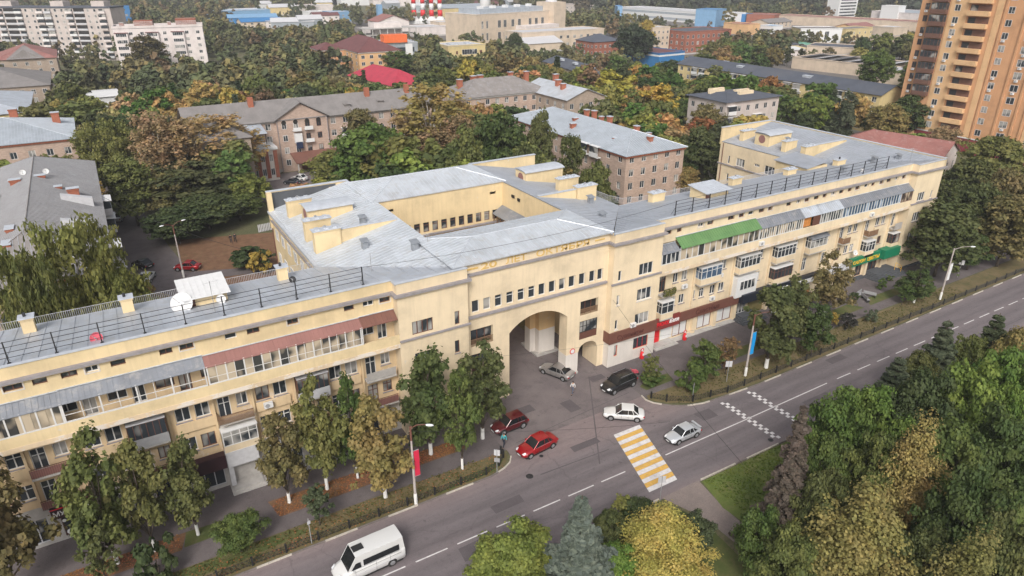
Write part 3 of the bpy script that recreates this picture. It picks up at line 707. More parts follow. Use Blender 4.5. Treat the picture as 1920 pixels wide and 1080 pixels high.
# ================================================================== roofs, rear walls, roof furniture of the yellow building
fy = lambda x, y: min(17.88, 17.88-(y-59.6)*.19)
fxL = lambda x, y: 15.42+(x-18)*.224
fxR = lambda x, y: 17.93-(x-48.4)*.2
fxE = lambda x, y: 15.5+(x-102.3)*.18
def roofplane(poly, f, mat, seam, direction, step=.85, name='roof', parent=YB):
    b = MB(); b.slab([(x, y, f(x, y)) for x, y in poly], .12)
    o = b.build(name, M[mat], parent)
    # standing seams run down the slope: direction 'y' or 'x'
    r = MB(); ax = 0 if direction == 'y' else 1
    lo = min(p[ax] for p in poly); hi = max(p[ax] for p in poly); t = lo+step*.5
    while t < hi:
        cr = []
        for (p, q) in zip(poly, poly[1:]+poly[:1]):
            if (p[ax]-t)*(q[ax]-t) < 0:
                u = (t-p[ax])/(q[ax]-p[ax]); cr.append(p[1-ax]+(q[1-ax]-p[1-ax])*u)
        cr.sort()
        for a, c in zip(cr[::2], cr[1::2]):
            if c-a < .3: continue
            P, Q = ((t, a), (t, c)) if direction == 'y' else ((a, t), (c, t))
            za, zc = f(*P), f(*Q)
            w = .022
            if direction == 'y': vs = [(t-w,a,za-.01),(t+w,a,za-.01),(t+w,c,zc-.01),(t-w,c,zc-.01),(t-w,a,za+.045),(t+w,a,za+.045),(t+w,c,zc+.045),(t-w,c,zc+.045)]
            else: vs = [(a,t-w,za-.01),(c,t-w,zc-.01),(c,t+w,zc-.01),(a,t+w,za-.01),(a,t-w,za+.045),(c,t-w,zc+.045),(c,t+w,zc+.045),(a,t+w,za+.045)]
            r._add(vs, [(0,3,2,1),(4,5,6,7),(0,1,5,4),(1,2,6,5),(2,3,7,6),(3,0,4,7)])
        t += step
    s = r.build('standing_seam', M[seam], o, off=parent.location if parent.get('world_built') else None)
    if s: s['kind'] = 'stuff'
    return o
roofplane([(XL0, 59.52), (XL1-.1, 59.52), (XL1-.1, 58.46), (29.35, 58.46), (29.35, 59.2), (18, 72.3), (XL0, 72.3)], fy, 'roof_mid', 'seam', 'y', 1.15)
roofplane([(29.35, 59.2), (29.35, 95.6), (18, 95.6), (18, 72.3)], fxL, 'roof_light', 'seam_l', 'x', .7)
roofplane([(48.45, 58.46), (56.15, 58.46), (56.15, 59.55), (108.65, 59.55), (108.65, 58.46), (115.6, 58.46), (102.3, 72.3), (60.5, 72.3)], fy, 'roof_grey', 'seam', 'y')
roofplane([(48.4, 58.6), (60.5, 72.3), (60.5, 94.4), (48.4, 94.4)], fxR, 'roof_grey', 'seam', 'x', .8)
roofplane([(115.6, 58.5), (115.6, 93.2), (102.3, 93.2), (102.3, 72.3)], fxE, 'roof_grey', 'seam', 'x', .6)
def hip(x0, x1, y0, y1, z, zr, mat, seam, parent, name='roof', eave=.25, run=None, step=.6, seams=True):
    """four-sided hipped roof built face by face; returns nothing"""
    h = run if run is not None else (y1-y0)/2
    ym = (y0+y1)/2
    if x1-x0 >= y1-y0: R0, R1 = (x0+h, ym), (x1-h, ym)
    else:
        h = run if run is not None else (x1-x0)/2; xm = (x0+x1)/2; R0, R1 = (xm, y0+h), (xm, y1-h)
    c = [(x0, y0), (x1, y0), (x1, y1), (x0, y1)]
    if x1-x0 >= y1-y0: faces = [([c[0], c[1], R1, R0], 'y'), ([c[1], c[2], R1], 'x'), ([c[2], c[3], R0, R1], 'y'), ([c[3], c[0], R0], 'x')]
    else: faces = [([c[0], c[1], R0], 'y'), ([c[1], c[2], R1, R0], 'x'), ([c[2], c[3], R1], 'y'), ([c[3], c[0], R0, R1], 'x')]
    rb_ = MB(); K_ = lambda p, zz: (p[0], p[1], zz+.03)
    rb_.tube(K_(R0, zr), K_(R1, zr), .07, 5)
    for cc in c: rb_.tube(K_(cc, z), K_(min((R0, R1), key=lambda q: (q[0]-cc[0])**2+(q[1]-cc[1])**2), zr), .055, 5)
    rb_.build('ridge_cap', M['capmetal' if mat in ('roof_light', 'bluegrey', 'roof_grey') else mat], parent)
    H = {c[0]: z, c[1]: z, c[2]: z, c[3]: z, R0: zr, R1: zr}
    for poly, d in faces:
        (ax, ay), (bx, by), (cx, cy) = poly[0], poly[1], poly[2]
        p0 = Vector((ax, ay, H[poly[0]])); n = (Vector((bx, by, H[poly[1]]))-p0).cross(Vector((cx, cy, H[poly[2]]))-p0)
        f = lambda x, y, n=n, p0=p0: p0.z-(n.x*(x-p0.x)+n.y*(y-p0.y))/n.z
        if seams: roofplane(poly, f, mat, seam, d, step, name, parent)
        else: b = MB(); b.slab([(x, y, f(x, y)) for x, y in poly], .1); b.build(name, M[mat], parent)
hip(28.0, 48.9, 59.02, 68.6, 18.0, 18.95, 'roof_light', 'seam_l', YB)
hip(28.6, 48.9, 83.85, 94.6, 17.95, 19.4, 'roof_light', 'seam_l', YB)
# courtyard and rear walls
cwin = [(33.0+1.37*i, 33.9+1.37*i, 12.45, 13.85) for i in range(11)]
b = MB()
A.plane(b, 29.4, 48.4, 12.2, 17.85, cwin+[(46.3, 47.3, 16.2, 16.6), (30.6, 31.6, 16.2, 16.6)], y=84.0, depth=.25)
b.build('courtyard_wall', M['yellow'], YB)
for h in cwin: A.window(*h, 0, True, y=84.0, frame='brownframe', glass='glass', rec=.18)
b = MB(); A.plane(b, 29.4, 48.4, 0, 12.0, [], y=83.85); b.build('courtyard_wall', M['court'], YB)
b = MB(); b.box(29.4, 48.4, 83.6, 83.99, 12.0, 12.2); b.build('string_course', M['cornice'], YB)
b = MB(); b.quad((48.35, 84, 0), (48.35, 68.6, 0), (48.35, 68.6, 17.8), (48.35, 84, 17.8)); b.quad((29.45, 68.6, 0), (29.45, 84, 0), (29.45, 84, 17.85), (29.45, 68.6, 17.85)); A2 = Wall(YB, 48.4, 68.5, math.pi); A2.plane(b, 0, 19, 10.5, 17.95, []); b.build('courtyard_wall', M['yellow'], YB)
b = MB(); b.slab([(46.6, 76, 13.4), (48.3, 76, 14.4), (48.3, 84-.1, 14.4), (46.6, 84-.1, 13.4)], .06); b.build('lean_to_roof', M['awn_grey'], YB)
b = MB()
for k in range(9): b.box(46.7, 46.8, 76.05+.95*k, 76.15+.95*k, 11.4, 13.3)
b.build('lean_to_post', M['wood'], YB); b = MB(); b.box(46.6, 48.3, 76, 83.8, 11.1, 11.3); b.build('lean_to_floor', M['concrete'], YB)
b = MB(); b.box(48.2, 48.34, 80.5, 81.2, 16.3, 16.7); b.box(48.2, 48.34, 79, 79.6, 16.2, 16.6); b.each('wall_vent', M['dark'], YB)
b = MB()
b.quad((XL0, 72.2, 0), (XL0, 59.9, 0), (XL0, 59.5, 17.85), (XL0, 72.2, 15.4)); b.quad((18, 72.2, 0), (XL0, 72.2, 0), (XL0, 72.2, 15.4), (18, 72.2, 15.4))
b.quad((18, 95.7, 0), (18, 72.2, 0), (18, 72.2, 15.35), (18, 95.7, 15.35)); b.quad((60.5, 95, 0), (18, 95.7, 0), (18, 95.7, 17.4), (60.5, 95, 17.4))
b.quad((60.5, 72.2, 0), (60.5, 94.6, 0), (60.5, 94.6, 15.45), (60.5, 72.2, 15.45)); b.quad((102.3, 72.2, 0), (60.5, 72.2, 0), (60.5, 72.2, 15.4), (102.3, 72.2, 15.4))
b.quad((115.7, 93.4, 0), (102.3, 93.4, 0), (102.3, 93.4, 17.9), (115.7, 93.4, 17.9)); b.quad((115.7, 58.4, 0), (115.7, 93.4, 0), (115.7, 93.4, 17.9), (115.7, 58.4, 17.9))
b.build('rear_wall', M['yellow'], YB)
EW = Wall(YB, 102.3, 93.4, -math.pi/2)
eh = [(2.2,2.7,11.7,13.2),(4.3,6.3,11.7,13.2),(8.6,9.8,12.6,13.1),(11.0,13.4,11.7,13.3),(16,16.5,11.7,13.2),(2.4,2.9,8.3,9.8),(4.3,6.3,8.3,9.8),(8.8,10,7.5,9.9),(12,14,8.3,9.8),(4.3,6.3,5,6.5),(11,13,5,6.5)]
b = MB(); EW.plane(b, 0, 21.2, 0, 15.45, eh); b.build('rear_wall', M['yellow_tower'], YB)
for h in eh: EW.window(*h, 0 if h[1]-h[0] < 1 else 2, frame='frame', sill='cornice' if h[1]-h[0] > 1.5 else None)
b = MB(); EW.box(b, -.2, 20.5, -.2, -.005, 11.3, 11.5); b.build('string_course', M['cornice'], YB)
LW_ = Wall(YB, 18, 95.7, -math.pi/2)
lwh = [(2+3.1*i, 3.4+3.1*i, z, z+1.5) for i in range(6) for z in (5, 8.4, 11.8)]
for h in lwh: LW_.window(*h, 1, rec=-.03, sill=None)
b = MB(); LW_.box(b, -.2, 23, -.25, -.005, 14.0, 14.2); b.build('string_course', M['cornice'], YB)
b = MB()
for x in (.6, 21.6): 
    b.path([LW_.w(x, -.35, 15.2), LW_.w(x, -.12, 14.6), LW_.w(x, -.12, .3)], .07)
b.path([EW.w(.8, -.12, 15.3), EW.w(.8, -.12, .3)], .07)
b.build('drainpipe', M['sign_brown'], YB)
# upstand parapets
b = MB()
b.box(17.9, 29.2, 95.62, 96.0, 15.0, 17.95); b.box(48.6, 60.6, 94.45, 94.85, 15.2, 17.95); b.box(102.2, 115.7, 93.25, 93.6, 15.0, 18.1); b.box(115.62, 115.95, 58.4, 93.24, 16.4, 18.05)
b.box(17.75, 18.4, 94.9, 95.6, 13, 17.95); b.each('parapet', M['yellow'], YB)
b = MB(); b.box(18.45, 27.5, 95.56, 95.615, 15.45, 17.8); b.build('parapet_lining', M['darkfelt'], YB)
b = MB(); b.box(17.8, 29.3, 95.52, 96.06, 17.95, 18.05); b.box(48.5, 60.7, 94.35, 94.92, 17.95, 18.05); b.box(102.1, 115.6, 93.15, 93.68, 18.1, 18.2); b.box(115.55, 116.02, 58.35, 93.1, 18.05, 18.14); b.each('parapet_cap', M['capmetal'], YB)
def wedge(x0, x1, y, top, f, name='firewall'):
    zs = [f(x0, y)-.1, f(x1, y)-.1]
    b = MB(); b.prism([(x0, y-.2), (x1, y-.2), (x1, y+.2), (x0, y+.2)], [zs[0], zs[1], zs[1], zs[0]], [top, max(top, zs[1]+.15), max(top, zs[1]+.15), top]); b.build(name, M['yellow'], YB)
    b = MB(); b.slab([(x0-.05, y-.28, top+.08), (x1+.05, y-.28, max(top, zs[1]+.15)+.08), (x1+.05, y+.28, max(top, zs[1]+.15)+.08), (x0-.05, y+.28, top+.08)], .07); b.build('firewall_cap', M['capmetal'], YB)
def stack(x0, x1, y0, y1, zb, zt, pots=0, col='yellow', cap='capmetal'):
    b = MB(); b.box(x0, x1, y0, y1, zb, zt-.25); b.box(x0-.08, x1+.08, y0-.08, y1+.08, zt-.25, zt-.08); o = b.build('chimney', M[col], YB)
    b = MB(); b.box(x0-.15, x1+.15, y0-.15, y1+.15, zt-.08, zt)
    if pots: 
        n = int((x1-x0)/.8)
        for k in range(n): cx = x0+(x1-x0)*(k+.5)/n; b.box(cx-.25, cx+.25, y0+.1, y1-.1, zt+.002, zt+.16)
    b.build('chimney_cap', M[cap], o, off=P0)
    b = MB(); b.tube(((x0+x1)/2-.1, (y0+y1)/2, zt+.01), ((x0+x1)/2-.1, (y0+y1)/2, zt+.35), .13, 8); b.build('flue', M['black'] if not pots else M['grey'], o, off=P0)
def dormer(x0, x1, y0, y1, zb, zt, face='w'):
    b = MB(); b.box(x0, x1, y0, y1, zb, zt)
    o = b.build('dormer', M['yellow'], YB)
    b = MB(); n = 8; ym = (y0+y1)/2; hw = (y1-y0)/2+.25
    top = []; bot = []
    for i in range(n+1):
        t = -1+2*i/n; z = zt+.02+.45*math.sqrt(max(0, 1-t*t*.9))-.12
        top.append((ym+t*hw, z))
    for (a, c) in zip(top, top[1:]):
        b.slab([(x0-.25, a[0], a[1]), (x1+.2, a[0], a[1]), (x1+.2, c[0], c[1]), (x0-.25, c[0], c[1])], .06)
    for i in (0, 1):
        xx = x0 if i == 0 else x1
        b._add([(xx, p[0], p[1]-.03) for p in top]+[(xx, ym+(y1-y0)/2, zt-.05), (xx, ym-(y1-y0)/2, zt-.05)], [tuple(range(n+3))])
    b.build('dormer_roof', M['capmetal'], o, off=P0)
    b = MB(); b.lathe((x0-.03, ym, zb+(zt-zb)*.62), [(min(.75, (y1-y0)*.28), 0), (min(.75, (y1-y0)*.28), .025)], 14, 'x'); b.build('louvre', M['awn_red'], o, off=P0)
wedge(21.8, 29.0, 76.4, 17.95, fxL); stack(18.7, 21.8, 75.9, 76.9, 15.3, 18.35, 1); stack(18.8, 22.0, 80.2, 81.1, 15.3, 18.3, 1)
dormer(20.4, 26.2, 84.4, 87.6, 15.8, 18.1); stack(19.2, 22.4, 89.9, 90.8, 15.4, 18.1, 1)
wedge(49.0, 55.1, 75.4, 17.9, fxR); stack(55.2, 58.4, 74.9, 75.9, 15.7, 18.3, 1); stack(55.2, 58.6, 79.5, 80.4, 15.6, 18.3, 1); dormer(53.0, 59.6, 85.0, 88.0, 15.5, 18.2)
wedge(105.6, 114.2, 75.5, 17.95, fxE); stack(102.9, 105.6, 75.0, 76.0, 15.3, 18.1, 1); stack(104.3, 107.3, 80.2, 81.1, 15.6, 17.8, 1); dormer(104.6, 110.6, 84.2, 87.4, 15.6, 18.0); stack(104.4, 107.6, 90.0, 90.9, 15.6, 17.8, 1)
stack(103.5, 105.6, 69.0, 69.9, 15.8, 17.0)
# wing chimneys, roof house, stair house
for x, y in ((-9.2, 69.9), (-1.2, 69.9), (13.4, 69.9), (-17.5, 69.9)): stack(x-.5, x+.5, y-.45, y+.45, 15.6, 17.5)
stack(64.6, 66.8, 70.0, 71.0, 15.5, 17.2, 1); stack(92.0, 94.0, 69.5, 70.4, 15.6, 16.9, 1); stack(80.5, 82.5, 70.2, 71, 15.4, 17.0, 1)
def roofhouse(x0, x1, y0, y1, zb, zt, zt2, mat):
    b = MB(); b.prism([(x0, y0), (x1, y0), (x1, y1), (x0, y1)], zb, [zt, zt, zt2, zt2]); o = b.build('roof_house', M['yellow'], YB)
    b = MB(); b.slab([(x0-.3, y0-.6, zt+.08), (x1+.3, y0-.6, zt+.08), (x1+.3, y1+.3, zt2+.12), (x0-.3, y1+.3, zt2+.12)], .09)
    for k in range(int((x1-x0)/.55)+1): xx = x0-.2+k*.55; b._add([(xx,y0-.6,zt+.082),(xx+.03,y0-.6,zt+.082),(xx+.03,y1+.3,zt2+.122),(xx,y1+.3,zt2+.122),(xx,y0-.6,zt+.12),(xx+.03,y0-.6,zt+.12),(xx+.03,y1+.3,zt2+.16),(xx,y1+.3,zt2+.16)],[(0,3,2,1),(4,5,6,7),(0,1,5,4),(1,2,6,5),(2,3,7,6),(3,0,4,7)])
    b.build('roof_house_roof', M[mat], o, off=P0)
    b = MB(); b.box(x0-.01, x0+.9, y0-.03, y0-.002, zb+.3, zt-.15); b.build('hatch', M['sign_brown'], o, off=P0)
roofhouse(3.5, 7.3, 66.2, 69.8, 15.9, 17.6, 17.95, 'white'); roofhouse(70.2, 74.6, 65.6, 68.6, 16.1, 17.5, 17.9, 'capmetal')
b = MB(); b.box(97.2, 102.28, 70.0, 76.2, 0, 16.3); b.build('stair_house', M['yellow'], YB); b = MB(); b.slab([(96.9, 69.7, 16.35), (102.25, 69.7, 17.0), (102.25, 76.5, 17.0), (96.9, 76.5, 16.35)], .1); b.build('stair_house_roof', M['roof_grey'], YB)
def roofvent(x, y, f, s=.8):
    z = f(x, y); b = MB(); b.box(x-s*.4, x+s*.4, y-s*.4, y+s*.4, z-.1, z+s); b.slab([(x-s*.6, y-s*.6, z+s+.12), (x+s*.6, y-s*.6, z+s+.12), (x+s*.6, y+s*.6, z+s+.3), (x-s*.6, y+s*.6, z+s+.3)], .06); b.build('roof_vent', M['galv'], YB)
for x, y, f in ((23.4, 72.3, fxL), (27.3, 66.9, fxL), (25.6, 79, fxL), (52.8, 66.2, fy), (56.0, 73, fxR), (97, 63.5, fy), (108.5, 66, fy), (108, 82.8, fxE), (58.0, 81.8, fxR), (112, 64, fy)): roofvent(x, y, f)
# tall black rails on the street edge of both roofs, low railing on the garden edge
def black_rail(x0, x1, step=3.15, y=60.35):
    n = int(round((x1-x0)/step)); o = None
    b = MB()
    for z in (.5, .95, 1.4, 1.85): b.tube((x0, y, fy(0, y)+z), (x1, y, fy(0, y)+z), .025, 4)
    o = b.build('roof_rail', M['black'], YB)
    pm = MB(); pm.box(-.045, .045, -.045, .045, 0, 1.9); pm.box(-.12, .12, -.12, .12, 0, .06); pm.tube((0, 0, 1.1), (0, .7, -.1), .02, 4); me = pm.mesh('post', M['black'])
    for i in range(n+1): put('post', me, o, (x0+(x1-x0)*i/n-P0[0], y-P0[1], fy(0, y)-P0[2]))
black_rail(-26, 19.0); black_rail(59.6, 103.0, 2.95)
def low_rail(pts, name='roof_railing'):
    b = MB()
    for (p, q) in zip(pts, pts[1:]):
        p = Vector(p); q = Vector(q); L = (q-p).length; n = max(1, int(L/.17))
        b.tube(p+Vector((0,0,.85)), q+Vector((0,0,.85)), .022, 4)
        for i in range(n): c = p+(q-p)*i/n; b.box(c.x-.012, c.x+.012, c.y-.012, c.y+.012, c.z, c.z+.84)
    b.build(name, M['lgrey'], YB)
low_rail([(XL0, 72.05, 15.5), (17.8, 72.05, 15.5)]); low_rail([(60.2, 79, 15.55), (60.3, 74.5, 15.6), (61.2, 72.7, 15.5), (64, 71.9, 15.5), (97, 71.9, 15.5)])
b = MB(); b.box(XL0, 18, 72.2, 72.5, 15.1, 15.45); b.box(60.6, 102.2, 72.2, 72.5, 15.1, 15.45); b.box(17.6, 17.99, 72.6, 95.5, 15.1, 15.4); b.each('gutter', M['capmetal'], YB)

# ================================================================== ground floor: shops
def front(x0, x1, z0, z1, y, mat, name='shop_wall'):
    b = MB(); b.box(x0, x1, y, YW-.01, z0, z1); return b.build(name, M[mat], YB)
# left wing ground floor wall
gl = [(-25,-22.5),(-21,-18.5),(-17,-14),(-12.8,-11),(-10.1,-7.4),(-5.6,-3.4),(-2.6,-.4),(.7,3.4),(7.6,9.2),(9.9,10.9),(11.5,14.0),(15.2,17.4),(18.4,20.6)]
b = MB(); A.plane(b, XL0, XL1, 0, 4.1, [(a, c, .35, 2.9) for a, c in gl], y=YW); b.build('shop_wall', M['concrete'], YB)
for i, (a, c) in enumerate(gl): A.window(a, c, .35, 2.9, 1 if c-a < 2.2 else 2, y=YW, frame='lgrey' if i % 2 else 'brownframe', glass='glass_dark', name='shop_window')
gr = [(60.9,63.4),(65.4,67.9),(68.9,71.9),(73.0,75.0),(79.2,81.8),(82.6,85.5),(86.2,88.8),(92,94),(96.8,98.6),(99.5,101.7),(102.8,105.6)]
b = MB(); A.plane(b, XR1, XE0, 0, 4.1, [(a, c, .3, 2.65) for a, c in gr], y=YW); b.build('shop_wall', M['yellow_tower'], YB)
for i, (a, c) in enumerate(gr):
    if i < 3:
        A.window(a, c, .3, 2.65, 1, y=YW, frame='sign_brown', glass='white', name='shuttered_shop_window', rec=.05)
    else: A.window(a, c, .3 if i != 3 else .5, 2.65, 2, y=YW, frame='frame' if i == 3 else ('black' if i < 7 else 'brownframe'), glass='glass_dark', name='shop_window')
b = MB(); b.box(57.0, 58.5, YW-.06, YW-.01, .1, 2.2); b.build('door', M['red'], YB)
b = MB(); b.box(58.7, 60.7, YW-.05, YW-.01, .4, 2.3); b.build('window_poster', M['white'], YB)
for x in (64.4, 68.4, 72.3, 78.9, 102.2, 106.2): b = MB(); b.box(x-.25, x+.25, YW-.45, YW-.01, 0, 2.75); b.build('column', M['yellow_tower'], YB)
b = MB(); b.box(75.3, 78.4, YW-.1, YW-.01, 0, 2.75); b.build('olive_wall', paint((.16, .13, .045), .8, .1, 2, name='olive_paint'), YB)
for x in (95.5, 99.0): b = MB(); b.box(x-.3, x+.3, YW-.4, YW-.01, 0, 3.1); b.build('column', M['yellow_tower'], YB)
def steps(x0, x1, y0, n, mat, name='steps', h=.16, d=.35):
    b = MB()
    for k in range(n): b.box(x0-d*(n-1-k)*.8, x1+d*(n-1-k)*.8, y0-.8-d*(n-1-k), YW-.01 if k == 0 else YW-.012-.001*k, .0 if k == 0 else h*k+.001, h*(k+1))
    return b.build(name, M[mat], YB)
steps(72.9, 76.2, YW-.6, 4, 'darkfelt'); steps(3.9, 6.6, YW-.7, 2, 'concrete'); steps(11.0, 14.6, YW-.5, 2, 'concrete'); steps(103.0, 108.4, YW-1.2, 5, 'darkfelt'); steps(57.0, 60.4, YW-.4, 2, 'concrete')
b = MB(); b.box(60.5, 72.4, YW-.9, YW-.012, 0, .12); b.build('plinth', M['concrete'], YB)
b = MB(); b.box(95, 103, YW-.8, YW-.012, 0, .3); b.box(109, XE1+.05, 58.2, 58.39, 0, .35); b.each('plinth', M['darkfelt'], YB)
# handrail by the green shop
b = MB()
for z in (.9, 1.4): b.path([(108.4, 57.2, z), (107.2, 57.6, z+.7)], .03)
for x, y, z in ((108.4, 57.2, 0), (107.2, 57.6, .8)): b.tube((x, y, z), (x, y, z+1.3), .03)
b.build('handrail', M['text_yellow'], YB)
# grey portal beside the maroon shop
b = MB(); b.box(3.7, 6.6, 58.9, YW-.02, 2.7, 4.4); b.box(3.75, 4.2, 59.2, YW-.02, .32, 2.69); b.build('shop_portal', M['lgrey'], YB)
# ---- signs: each a thing of its own, fixed to the facade
def sign(x0, x1, z0, z1, y, mat, label, d=.22, name='shop_sign', end=False):
    t = empty(name, ((x0+x1)/2, y, z0), label, 'shop sign', world=True)
    b = MB(); b.box(x0, x1, y-d/2, y+d/2, z0, z1); b.build('board', M[mat], t)
    return t
def stext(t, txt, size, mat, x, z, w, y, name='lettering'):
    L = t.location; return put_text(txt, size, M[mat], t, (x-L.x, y-L.y, z-L.z), width=w, name=name)
t = sign(XC1+.5, XR1+.02, 3.43, 4.93, 58.24, 'sign_brown', 'long brown fascia with faint brown lettering on the tower right of the arch', d=.22); stext(t, 'Сувениры', .85, 'text_brown', 51.9, 3.8, 4.2, 58.125)
b = MB(); b.box(XC1+.47, XC1+.585, 58.36, 59.39, 3.44, 4.92); b.build('board_return', M['sign_brown'], t)
t = sign(XR1+.05, 61.2, 2.6, 4.3, 59.2, 'sign_red', 'dark red shop sign with red and white words between two brown fascias'); stext(t, 'КРАСНОЕ', .75, 'text_red', 58.1, 3.15, 2.3, 59.085); stext(t, '&Белое', .85, 'text_white', 60.2, 3.2, 1.7, 59.085)
t = sign(61.25, 72.4, 2.75, 4.1, 59.3, 'sign_brown', 'brown fascia reading Сластёна above the white shuttered shop windows'); stext(t, 'Сластёна', 1.0, 'text_brown', 66.4, 3.1, 4.4, 59.185)
t = sign(72.5, 78.6, 2.8, 4.15, 59.0, 'sign_navy', 'dark navy fascia over the white double door and black steps', d=.9)
t = sign(78.7, 90.0, 2.85, 3.95, 59.1, 'sign_navy', 'dark fascia with small white letters over the cafe terrace', d=.7); stext(t, 'Пицца', .7, 'text_white', 80.8, 3.15, 2.6, 58.74)
t = sign(84.2, 87.6, 3.4, 3.55, 58.4, 'text_white', 'narrow white awning board sticking out over the cafe', d=1.1, name='awning_board')
t = sign(90.2, 96.4, 2.9, 4.0, 58.9, 'lgrey', 'grey restaurant sign with white letters half hidden behind a tree', d=.5); stext(t, 'РЕСТОРАН', .6, 'text_white', 93.2, 4.05, 5.0, 58.64)
t = sign(96.5, 104.4, 2.95, 4.35, 59.1, 'sign_green', 'green shop sign with yellow word ЦВЕТЫ beside the steps', d=.5); stext(t, 'САЛОН', .8, 'text_yellow', 98.9, 3.3, 3.0, 58.84); stext(t, 'ЦВЕТЫ', .8, 'text_yellow', 102.5, 3.3, 3.0, 58.84)
b = MB(); b.box(104.45, 108.6, 58.2, 59.5, 3.0, 4.5); b.build('board', M['sign_green'], t)
t = sign(-10.5, -7.2, 3.1, 4.25, 59.15, 'sign_maroon', 'black fascia with white word МУЖСКИЕ and a red line, far left', d=.5); stext(t, 'МУЖСКИЕ', .62, 'text_white', -8.85, 3.4, 3.0, 58.89)
b = MB(); b.box(-10.5, -7.2, 58.87, 58.897, 4.08, 4.16); b.build('red_stripe', M['text_red'], t)
t = sign(.35, 3.65, 2.95, 4.4, 59.1, 'sign_maroon', 'plain maroon fascia over black shop glass, left wing', d=.8)
t = sign(7.4, 10.2, 2.95, 4.0, 59.3, 'lgrey', 'grey board with black script lettering behind a street tree, left wing', d=.4); stext(t, 'Ателье', .7, 'black', 8.8, 3.25, 2.2, 59.085)
for k, (x, z) in enumerate(((-9.7, .7), (-8.3, .8), (-9.9, 2.0), (-8.9, 2.3))):
    b = MB(); b.lathe((x, YW+.04, z), [(.28 if k < 2 else .16, 0), (.28 if k < 2 else .16, -.02)], 12, 'y'); b.build('window_sticker', M['text_white'], YB)
# ---- wall-mounted things
def ac(x, y, z, label):
    t = empty('air_conditioner', (x, y, z), label, 'air conditioner', 'air conditioner units on the yellow facade', world=True)
    b = MB(); b.box(x-.42, x+.42, y-.32, y-.02, z, z+.55); b.build('casing', M['white'], t); b = MB(); b.lathe((x-.1, y-.325, z+.28), [(.21, 0), (.21, -.02)], 14, 'y'); b.build('fan_grille', M['grey'], t)
    b = MB(); b.box(x-.35, x-.3, y-.32, y, z-.06, z-.005); b.box(x+.3, x+.35, y-.32, y, z-.06, z-.005); b.build('bracket', M['grey'], t)
ac(8.3, YBAY, 7.75, 'white air conditioner under the window pair left of the dark loggia'); ac(16.0, YBAY, 7.7, 'white air conditioner under the window beside the left tower')
ac(61.7, YBAY, 7.6, 'white air conditioner below the window pair next to the plant-hung balcony'); ac(68.6, YW, 7.5, 'white air conditioner between the two white glazed balconies'); ac(67.6, YW, 4.25, 'small air conditioner just above the brown Сластёна fascia')
ac(52.3, 58.4, 4.95, 'air conditioner beside the lowest wide window of the right tower'); ac(74.2, YG, 11.5, 'white box unit at the end of the green awning'); ac(98.5, YG, 11.4, 'air conditioner under the blue-glazed gallery')
def dish(x, y, z, r, az, mat, label, name='satellite_dish', tilt=.5):
    t = empty(name, (x, y, z), label, 'satellite dish', world=True)
    b = MB(); prof = [(r*k/5, -.35*r*(1-(k/5)**2)) for k in range(6)]
    vs = []; d = Vector((math.sin(az)*math.cos(tilt), math.cos(az)*math.cos(tilt), math.sin(tilt))); u = d.orthogonal().normalized(); w = d.cross(u); c = Vector((x, y, z+r*.8))
    n = 18; b2 = MB()
    for rr, h in prof:
        for i in range(n): a = 2*math.pi*i/n; vs.append(c+u*rr*math.cos(a)+w*rr*math.sin(a)+d*h)
    b2._add(vs, [(j*n+i, j*n+(i+1)%n, (j+1)*n+(i+1)%n, (j+1)*n+i) for j in range(5) for i in range(n)]); b2.build('reflector', mat, t, smooth=True)
    b = MB(); b.tube((x, y, z-.1), (x, y, z+r*.7), .04); b.tube(c-w*r*.9-d*.05, c+d*r*.7, .02, 4); b.tube(c+d*r*.6, c+d*r*.8, .06, 6); b.build('mount', M['grey'], t)
dish(3.2, 65.8, 16.6, 1.0, math.radians(200), M['white'], 'big white satellite dish beside the white-roofed roof house')
dish(6.6, 65.4, 16.8, .45, math.radians(185), M['white'], 'small white dish in front of the white-roofed roof house')
dish(-3.9, 61.6, 17.3, .5, math.radians(190), M['pink'], 'pink red satellite dish on the left roof behind the black rail')
dish(98.8, 61.5, 17.3, .4, math.radians(190), M['white'], 'white satellite dish on the right roof behind the black rail')
dish(97.6, 59.0, 5.0, .45, math.radians(190), M['white'], 'white satellite dish on the wall above the green sign')
dish(13.9, 67.6, 16.4, .35, math.radians(200), M['black'], 'small black dish by the roof chimney left of the courtyard block')
def antenna(x, y, z, h, label, n=5):
    t = empty('aerial', (x, y, z), label, 'aerial', world=True)
    b = MB(); b.tube((x, y, z), (x, y, z+h), .03, 5); b.build('mast', M['grey'], t)
    b = MB(); b.tube((x-.6, y, z+h*.95), (x+.8, y+.3, z+h*.95), .015, 4)
    for k in range(n): xx = x-.5+k*.28; b.tube((xx, y-.45, z+h*.95), (xx, y+.6, z+h*.95), .012, 4)
    b.build('element', M['lgrey'], t)
antenna(5.6, 62.2, 17.3, 3.2, 'tall television aerial in front of the white-roofed roof house'); antenna(21.6, 65.3, 16.2, 2.6, 'thin aerial on the pale roof left of the two metal vents'); antenna(110.5, 61.2, 17.5, 2.2, 'thin aerial at the end of the right black roof rail'); antenna(28.8, 66.8, 18.0, 1.1, 'short aerial at the edge of the hipped bridge roof', 3)
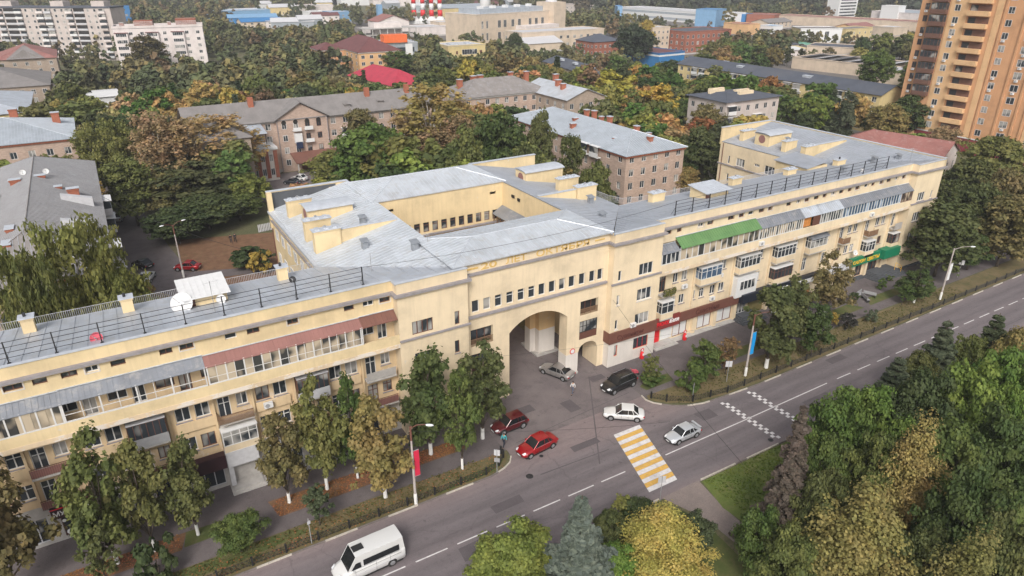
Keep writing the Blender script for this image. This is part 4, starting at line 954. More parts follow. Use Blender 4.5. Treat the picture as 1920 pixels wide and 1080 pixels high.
# ================================================================== ground, road, pavements, verges
def groundmat(name, stops, scale, fine=30, bump=.4, extra=None, extra_amt=.5, rough=.95, streak=False, cracks=False):
    m, n, l, b = nm(name); tc = n.new('ShaderNodeTexCoord')
    a = add(n, 'ShaderNodeTexNoise', Scale=scale, Detail=9.0, Roughness=.68); 
    if streak:
        mp = add(n, 'ShaderNodeMapping'); mp.inputs['Scale'].default_value = (.18, 1.6, 1); l.new(tc.outputs['Object'], mp.inputs[0]); l.new(mp.outputs[0], a.inputs['Vector'])
    else: l.new(tc.outputs['Object'], a.inputs['Vector'])
    r = ramp(n, stops); l.new(a.outputs[0], r.inputs[0])
    f = add(n, 'ShaderNodeTexNoise', Scale=fine, Detail=3.0); l.new(tc.outputs['Object'], f.inputs['Vector'])
    rf = ramp(n, [(.3, (.72,)*3), (.7, (1.25,)*3)]); l.new(f.outputs[0], rf.inputs[0])
    mx = n.new('ShaderNodeMix'); mx.data_type = 'RGBA'; mx.blend_type = 'MULTIPLY'; mx.inputs[0].default_value = 1; l.new(r.outputs[0], mx.inputs[6]); l.new(rf.outputs[0], mx.inputs[7]); out = mx.outputs[2]
    if extra:
        e = add(n, 'ShaderNodeTexNoise', Scale=scale*2.3, Detail=8.0, Roughness=.75); l.new(tc.outputs['Object'], e.inputs['Vector'])
        re = ramp(n, [(.52, (0, 0, 0)), (.66, (extra_amt,)*3)]); l.new(e.outputs[0], re.inputs[0])
        m2 = n.new('ShaderNodeMix'); m2.data_type = 'RGBA'; l.new(re.outputs[0], m2.inputs[0]); l.new(out, m2.inputs[6]); m2.inputs[7].default_value = (*extra, 1); out = m2.outputs[2]
    if streak:
        sy = n.new('ShaderNodeSeparateXYZ'); l.new(tc.outputs['Object'], sy.inputs[0]); mr = n.new('ShaderNodeMapRange'); mr.inputs[1].default_value = 37; mr.inputs[2].default_value = 48.5; l.new(sy.outputs[1], mr.inputs[0])
        wn_ = add(n, 'ShaderNodeTexNoise', Scale=.25, Detail=3.0); l.new(tc.outputs['Object'], wn_.inputs['Vector']); ma = n.new('ShaderNodeMath'); ma.operation = 'MULTIPLY_ADD'; ma.inputs[1].default_value = .07; l.new(wn_.outputs[0], ma.inputs[0]); l.new(mr.outputs[0], ma.inputs[2])
        rl = ramp(n, [(.04, (1.22, 1.16, 1.12)), (.12, (1.0, 1.0, 1.0)), (.2, (.84,)*3), (.27, (.98,)*3), (.35, (.84,)*3), (.45, (1.08, 1.06, 1.05)), (.56, (.83,)*3), (.63, (.97,)*3), (.72, (.82,)*3), (.82, (1.06, 1.04, 1.03)), (.97, (1.28, 1.18, 1.12))]); l.new(ma.outputs[0], rl.inputs[0])
        m6 = n.new('ShaderNodeMix'); m6.data_type = 'RGBA'; m6.blend_type = 'MULTIPLY'; m6.inputs[0].default_value = 1; l.new(out, m6.inputs[6]); l.new(rl.outputs[0], m6.inputs[7]); out = m6.outputs[2]
    if cracks:
        vo = n.new('ShaderNodeTexVoronoi'); vo.feature = 'DISTANCE_TO_EDGE'; vo.inputs['Scale'].default_value = .16
        wp = add(n, 'ShaderNodeTexNoise', Scale=.7, Detail=5.0); l.new(tc.outputs['Object'], wp.inputs['Vector']); vm = n.new('ShaderNodeMix'); vm.data_type = 'RGBA'; vm.blend_type = 'ADD'; vm.inputs[0].default_value = 2.2; l.new(tc.outputs['Object'], vm.inputs[6]); l.new(wp.outputs[1], vm.inputs[7]); vm.clamp_result = False; l.new(vm.outputs[2], vo.inputs['Vector'])
        rc = ramp(n, [(.0, (.38,)*3), (.010, (0, 0, 0))]); l.new(vo.outputs[0], rc.inputs[0])
        mk_ = add(n, 'ShaderNodeTexNoise', Scale=.12, Detail=3.0); l.new(tc.outputs['Object'], mk_.inputs['Vector']); rk = ramp(n, [(.45, (0, 0, 0)), (.6, (1, 1, 1))]); l.new(mk_.outputs[0], rk.inputs[0])
        mm = n.new('ShaderNodeMath'); mm.operation = 'MULTIPLY'; l.new(rc.outputs[0], mm.inputs[0]); l.new(rk.outputs[0], mm.inputs[1])
        m4 = n.new('ShaderNodeMix'); m4.data_type = 'RGBA'; l.new(mm.outputs[0], m4.inputs[0]); l.new(out, m4.inputs[6]); m4.inputs[7].default_value = (.07, .06, .063, 1); out = m4.outputs[2]
        st_ = add(n, 'ShaderNodeTexNoise', Scale=1.1, Detail=2.0); l.new(tc.outputs['Object'], st_.inputs['Vector']); rs_ = ramp(n, [(.70, (0, 0, 0)), (.76, (.55,)*3)]); l.new(st_.outputs[0], rs_.inputs[0])
        m5 = n.new('ShaderNodeMix'); m5.data_type = 'RGBA'; l.new(rs_.outputs[0], m5.inputs[0]); l.new(out, m5.inputs[6]); m5.inputs[7].default_value = (.06, .052, .055, 1); out = m5.outputs[2]
    l.new(out, b.inputs['Base Color']); b.inputs['Roughness'].default_value = rough
    bp = add(n, 'ShaderNodeBump', Strength=bump, Distance=.02); l.new(f.outputs[0], bp.inputs['Height']); l.new(bp.outputs[0], b.inputs['Normal'])
    return m
G = dict(
 earth=groundmat('earth_and_grass', [(.3, (.06, .07, .025)), (.5, (.10, .10, .045)), (.7, (.16, .125, .08))], .06, 3),
 road=groundmat('road_asphalt', [(.3, (.135, .115, .121)), (.5, (.158, .136, .143)), (.7, (.18, .156, .162))], 1.0, 25, .25, extra=(.095, .082, .088), extra_amt=.5, streak=True, cracks=True),
 apron=groundmat('worn_asphalt', [(.3, (.125, .105, .108)), (.5, (.155, .131, .132)), (.7, (.185, .157, .155))], .25, 20, .3, extra=(.085, .072, .075), extra_amt=.6, cracks=True),
 walk=groundmat('pavement_asphalt', [(.3, (.10, .085, .088)), (.5, (.125, .106, .108)), (.7, (.15, .13, .13))], .3, 18, .3, extra=(.07, .055, .05), extra_amt=.5, cracks=True),
 grass=groundmat('grass', [(.3, (.045, .065, .014)), (.5, (.075, .092, .022)), (.7, (.12, .105, .04))], .5, 22, .8, extra=(.16, .105, .055), extra_amt=.45),
 lawn=groundmat('lawn', [(.3, (.065, .105, .016)), (.5, (.115, .15, .03)), (.7, (.17, .165, .055))], .35, 22, .8, extra=(.17, .14, .07), extra_amt=.35),
 leaves=groundmat('leaf_littered_soil', [(.3, (.11, .055, .03)), (.5, (.17, .085, .045)), (.7, (.21, .12, .065))], .8, 14, .8, extra=(.075, .085, .025), extra_amt=.6),
 dry=groundmat('dry_grass', [(.3, (.09, .08, .03)), (.5, (.14, .11, .05)), (.7, (.19, .135, .075))], .5, 20, .8, extra=(.075, .085, .025), extra_amt=.6),
 path=groundmat('gravel_path', [(.3, (.17, .14, .13)), (.5, (.22, .18, .165)), (.7, (.26, .21, .19))], .5, 18, .3),
 yard=groundmat('industrial_yard', [(.3, (.10, .09, .085)), (.5, (.15, .135, .125)), (.7, (.20, .18, .165))], .05, 2, .2),
)
def sheet(name, polys, mat, z, kind='structure', parent=None):
    b = MB()
    for poly in polys:
        A_ = sum(poly[i][0]*poly[(i+1)%len(poly)][1]-poly[(i+1)%len(poly)][0]*poly[i][1] for i in range(len(poly)))
        if A_ < 0: poly = poly[::-1]
        b.quad(*[(x, y, z) for x, y in poly])
    o = b.build(name, mat, parent)
    if kind: o['kind'] = kind
    return o
sheet('ground', [[(-1500, -300), (3200, -300), (3200, 3600), (-1500, 3600)]], G['earth'], 0)
YK, YS = 47.9, 37.0
def arc(cx, cy, r, a0, a1, n=8): return [(cx+r*math.cos(math.radians(a0+(a1-a0)*i/n)), cy+r*math.sin(math.radians(a0+(a1-a0)*i/n))) for i in range(n+1)]
cornerL = [(26.0, YK), (27.4, 48.15), (28.6, 48.6), (29.3, 49.3), (29.6, 50.2), (29.5, 51.0)]
cornerR = [(48.3, 51.3), (48.1, 50.4), (48.5, 49.4), (49.6, 48.2), (51.2, 47.1), (53.5, 46.4), (57.5, 46.15)]
KN = [(-60, YK)]+cornerL
road_poly = [(-90, YS), (260, YS-.5), (260, 47.0), (130, 46.8), (100, 46.4), (62, 46.0)]+cornerR[::-1]+[(48.3, 55.0), (29.5, 55.0)]+cornerL[::-1]+[(-90, YK)]
road = sheet('road', [road_poly], G['road'], .004)
sheet('forecourt', [[(29.4, 50.9), (48.4, 51.2), (48.4, 59.35), (44.9, 59.35), (44.9, 100), (33, 100), (33, 59.9), (29.4, 59.9)], [(44.95, 59.35), (48.7, 59.35), (48.7, 70), (44.95, 70)]], G['apron'], .008)
sheet('pavement', [[(-60, 55.6), (29.4, 55.6), (29.4, 59.95), (-60, 59.95)], [(-60, 51.1), (29.45, 50.7), (29.4, 55.6), (-60, 55.6)]], G['walk'], .012)
sheet('pavement', [[(48.4, 53.9), (130, 54.2), (130, 60), (48.4, 60)], [(48.45, 50.4), (140, 51.0), (140, 54.2), (48.4, 53.9)]], G['walk'], .012)
# verges and beds (on thin raised sheets)
sheet('verge', [[(-60, YK+.2), (26, YK+.2), (28.3, 48.9), (29.1, 49.8), (29.1, 50.6), (15, 51.0), (-60, 51.0)]], G['dry'], .05)
sheet('verge', [[(48.8, 51.0), (48.5, 50.3), (49.0, 49.5), (50.2, 48.4), (52.6, 47.0), (57.5, 46.4), (62, 46.25), (100, 46.65), (131, 47.1), (133, 50.8), (80, 50.3)]], G['dry'], .05)
sheet('grass_strip', [[(-60, 49.5), (2, 49.4), (9, 49.8), (7, 50.9), (-60, 51.05)], [(20, 48.2), (27, 48.4), (28.5, 49.6), (24, 49.3)]], G['grass'], .054)
sheet('tree_bed', [[(-60, 53.3), (-1.6, 53.3), (-1.0, 55.4), (-60, 55.6)], [(6.8, 53.0), (17.5, 53.0), (17.5, 55.3), (6.2, 55.6)], [(19.5, 53.1), (26, 53.1), (26, 55), (19.5, 55.2)]], G['leaves'], .02)
sheet('grass_bed', [[(-1.4, 53.5), (4.4, 53.6), (4.6, 55.1), (-1, 55.4)], [(49.6, 51.9), (54.0, 52.0), (54.4, 53.5), (51.3, 53.9), (49.4, 52.9)], [(57, 51.6), (73, 51.9), (73, 53.6), (58, 53.4)], [(76, 52.0), (92, 52.4), (91, 54.4), (78, 53.8)], [(93.5, 52.4), (111, 52.7), (111, 54.2), (95, 54.2)]], G['grass'], .02)
# south side
sheet('lawn', [[(43.6, YS-.3), (150, YS-.8), (150, -20), (44, -20), (42.8, 31), (42.6, 33)]], G['lawn'], .03)
sheet('path', [[(38.6, YS-.02), (43.4, YS-.02), (42.7, 33), (42.6, 28), (44, 10), (41, 10), (40.3, 28), (40.2, 32.8)]], G['path'], .012)
sheet('lawn', [[(38.2, YS-.3), (-60, YS-.3), (-60, -20), (38, -20), (38.8, 20), (39.8, 33)]], G['grass'], .03)
# yards behind
sheet('yard_lane', [[(-1.5, 100), (5.5, 100), (8, 118), (6.2, 135), (2.8, 172), (0, 230), (-12, 420), (-19, 420), (-6, 230), (-2.8, 165)]], G['walk'], .008)
sheet('yard_path', [[(5, 119), (24, 112), (24, 110), (8, 114)]], G['walk'], .012); sheet('yard_court', [[(20, 150), (60, 150), (75, 170), (28, 171)], [(24, 128), (34, 128), (40, 150), (28, 150)]], G['apron'], .008); sheet('yard_earth', [[(6, 100), (40, 100), (34, 127), (8, 135)]], G['leaves'], .004)
# industrial zone floor
iz = [at(u, v) for u, v in ((1300, 105), (1480, 160), (1640, 165), (1720, 120), (1720, 40), (1150, 36), (1080, 80), (1180, 105))]
sheet('industrial_yard', [iz], G['yard'], .004); sheet('industrial_yard', [[at(u, v) for u, v in ((640, 75), (980, 75), (980, 30), (640, 30))]], G['yard'], .004)
# ---- markings
mk_w = paint((.62, .60, .60), .8, .12, 3.0, name='worn_white_marking', dirt=(.3, .27, .27), dirt_amt=.5)
mk_y = paint((.60, .36, .085), .8, .12, 3.0, name='worn_yellow_marking', dirt=(.3, .21, .12), dirt_amt=.4)
def mark(poly, mat, name='lane_marking', z=.009):
    b = MB(); A_ = sum(poly[i][0]*poly[(i+1)%4][1]-poly[(i+1)%4][0]*poly[i][1] for i in range(4)); poly = poly if A_ > 0 else poly[::-1]
    b.quad(*[(x, y, z) for x, y in poly]); return b.build(name, mat, road)
x = 31.1-3.95*20
while x < 38: mark([(x, 41.65), (x+3.0, 41.65), (x+3.0, 41.78), (x, 41.78)], mk_w); x += 3.95
mark([(43.3, 41.55), (55.6, 41.65), (55.6, 41.78), (43.3, 41.68)], mk_w); mark([(55.6, 41.65), (69.5, 41.85), (69.5, 41.98), (55.6, 41.78)], mk_w)
x = 71.4
while x < 170: mark([(x, 41.85), (x+2.6, 41.85), (x+2.6, 41.98), (x, 41.98)], mk_w); x += 4.0
for i in range(15):
    t0, t1 = i/15, (i+.97)/15
    p = lambda t, s: (40.8-2.7*t+3.6*s, 47.05-8.9*t)
    mark([p(t0, 0), p(t0, 1), p(t1, 1), p(t1, 0)], mk_w if i % 2 == 0 else mk_y, 'crossing_stripe', .012)
for x0 in (55.15, 59.55):
    for j in range(20):
        y = 45.5-.4*j; s = .42*(j % 2)
        mark([(x0+s, y), (x0+s+.42, y), (x0+s+.42, y-.4), (x0+s, y-.4)], mk_w, 'check_marking')
def disc(cx, cy, r, name, mat, z=.011):
    b = MB(); b.lathe((cx, cy, z-.004), [(r, 0), (r, .004)], 16); b.build(name, mat, road)
disc(*at(993, 893), .38, 'manhole_cover', M['black']); disc(*at(1445, 825), .3, 'manhole_cover', M['black']); disc(*at(1015, 855), .22, 'drain_cover', M['black'])
# patched strips in the asphalt
patch = groundmat('patched_asphalt', [(.3, (.085, .072, .078)), (.7, (.11, .095, .10))], .6, 22, .3)
mark([(30.5, 45.6), (38.8, 45.3), (38.9, 45.42), (30.5, 45.75)], patch, 'asphalt_joint', .008); mark([(31, 51.2), (47.5, 52.6), (47.5, 52.68), (31, 51.28)], patch, 'asphalt_joint', .016)
mark([(45.5, 58), (36.5, 44), (36.6, 43.9), (45.6, 57.9)], patch, 'asphalt_joint', .017)
mark([(60, 38.2), (110, 38.6), (110, 38.72), (60, 38.3)], patch, 'asphalt_joint', .008)
pr_ = random.Random(8)
for (x, y, w, d) in ((33.5, 55.2, 2.6, 1.4), (39.2, 52.8, 1.5, 2.2), (45.2, 56.6, 2.0, 1.1), (35.5, 46.8, 3.4, .9), (51.0, 43.9, 2.2, 1.5), (63.5, 39.4, 4.2, 1.3), (74.0, 44.4, 3.0, 1.2), (24.0, 43.2, 3.2, 1.1), (19.0, 39.6, 2.4, 1.6), (88.0, 39.0, 5.0, 1.2)):
    j = lambda: pr_.uniform(-.08, .08)
    mark([(x+j(), y+j()), (x+w+j(), y+j()), (x+w+j(), y+d+j()), (x+j(), y+d+j())], patch, 'asphalt_patch', .0085 if y < 48 or x > 50 else .0145)
# ---- kerbs: individual stones, some painted white
kp = MB(); kp.box(-.5, .5, -.08, .08, 0, .15)
_km = {}
def kerb(pts, name, white=lambda i: (i // 3) % 2 == 0, L=.98):
    t = empty(name, (pts[0][0], pts[0][1], 0)); t['kind'] = 'structure'
    i = 0; seg = 0; 
    # walk along polyline
    P = [Vector((x, y, 0)) for x, y in pts]; tot = [0]
    for a, c in zip(P, P[1:]): tot.append(tot[-1]+(c-a).length)
    def pos(s):
        for k in range(len(P)-1):
            if s <= tot[k+1] or k == len(P)-2: return P[k]+(P[k+1]-P[k])*((s-tot[k])/(tot[k+1]-tot[k]))
    s = 0; o0 = Vector((pts[0][0], pts[0][1], 0))
    while s+L <= tot[-1]:
        a, c = pos(s), pos(s+L); w = white(i); key = (round(L, 2), w)
        if key not in _km:
            b = MB(); b.box(-L/2+.012, L/2-.012, -.065, .065, 0, .14); _km[key] = b.mesh('kerb_stone', paint((.47, .425, .37), .85, .2, 4, name='white_kerb_paint', dirt=(.3, .27, .24)) if w else M['concrete_kerb'])
        o = put('kerb_stone', _km[key], t, (a+c)/2-o0, math.atan2(c.y-a.y, c.x-a.x)); s += L; i += 1
    return t
M['concrete_kerb'] = paint((.17, .145, .135), .9, .2, 3.0, name='dark_kerb', dirt=(.09, .07, .06))
kerb([(-20, YK+.05)]+cornerL, 'kerb'); kerb(cornerR+[(62, 45.95), (100, 46.35), (131, 46.75)], 'kerb')
kerb([(43.6, YS-.1), (112, YS-.35)], 'kerb', white=lambda i: i % 4 != 3, L=1.6); kerb([(-5, YS-.1), (38.4, YS-.1)], 'kerb', white=lambda i: i % 5 < 3, L=1.2)
# grass tufts and fallen leaves along the beds (real relief, uncountable)
def scatter(name, polys, n, size, mat, color, seed, z=.055, up=True):
    r = random.Random(seed); b = MB()
    for poly in polys:
        xs = [p[0] for p in poly]; ys = [p[1] for p in poly]
        for _ in range(n):
            x, y = r.uniform(min(xs), max(xs)), r.uniform(min(ys), max(ys)); a = r.uniform(0, 6.28); s = size*r.uniform(.6, 1.4)
            dx, dy = math.cos(a)*s, math.sin(a)*s
            if up: b.quad((x-dx, y-dy, z), (x+dx, y+dy, z), (x+dx*.7+dy*.3, y+dy*.7-dx*.3, z+s*.9), (x-dx*.7+dy*.3, y-dy*.7-dx*.3, z+s*.9))
            else: b.quad((x-dx, y-dy, z), (x+dy, y-dx, z+s*.4), (x+dx, y+dy, z+.01), (x-dy, y+dx, z+.02))
    o = b.build(name, mat); o.color = (*color, 1); tag(o, kind='stuff'); return o
tag(scatter('grass_tufts', [((-15, 48.3), (26, 50.9)), ((51, 46.9), (110, 50.1))], 2600, .09, M['leaf'], (.085, .085, .03), 5), 'short dull green grass tufts on the verges behind the low fence', 'grass')
tag(scatter('fallen_leaves', [((-15, 48.3), (28, 50.8)), ((6.5, 53.1), (17.3, 55.4)), ((-15, 53.4), (-1.6, 55.4)), ((19.6, 53.2), (26, 55))], 900, .07, M['leaf'], (.26, .12, .05), 6, up=False), 'brown fallen leaves scattered under the street trees', 'leaves')
tag(scatter('lawn_grass', [((43.8, 30), (60, 36.6))], 3500, .09, M['leaf'], (.10, .14, .025), 8), 'bright lawn grass in the corner between the gravel path and the road', 'grass')

# ================================================================== fences
def low_fence(pts, label, step=2.75):
    t = empty('low_fence', (pts[0][0], pts[0][1], 0), label, 'fence', world=True)
    P = [Vector((x, y, 0)) for x, y in pts]
    pm = MB(); pm.box(-.07, .07, -.07, .07, 0, .95); pm.box(-.09, .09, -.09, .09, .95, 1.0); me = pm.mesh('post', M['black'])
    for a, c in zip(P, P[1:]):
        n = max(1, round((c-a).length/step))
        for k in range(n):
            p, q = a+(c-a)*k/n, a+(c-a)*(k+1)/n
            d = (q-p).normalized(); put('post', me, t, p-P[0])
            b = MB(); p1 = p+d*.1; q1 = q-d*.1
            for z in (.22, .8): b.tube(p1+Vector((0,0,z)), q1+Vector((0,0,z)), .018, 4)
            m_ = max(2, int((q1-p1).length/.3))
            for j in range(m_):
                u = p1+(q1-p1)*j/m_; w = p1+(q1-p1)*(j+1)/m_; h = (u+w)/2
                b.tube(u+Vector((0,0,.22)), w+Vector((0,0,.8)), .016, 3); b.tube(u+Vector((0,0,.8)), w+Vector((0,0,.22)), .016, 3); b.tube(u+Vector((0,0,.1)), u+Vector((0,0,.86)), .014, 3)
            b.build('fence_panel', M['black'], t)
    put('post', me, t, P[-1]-P[0])
low_fence([(-22, YK+.45), (25.8, YK+.45), (27.6, 48.9), (28.6, 49.8), (28.7, 50.5)], 'low black metal fence along the kerb left of the junction')
low_fence([(48.9, 50.3), (50.0, 48.9), (52.6, 47.3), (57.5, 46.6), (100, 46.9), (130, 47.3)], 'low black metal fence along the kerb right of the junction', 2.9)

# ================================================================== lamps, signs, banners
def lamp_post(x, y, h, arm, label, twin=False, rust=True):
    t = empty('street_lamp', (x, y, 0), label, 'street lamp')
    b = MB(); b.lathe((0, 0, 1.3), [(.13, 0), (.12, (h-1.3)*.4), (.09, (h-1.3)*.8)], 8); b.build('pole', M['pole'], t)
    b = MB(); b.lathe((0, 0, 0), [(.17, 0), (.17, 1.1), (.135, 1.3)], 8); b.build('painted_base', M['whitewash'], t)
    b = MB(); b.lathe((0, 0, 1.3+(h-1.3)*.8), [(.10, 0), (.10, (h-1.3)*.2)], 8)
    arms = [arm] if not twin else [arm, (-arm[0]*.9, -arm[1]*.9)]
    for ax, ay in arms: b.path([(0, 0, h-.15), (ax*.4, ay*.4, h+.25), (ax*.85, ay*.85, h+.35)], .045)
    b.build('bracket', M['sign_brown'] if rust else M['pole'], t)
    for ax, ay in arms:
        b = MB(); L = math.hypot(ax, ay); ux, uy = ax/L, ay/L; c = Vector((ax*.85, ay*.85, h+.33))
        for k in range(5):
            pass
        prof = [(0.02, 0), (.13, .1), (.17, .3), (.14, .6), (.04, .75)]
        n = 8; vs = []
        for r, s in prof:
            for i in range(n):
                a = 2*math.pi*i/n; vs.append((c.x+ux*s-uy*r*math.cos(a), c.y+uy*s+ux*r*math.cos(a), c.z+r*.55*math.sin(a)))
        b._add(vs, [(j*n+i, j*n+(i+1)%n, (j+1)*n+(i+1)%n, (j+1)*n+i) for j in range(4) for i in range(n)]+[tuple(range(n))[::-1], tuple(range(4*n, 5*n))]); b.build('lamp_head', M['lamp'], t, smooth=True)
    return t
def h_for(x, y, py):
    lo, hi = 0.0, 45.0
    for _ in range(40):
        m = (lo+hi)/2
        if proj(x, y, m)[1] > py: lo = m
        else: hi = m
    return lo
def banner(x, y, z0, z1, w, mat, label):
    t = empty('banner', (x, y, z0), label, 'banner', world=True)
    b = MB(); n = 8
    for k in range(n): 
        za, zc = z0+(z1-z0)*k/n, z0+(z1-z0)*(k+1)/n; b.box(x, x+w, y-.02+.02*math.sin(k), y+.005+.02*math.sin(k), za, zc)
    b.build('cloth', M[mat], t); b = MB(); b.box(x-.12, x+w, y-.03, y+.03, z1, z1+.04); b.box(x-.12, x+w, y-.03, y+.03, z0-.04, z0); b.build('holder', M['grey'], t)
L1 = at(780, 945); L2 = at(1397, 705); L3 = at(1762, 562)
lamp_post(*L1, h_for(*L1, 800), (1.3, -1.0), 'street lamp with a red banner on the verge left of the junction')
lamp_post(*L2, h_for(*L2, 590), (1.9, -1.0), 'street lamp with a blue banner right of the junction')
lamp_post(*L3, h_for(*L3, 466), (2.2, -1.4), 'street lamp with a white banner near the end of the long building', rust=False)
lamp_post(*at(345, 520), 9.0, (1.6, .6), 'twin-headed lamp post in the yard behind the left wing', twin=True)
banner(L1[0]+.12, L1[1]-.05, h_for(*L1, 893), h_for(*L1, 846), .5, 'red_flag', 'narrow red banner on the left street lamp')
banner(L2[0]+.12, L2[1]-.05, h_for(*L2, 665), h_for(*L2, 624), .6, 'blue_flag', 'bright blue banner on the street lamp right of the junction')
banner(L3[0]+.12, L3[1]-.05, h_for(*L3, 526), h_for(*L3, 495), .7, 'white', 'white banner board on the far right street lamp')
def signpost(x, y, h, boards, label, rz=0):
    t = empty('road_sign', (x, y, 0), label, 'road sign', rz=rz)
    b = MB(); b.tube((0, 0, 0), (0, 0, h), .035, 6); b.build('pole', M['grey'], t)
    for (z, w, hh, mat, shape) in boards:
        b = MB()
        if shape == 'box': b.box(-w/2, w/2, -.05, -.035, z, z+hh)
        else: b.lathe((0, -.05, z+hh/2), [(w/2, 0), (w/2, .015)], 14, 'y')
        b.build('sign_plate', M[mat], t)
    return t
signpost(*at(932, 888), 3.0, [(2.2, .6, .7, 'lgrey', 'box'), (1.4, .55, .5, 'grey', 'box')], 'grey-backed road sign at the left corner of the junction', 2.4)
signpost(*at(1237, 940), 3.0, [(2.2, .75, .75, 'blue_sign', 'box')] if 'blue_sign' in M else [(2.2, .75, .75, 'lgrey', 'box')], 'crossing sign seen from behind at the south end of the zebra', 2.8)
signpost(*at(1362, 716), 3.0, [(2.1, .8, .8, 'lgrey', 'box')], 'square road sign seen from behind beside the small tree', 2.6)
signpost(*at(1298, 748), 2.6, [], 'bare white pole on the verge at the right corner')
signpost(*at(585, 1020), 2.9, [(2.3, .3, .35, 'lgrey', 'box')], 'thin white pole in the grass left of the junction', .3)
signpost(*at(1795, 520), 3.0, [(2.2, .8, .8, 'text_white', 'box')], 'road sign near the last street lamp', 2.0)
signpost(*at(1860, 425), 3.2, [(2.3, .8, .8, 'blue_flag', 'box')], 'blue sign at the far right end of the verge', 0)
# overhead cables
def cable(p, q, sag, label, r=.022):
    p = Vector(p); q = Vector(q); t = empty('cable', p, label, 'cable', world=True); b = MB(); n = 24
    pts = [p+(q-p)*i/n+Vector((0, 0, -4*sag*(i/n)*(1-i/n))) for i in range(n+1)]
    b.path(pts, r, 3); b.build('wire', M['black'], t)
cable((19.1, 60.3, 19.6), (60.3, 60.3, 19.6), .9, 'dark cable slung over the arch roof between the two black rails')
cable((L1[0], L1[1], 8.4), (39.2, 37.6, 8.2), .5, 'overhead cable from the red-banner lamp across the road', .015)
cable((48.9, 58.3, 9.5), (40.5, 30, 8.0), .5, 'overhead cable from the right tower over the crossing', .018)
cable((29.4, 58.4, 7.2), (L2[0], L2[1], 8.0), .6, 'thin overhead cable from the left tower to the blue-banner lamp', .012)
cable((-2, 128, 12), (14, 100, 9), .8, 'light cable above the yard lane', .03)
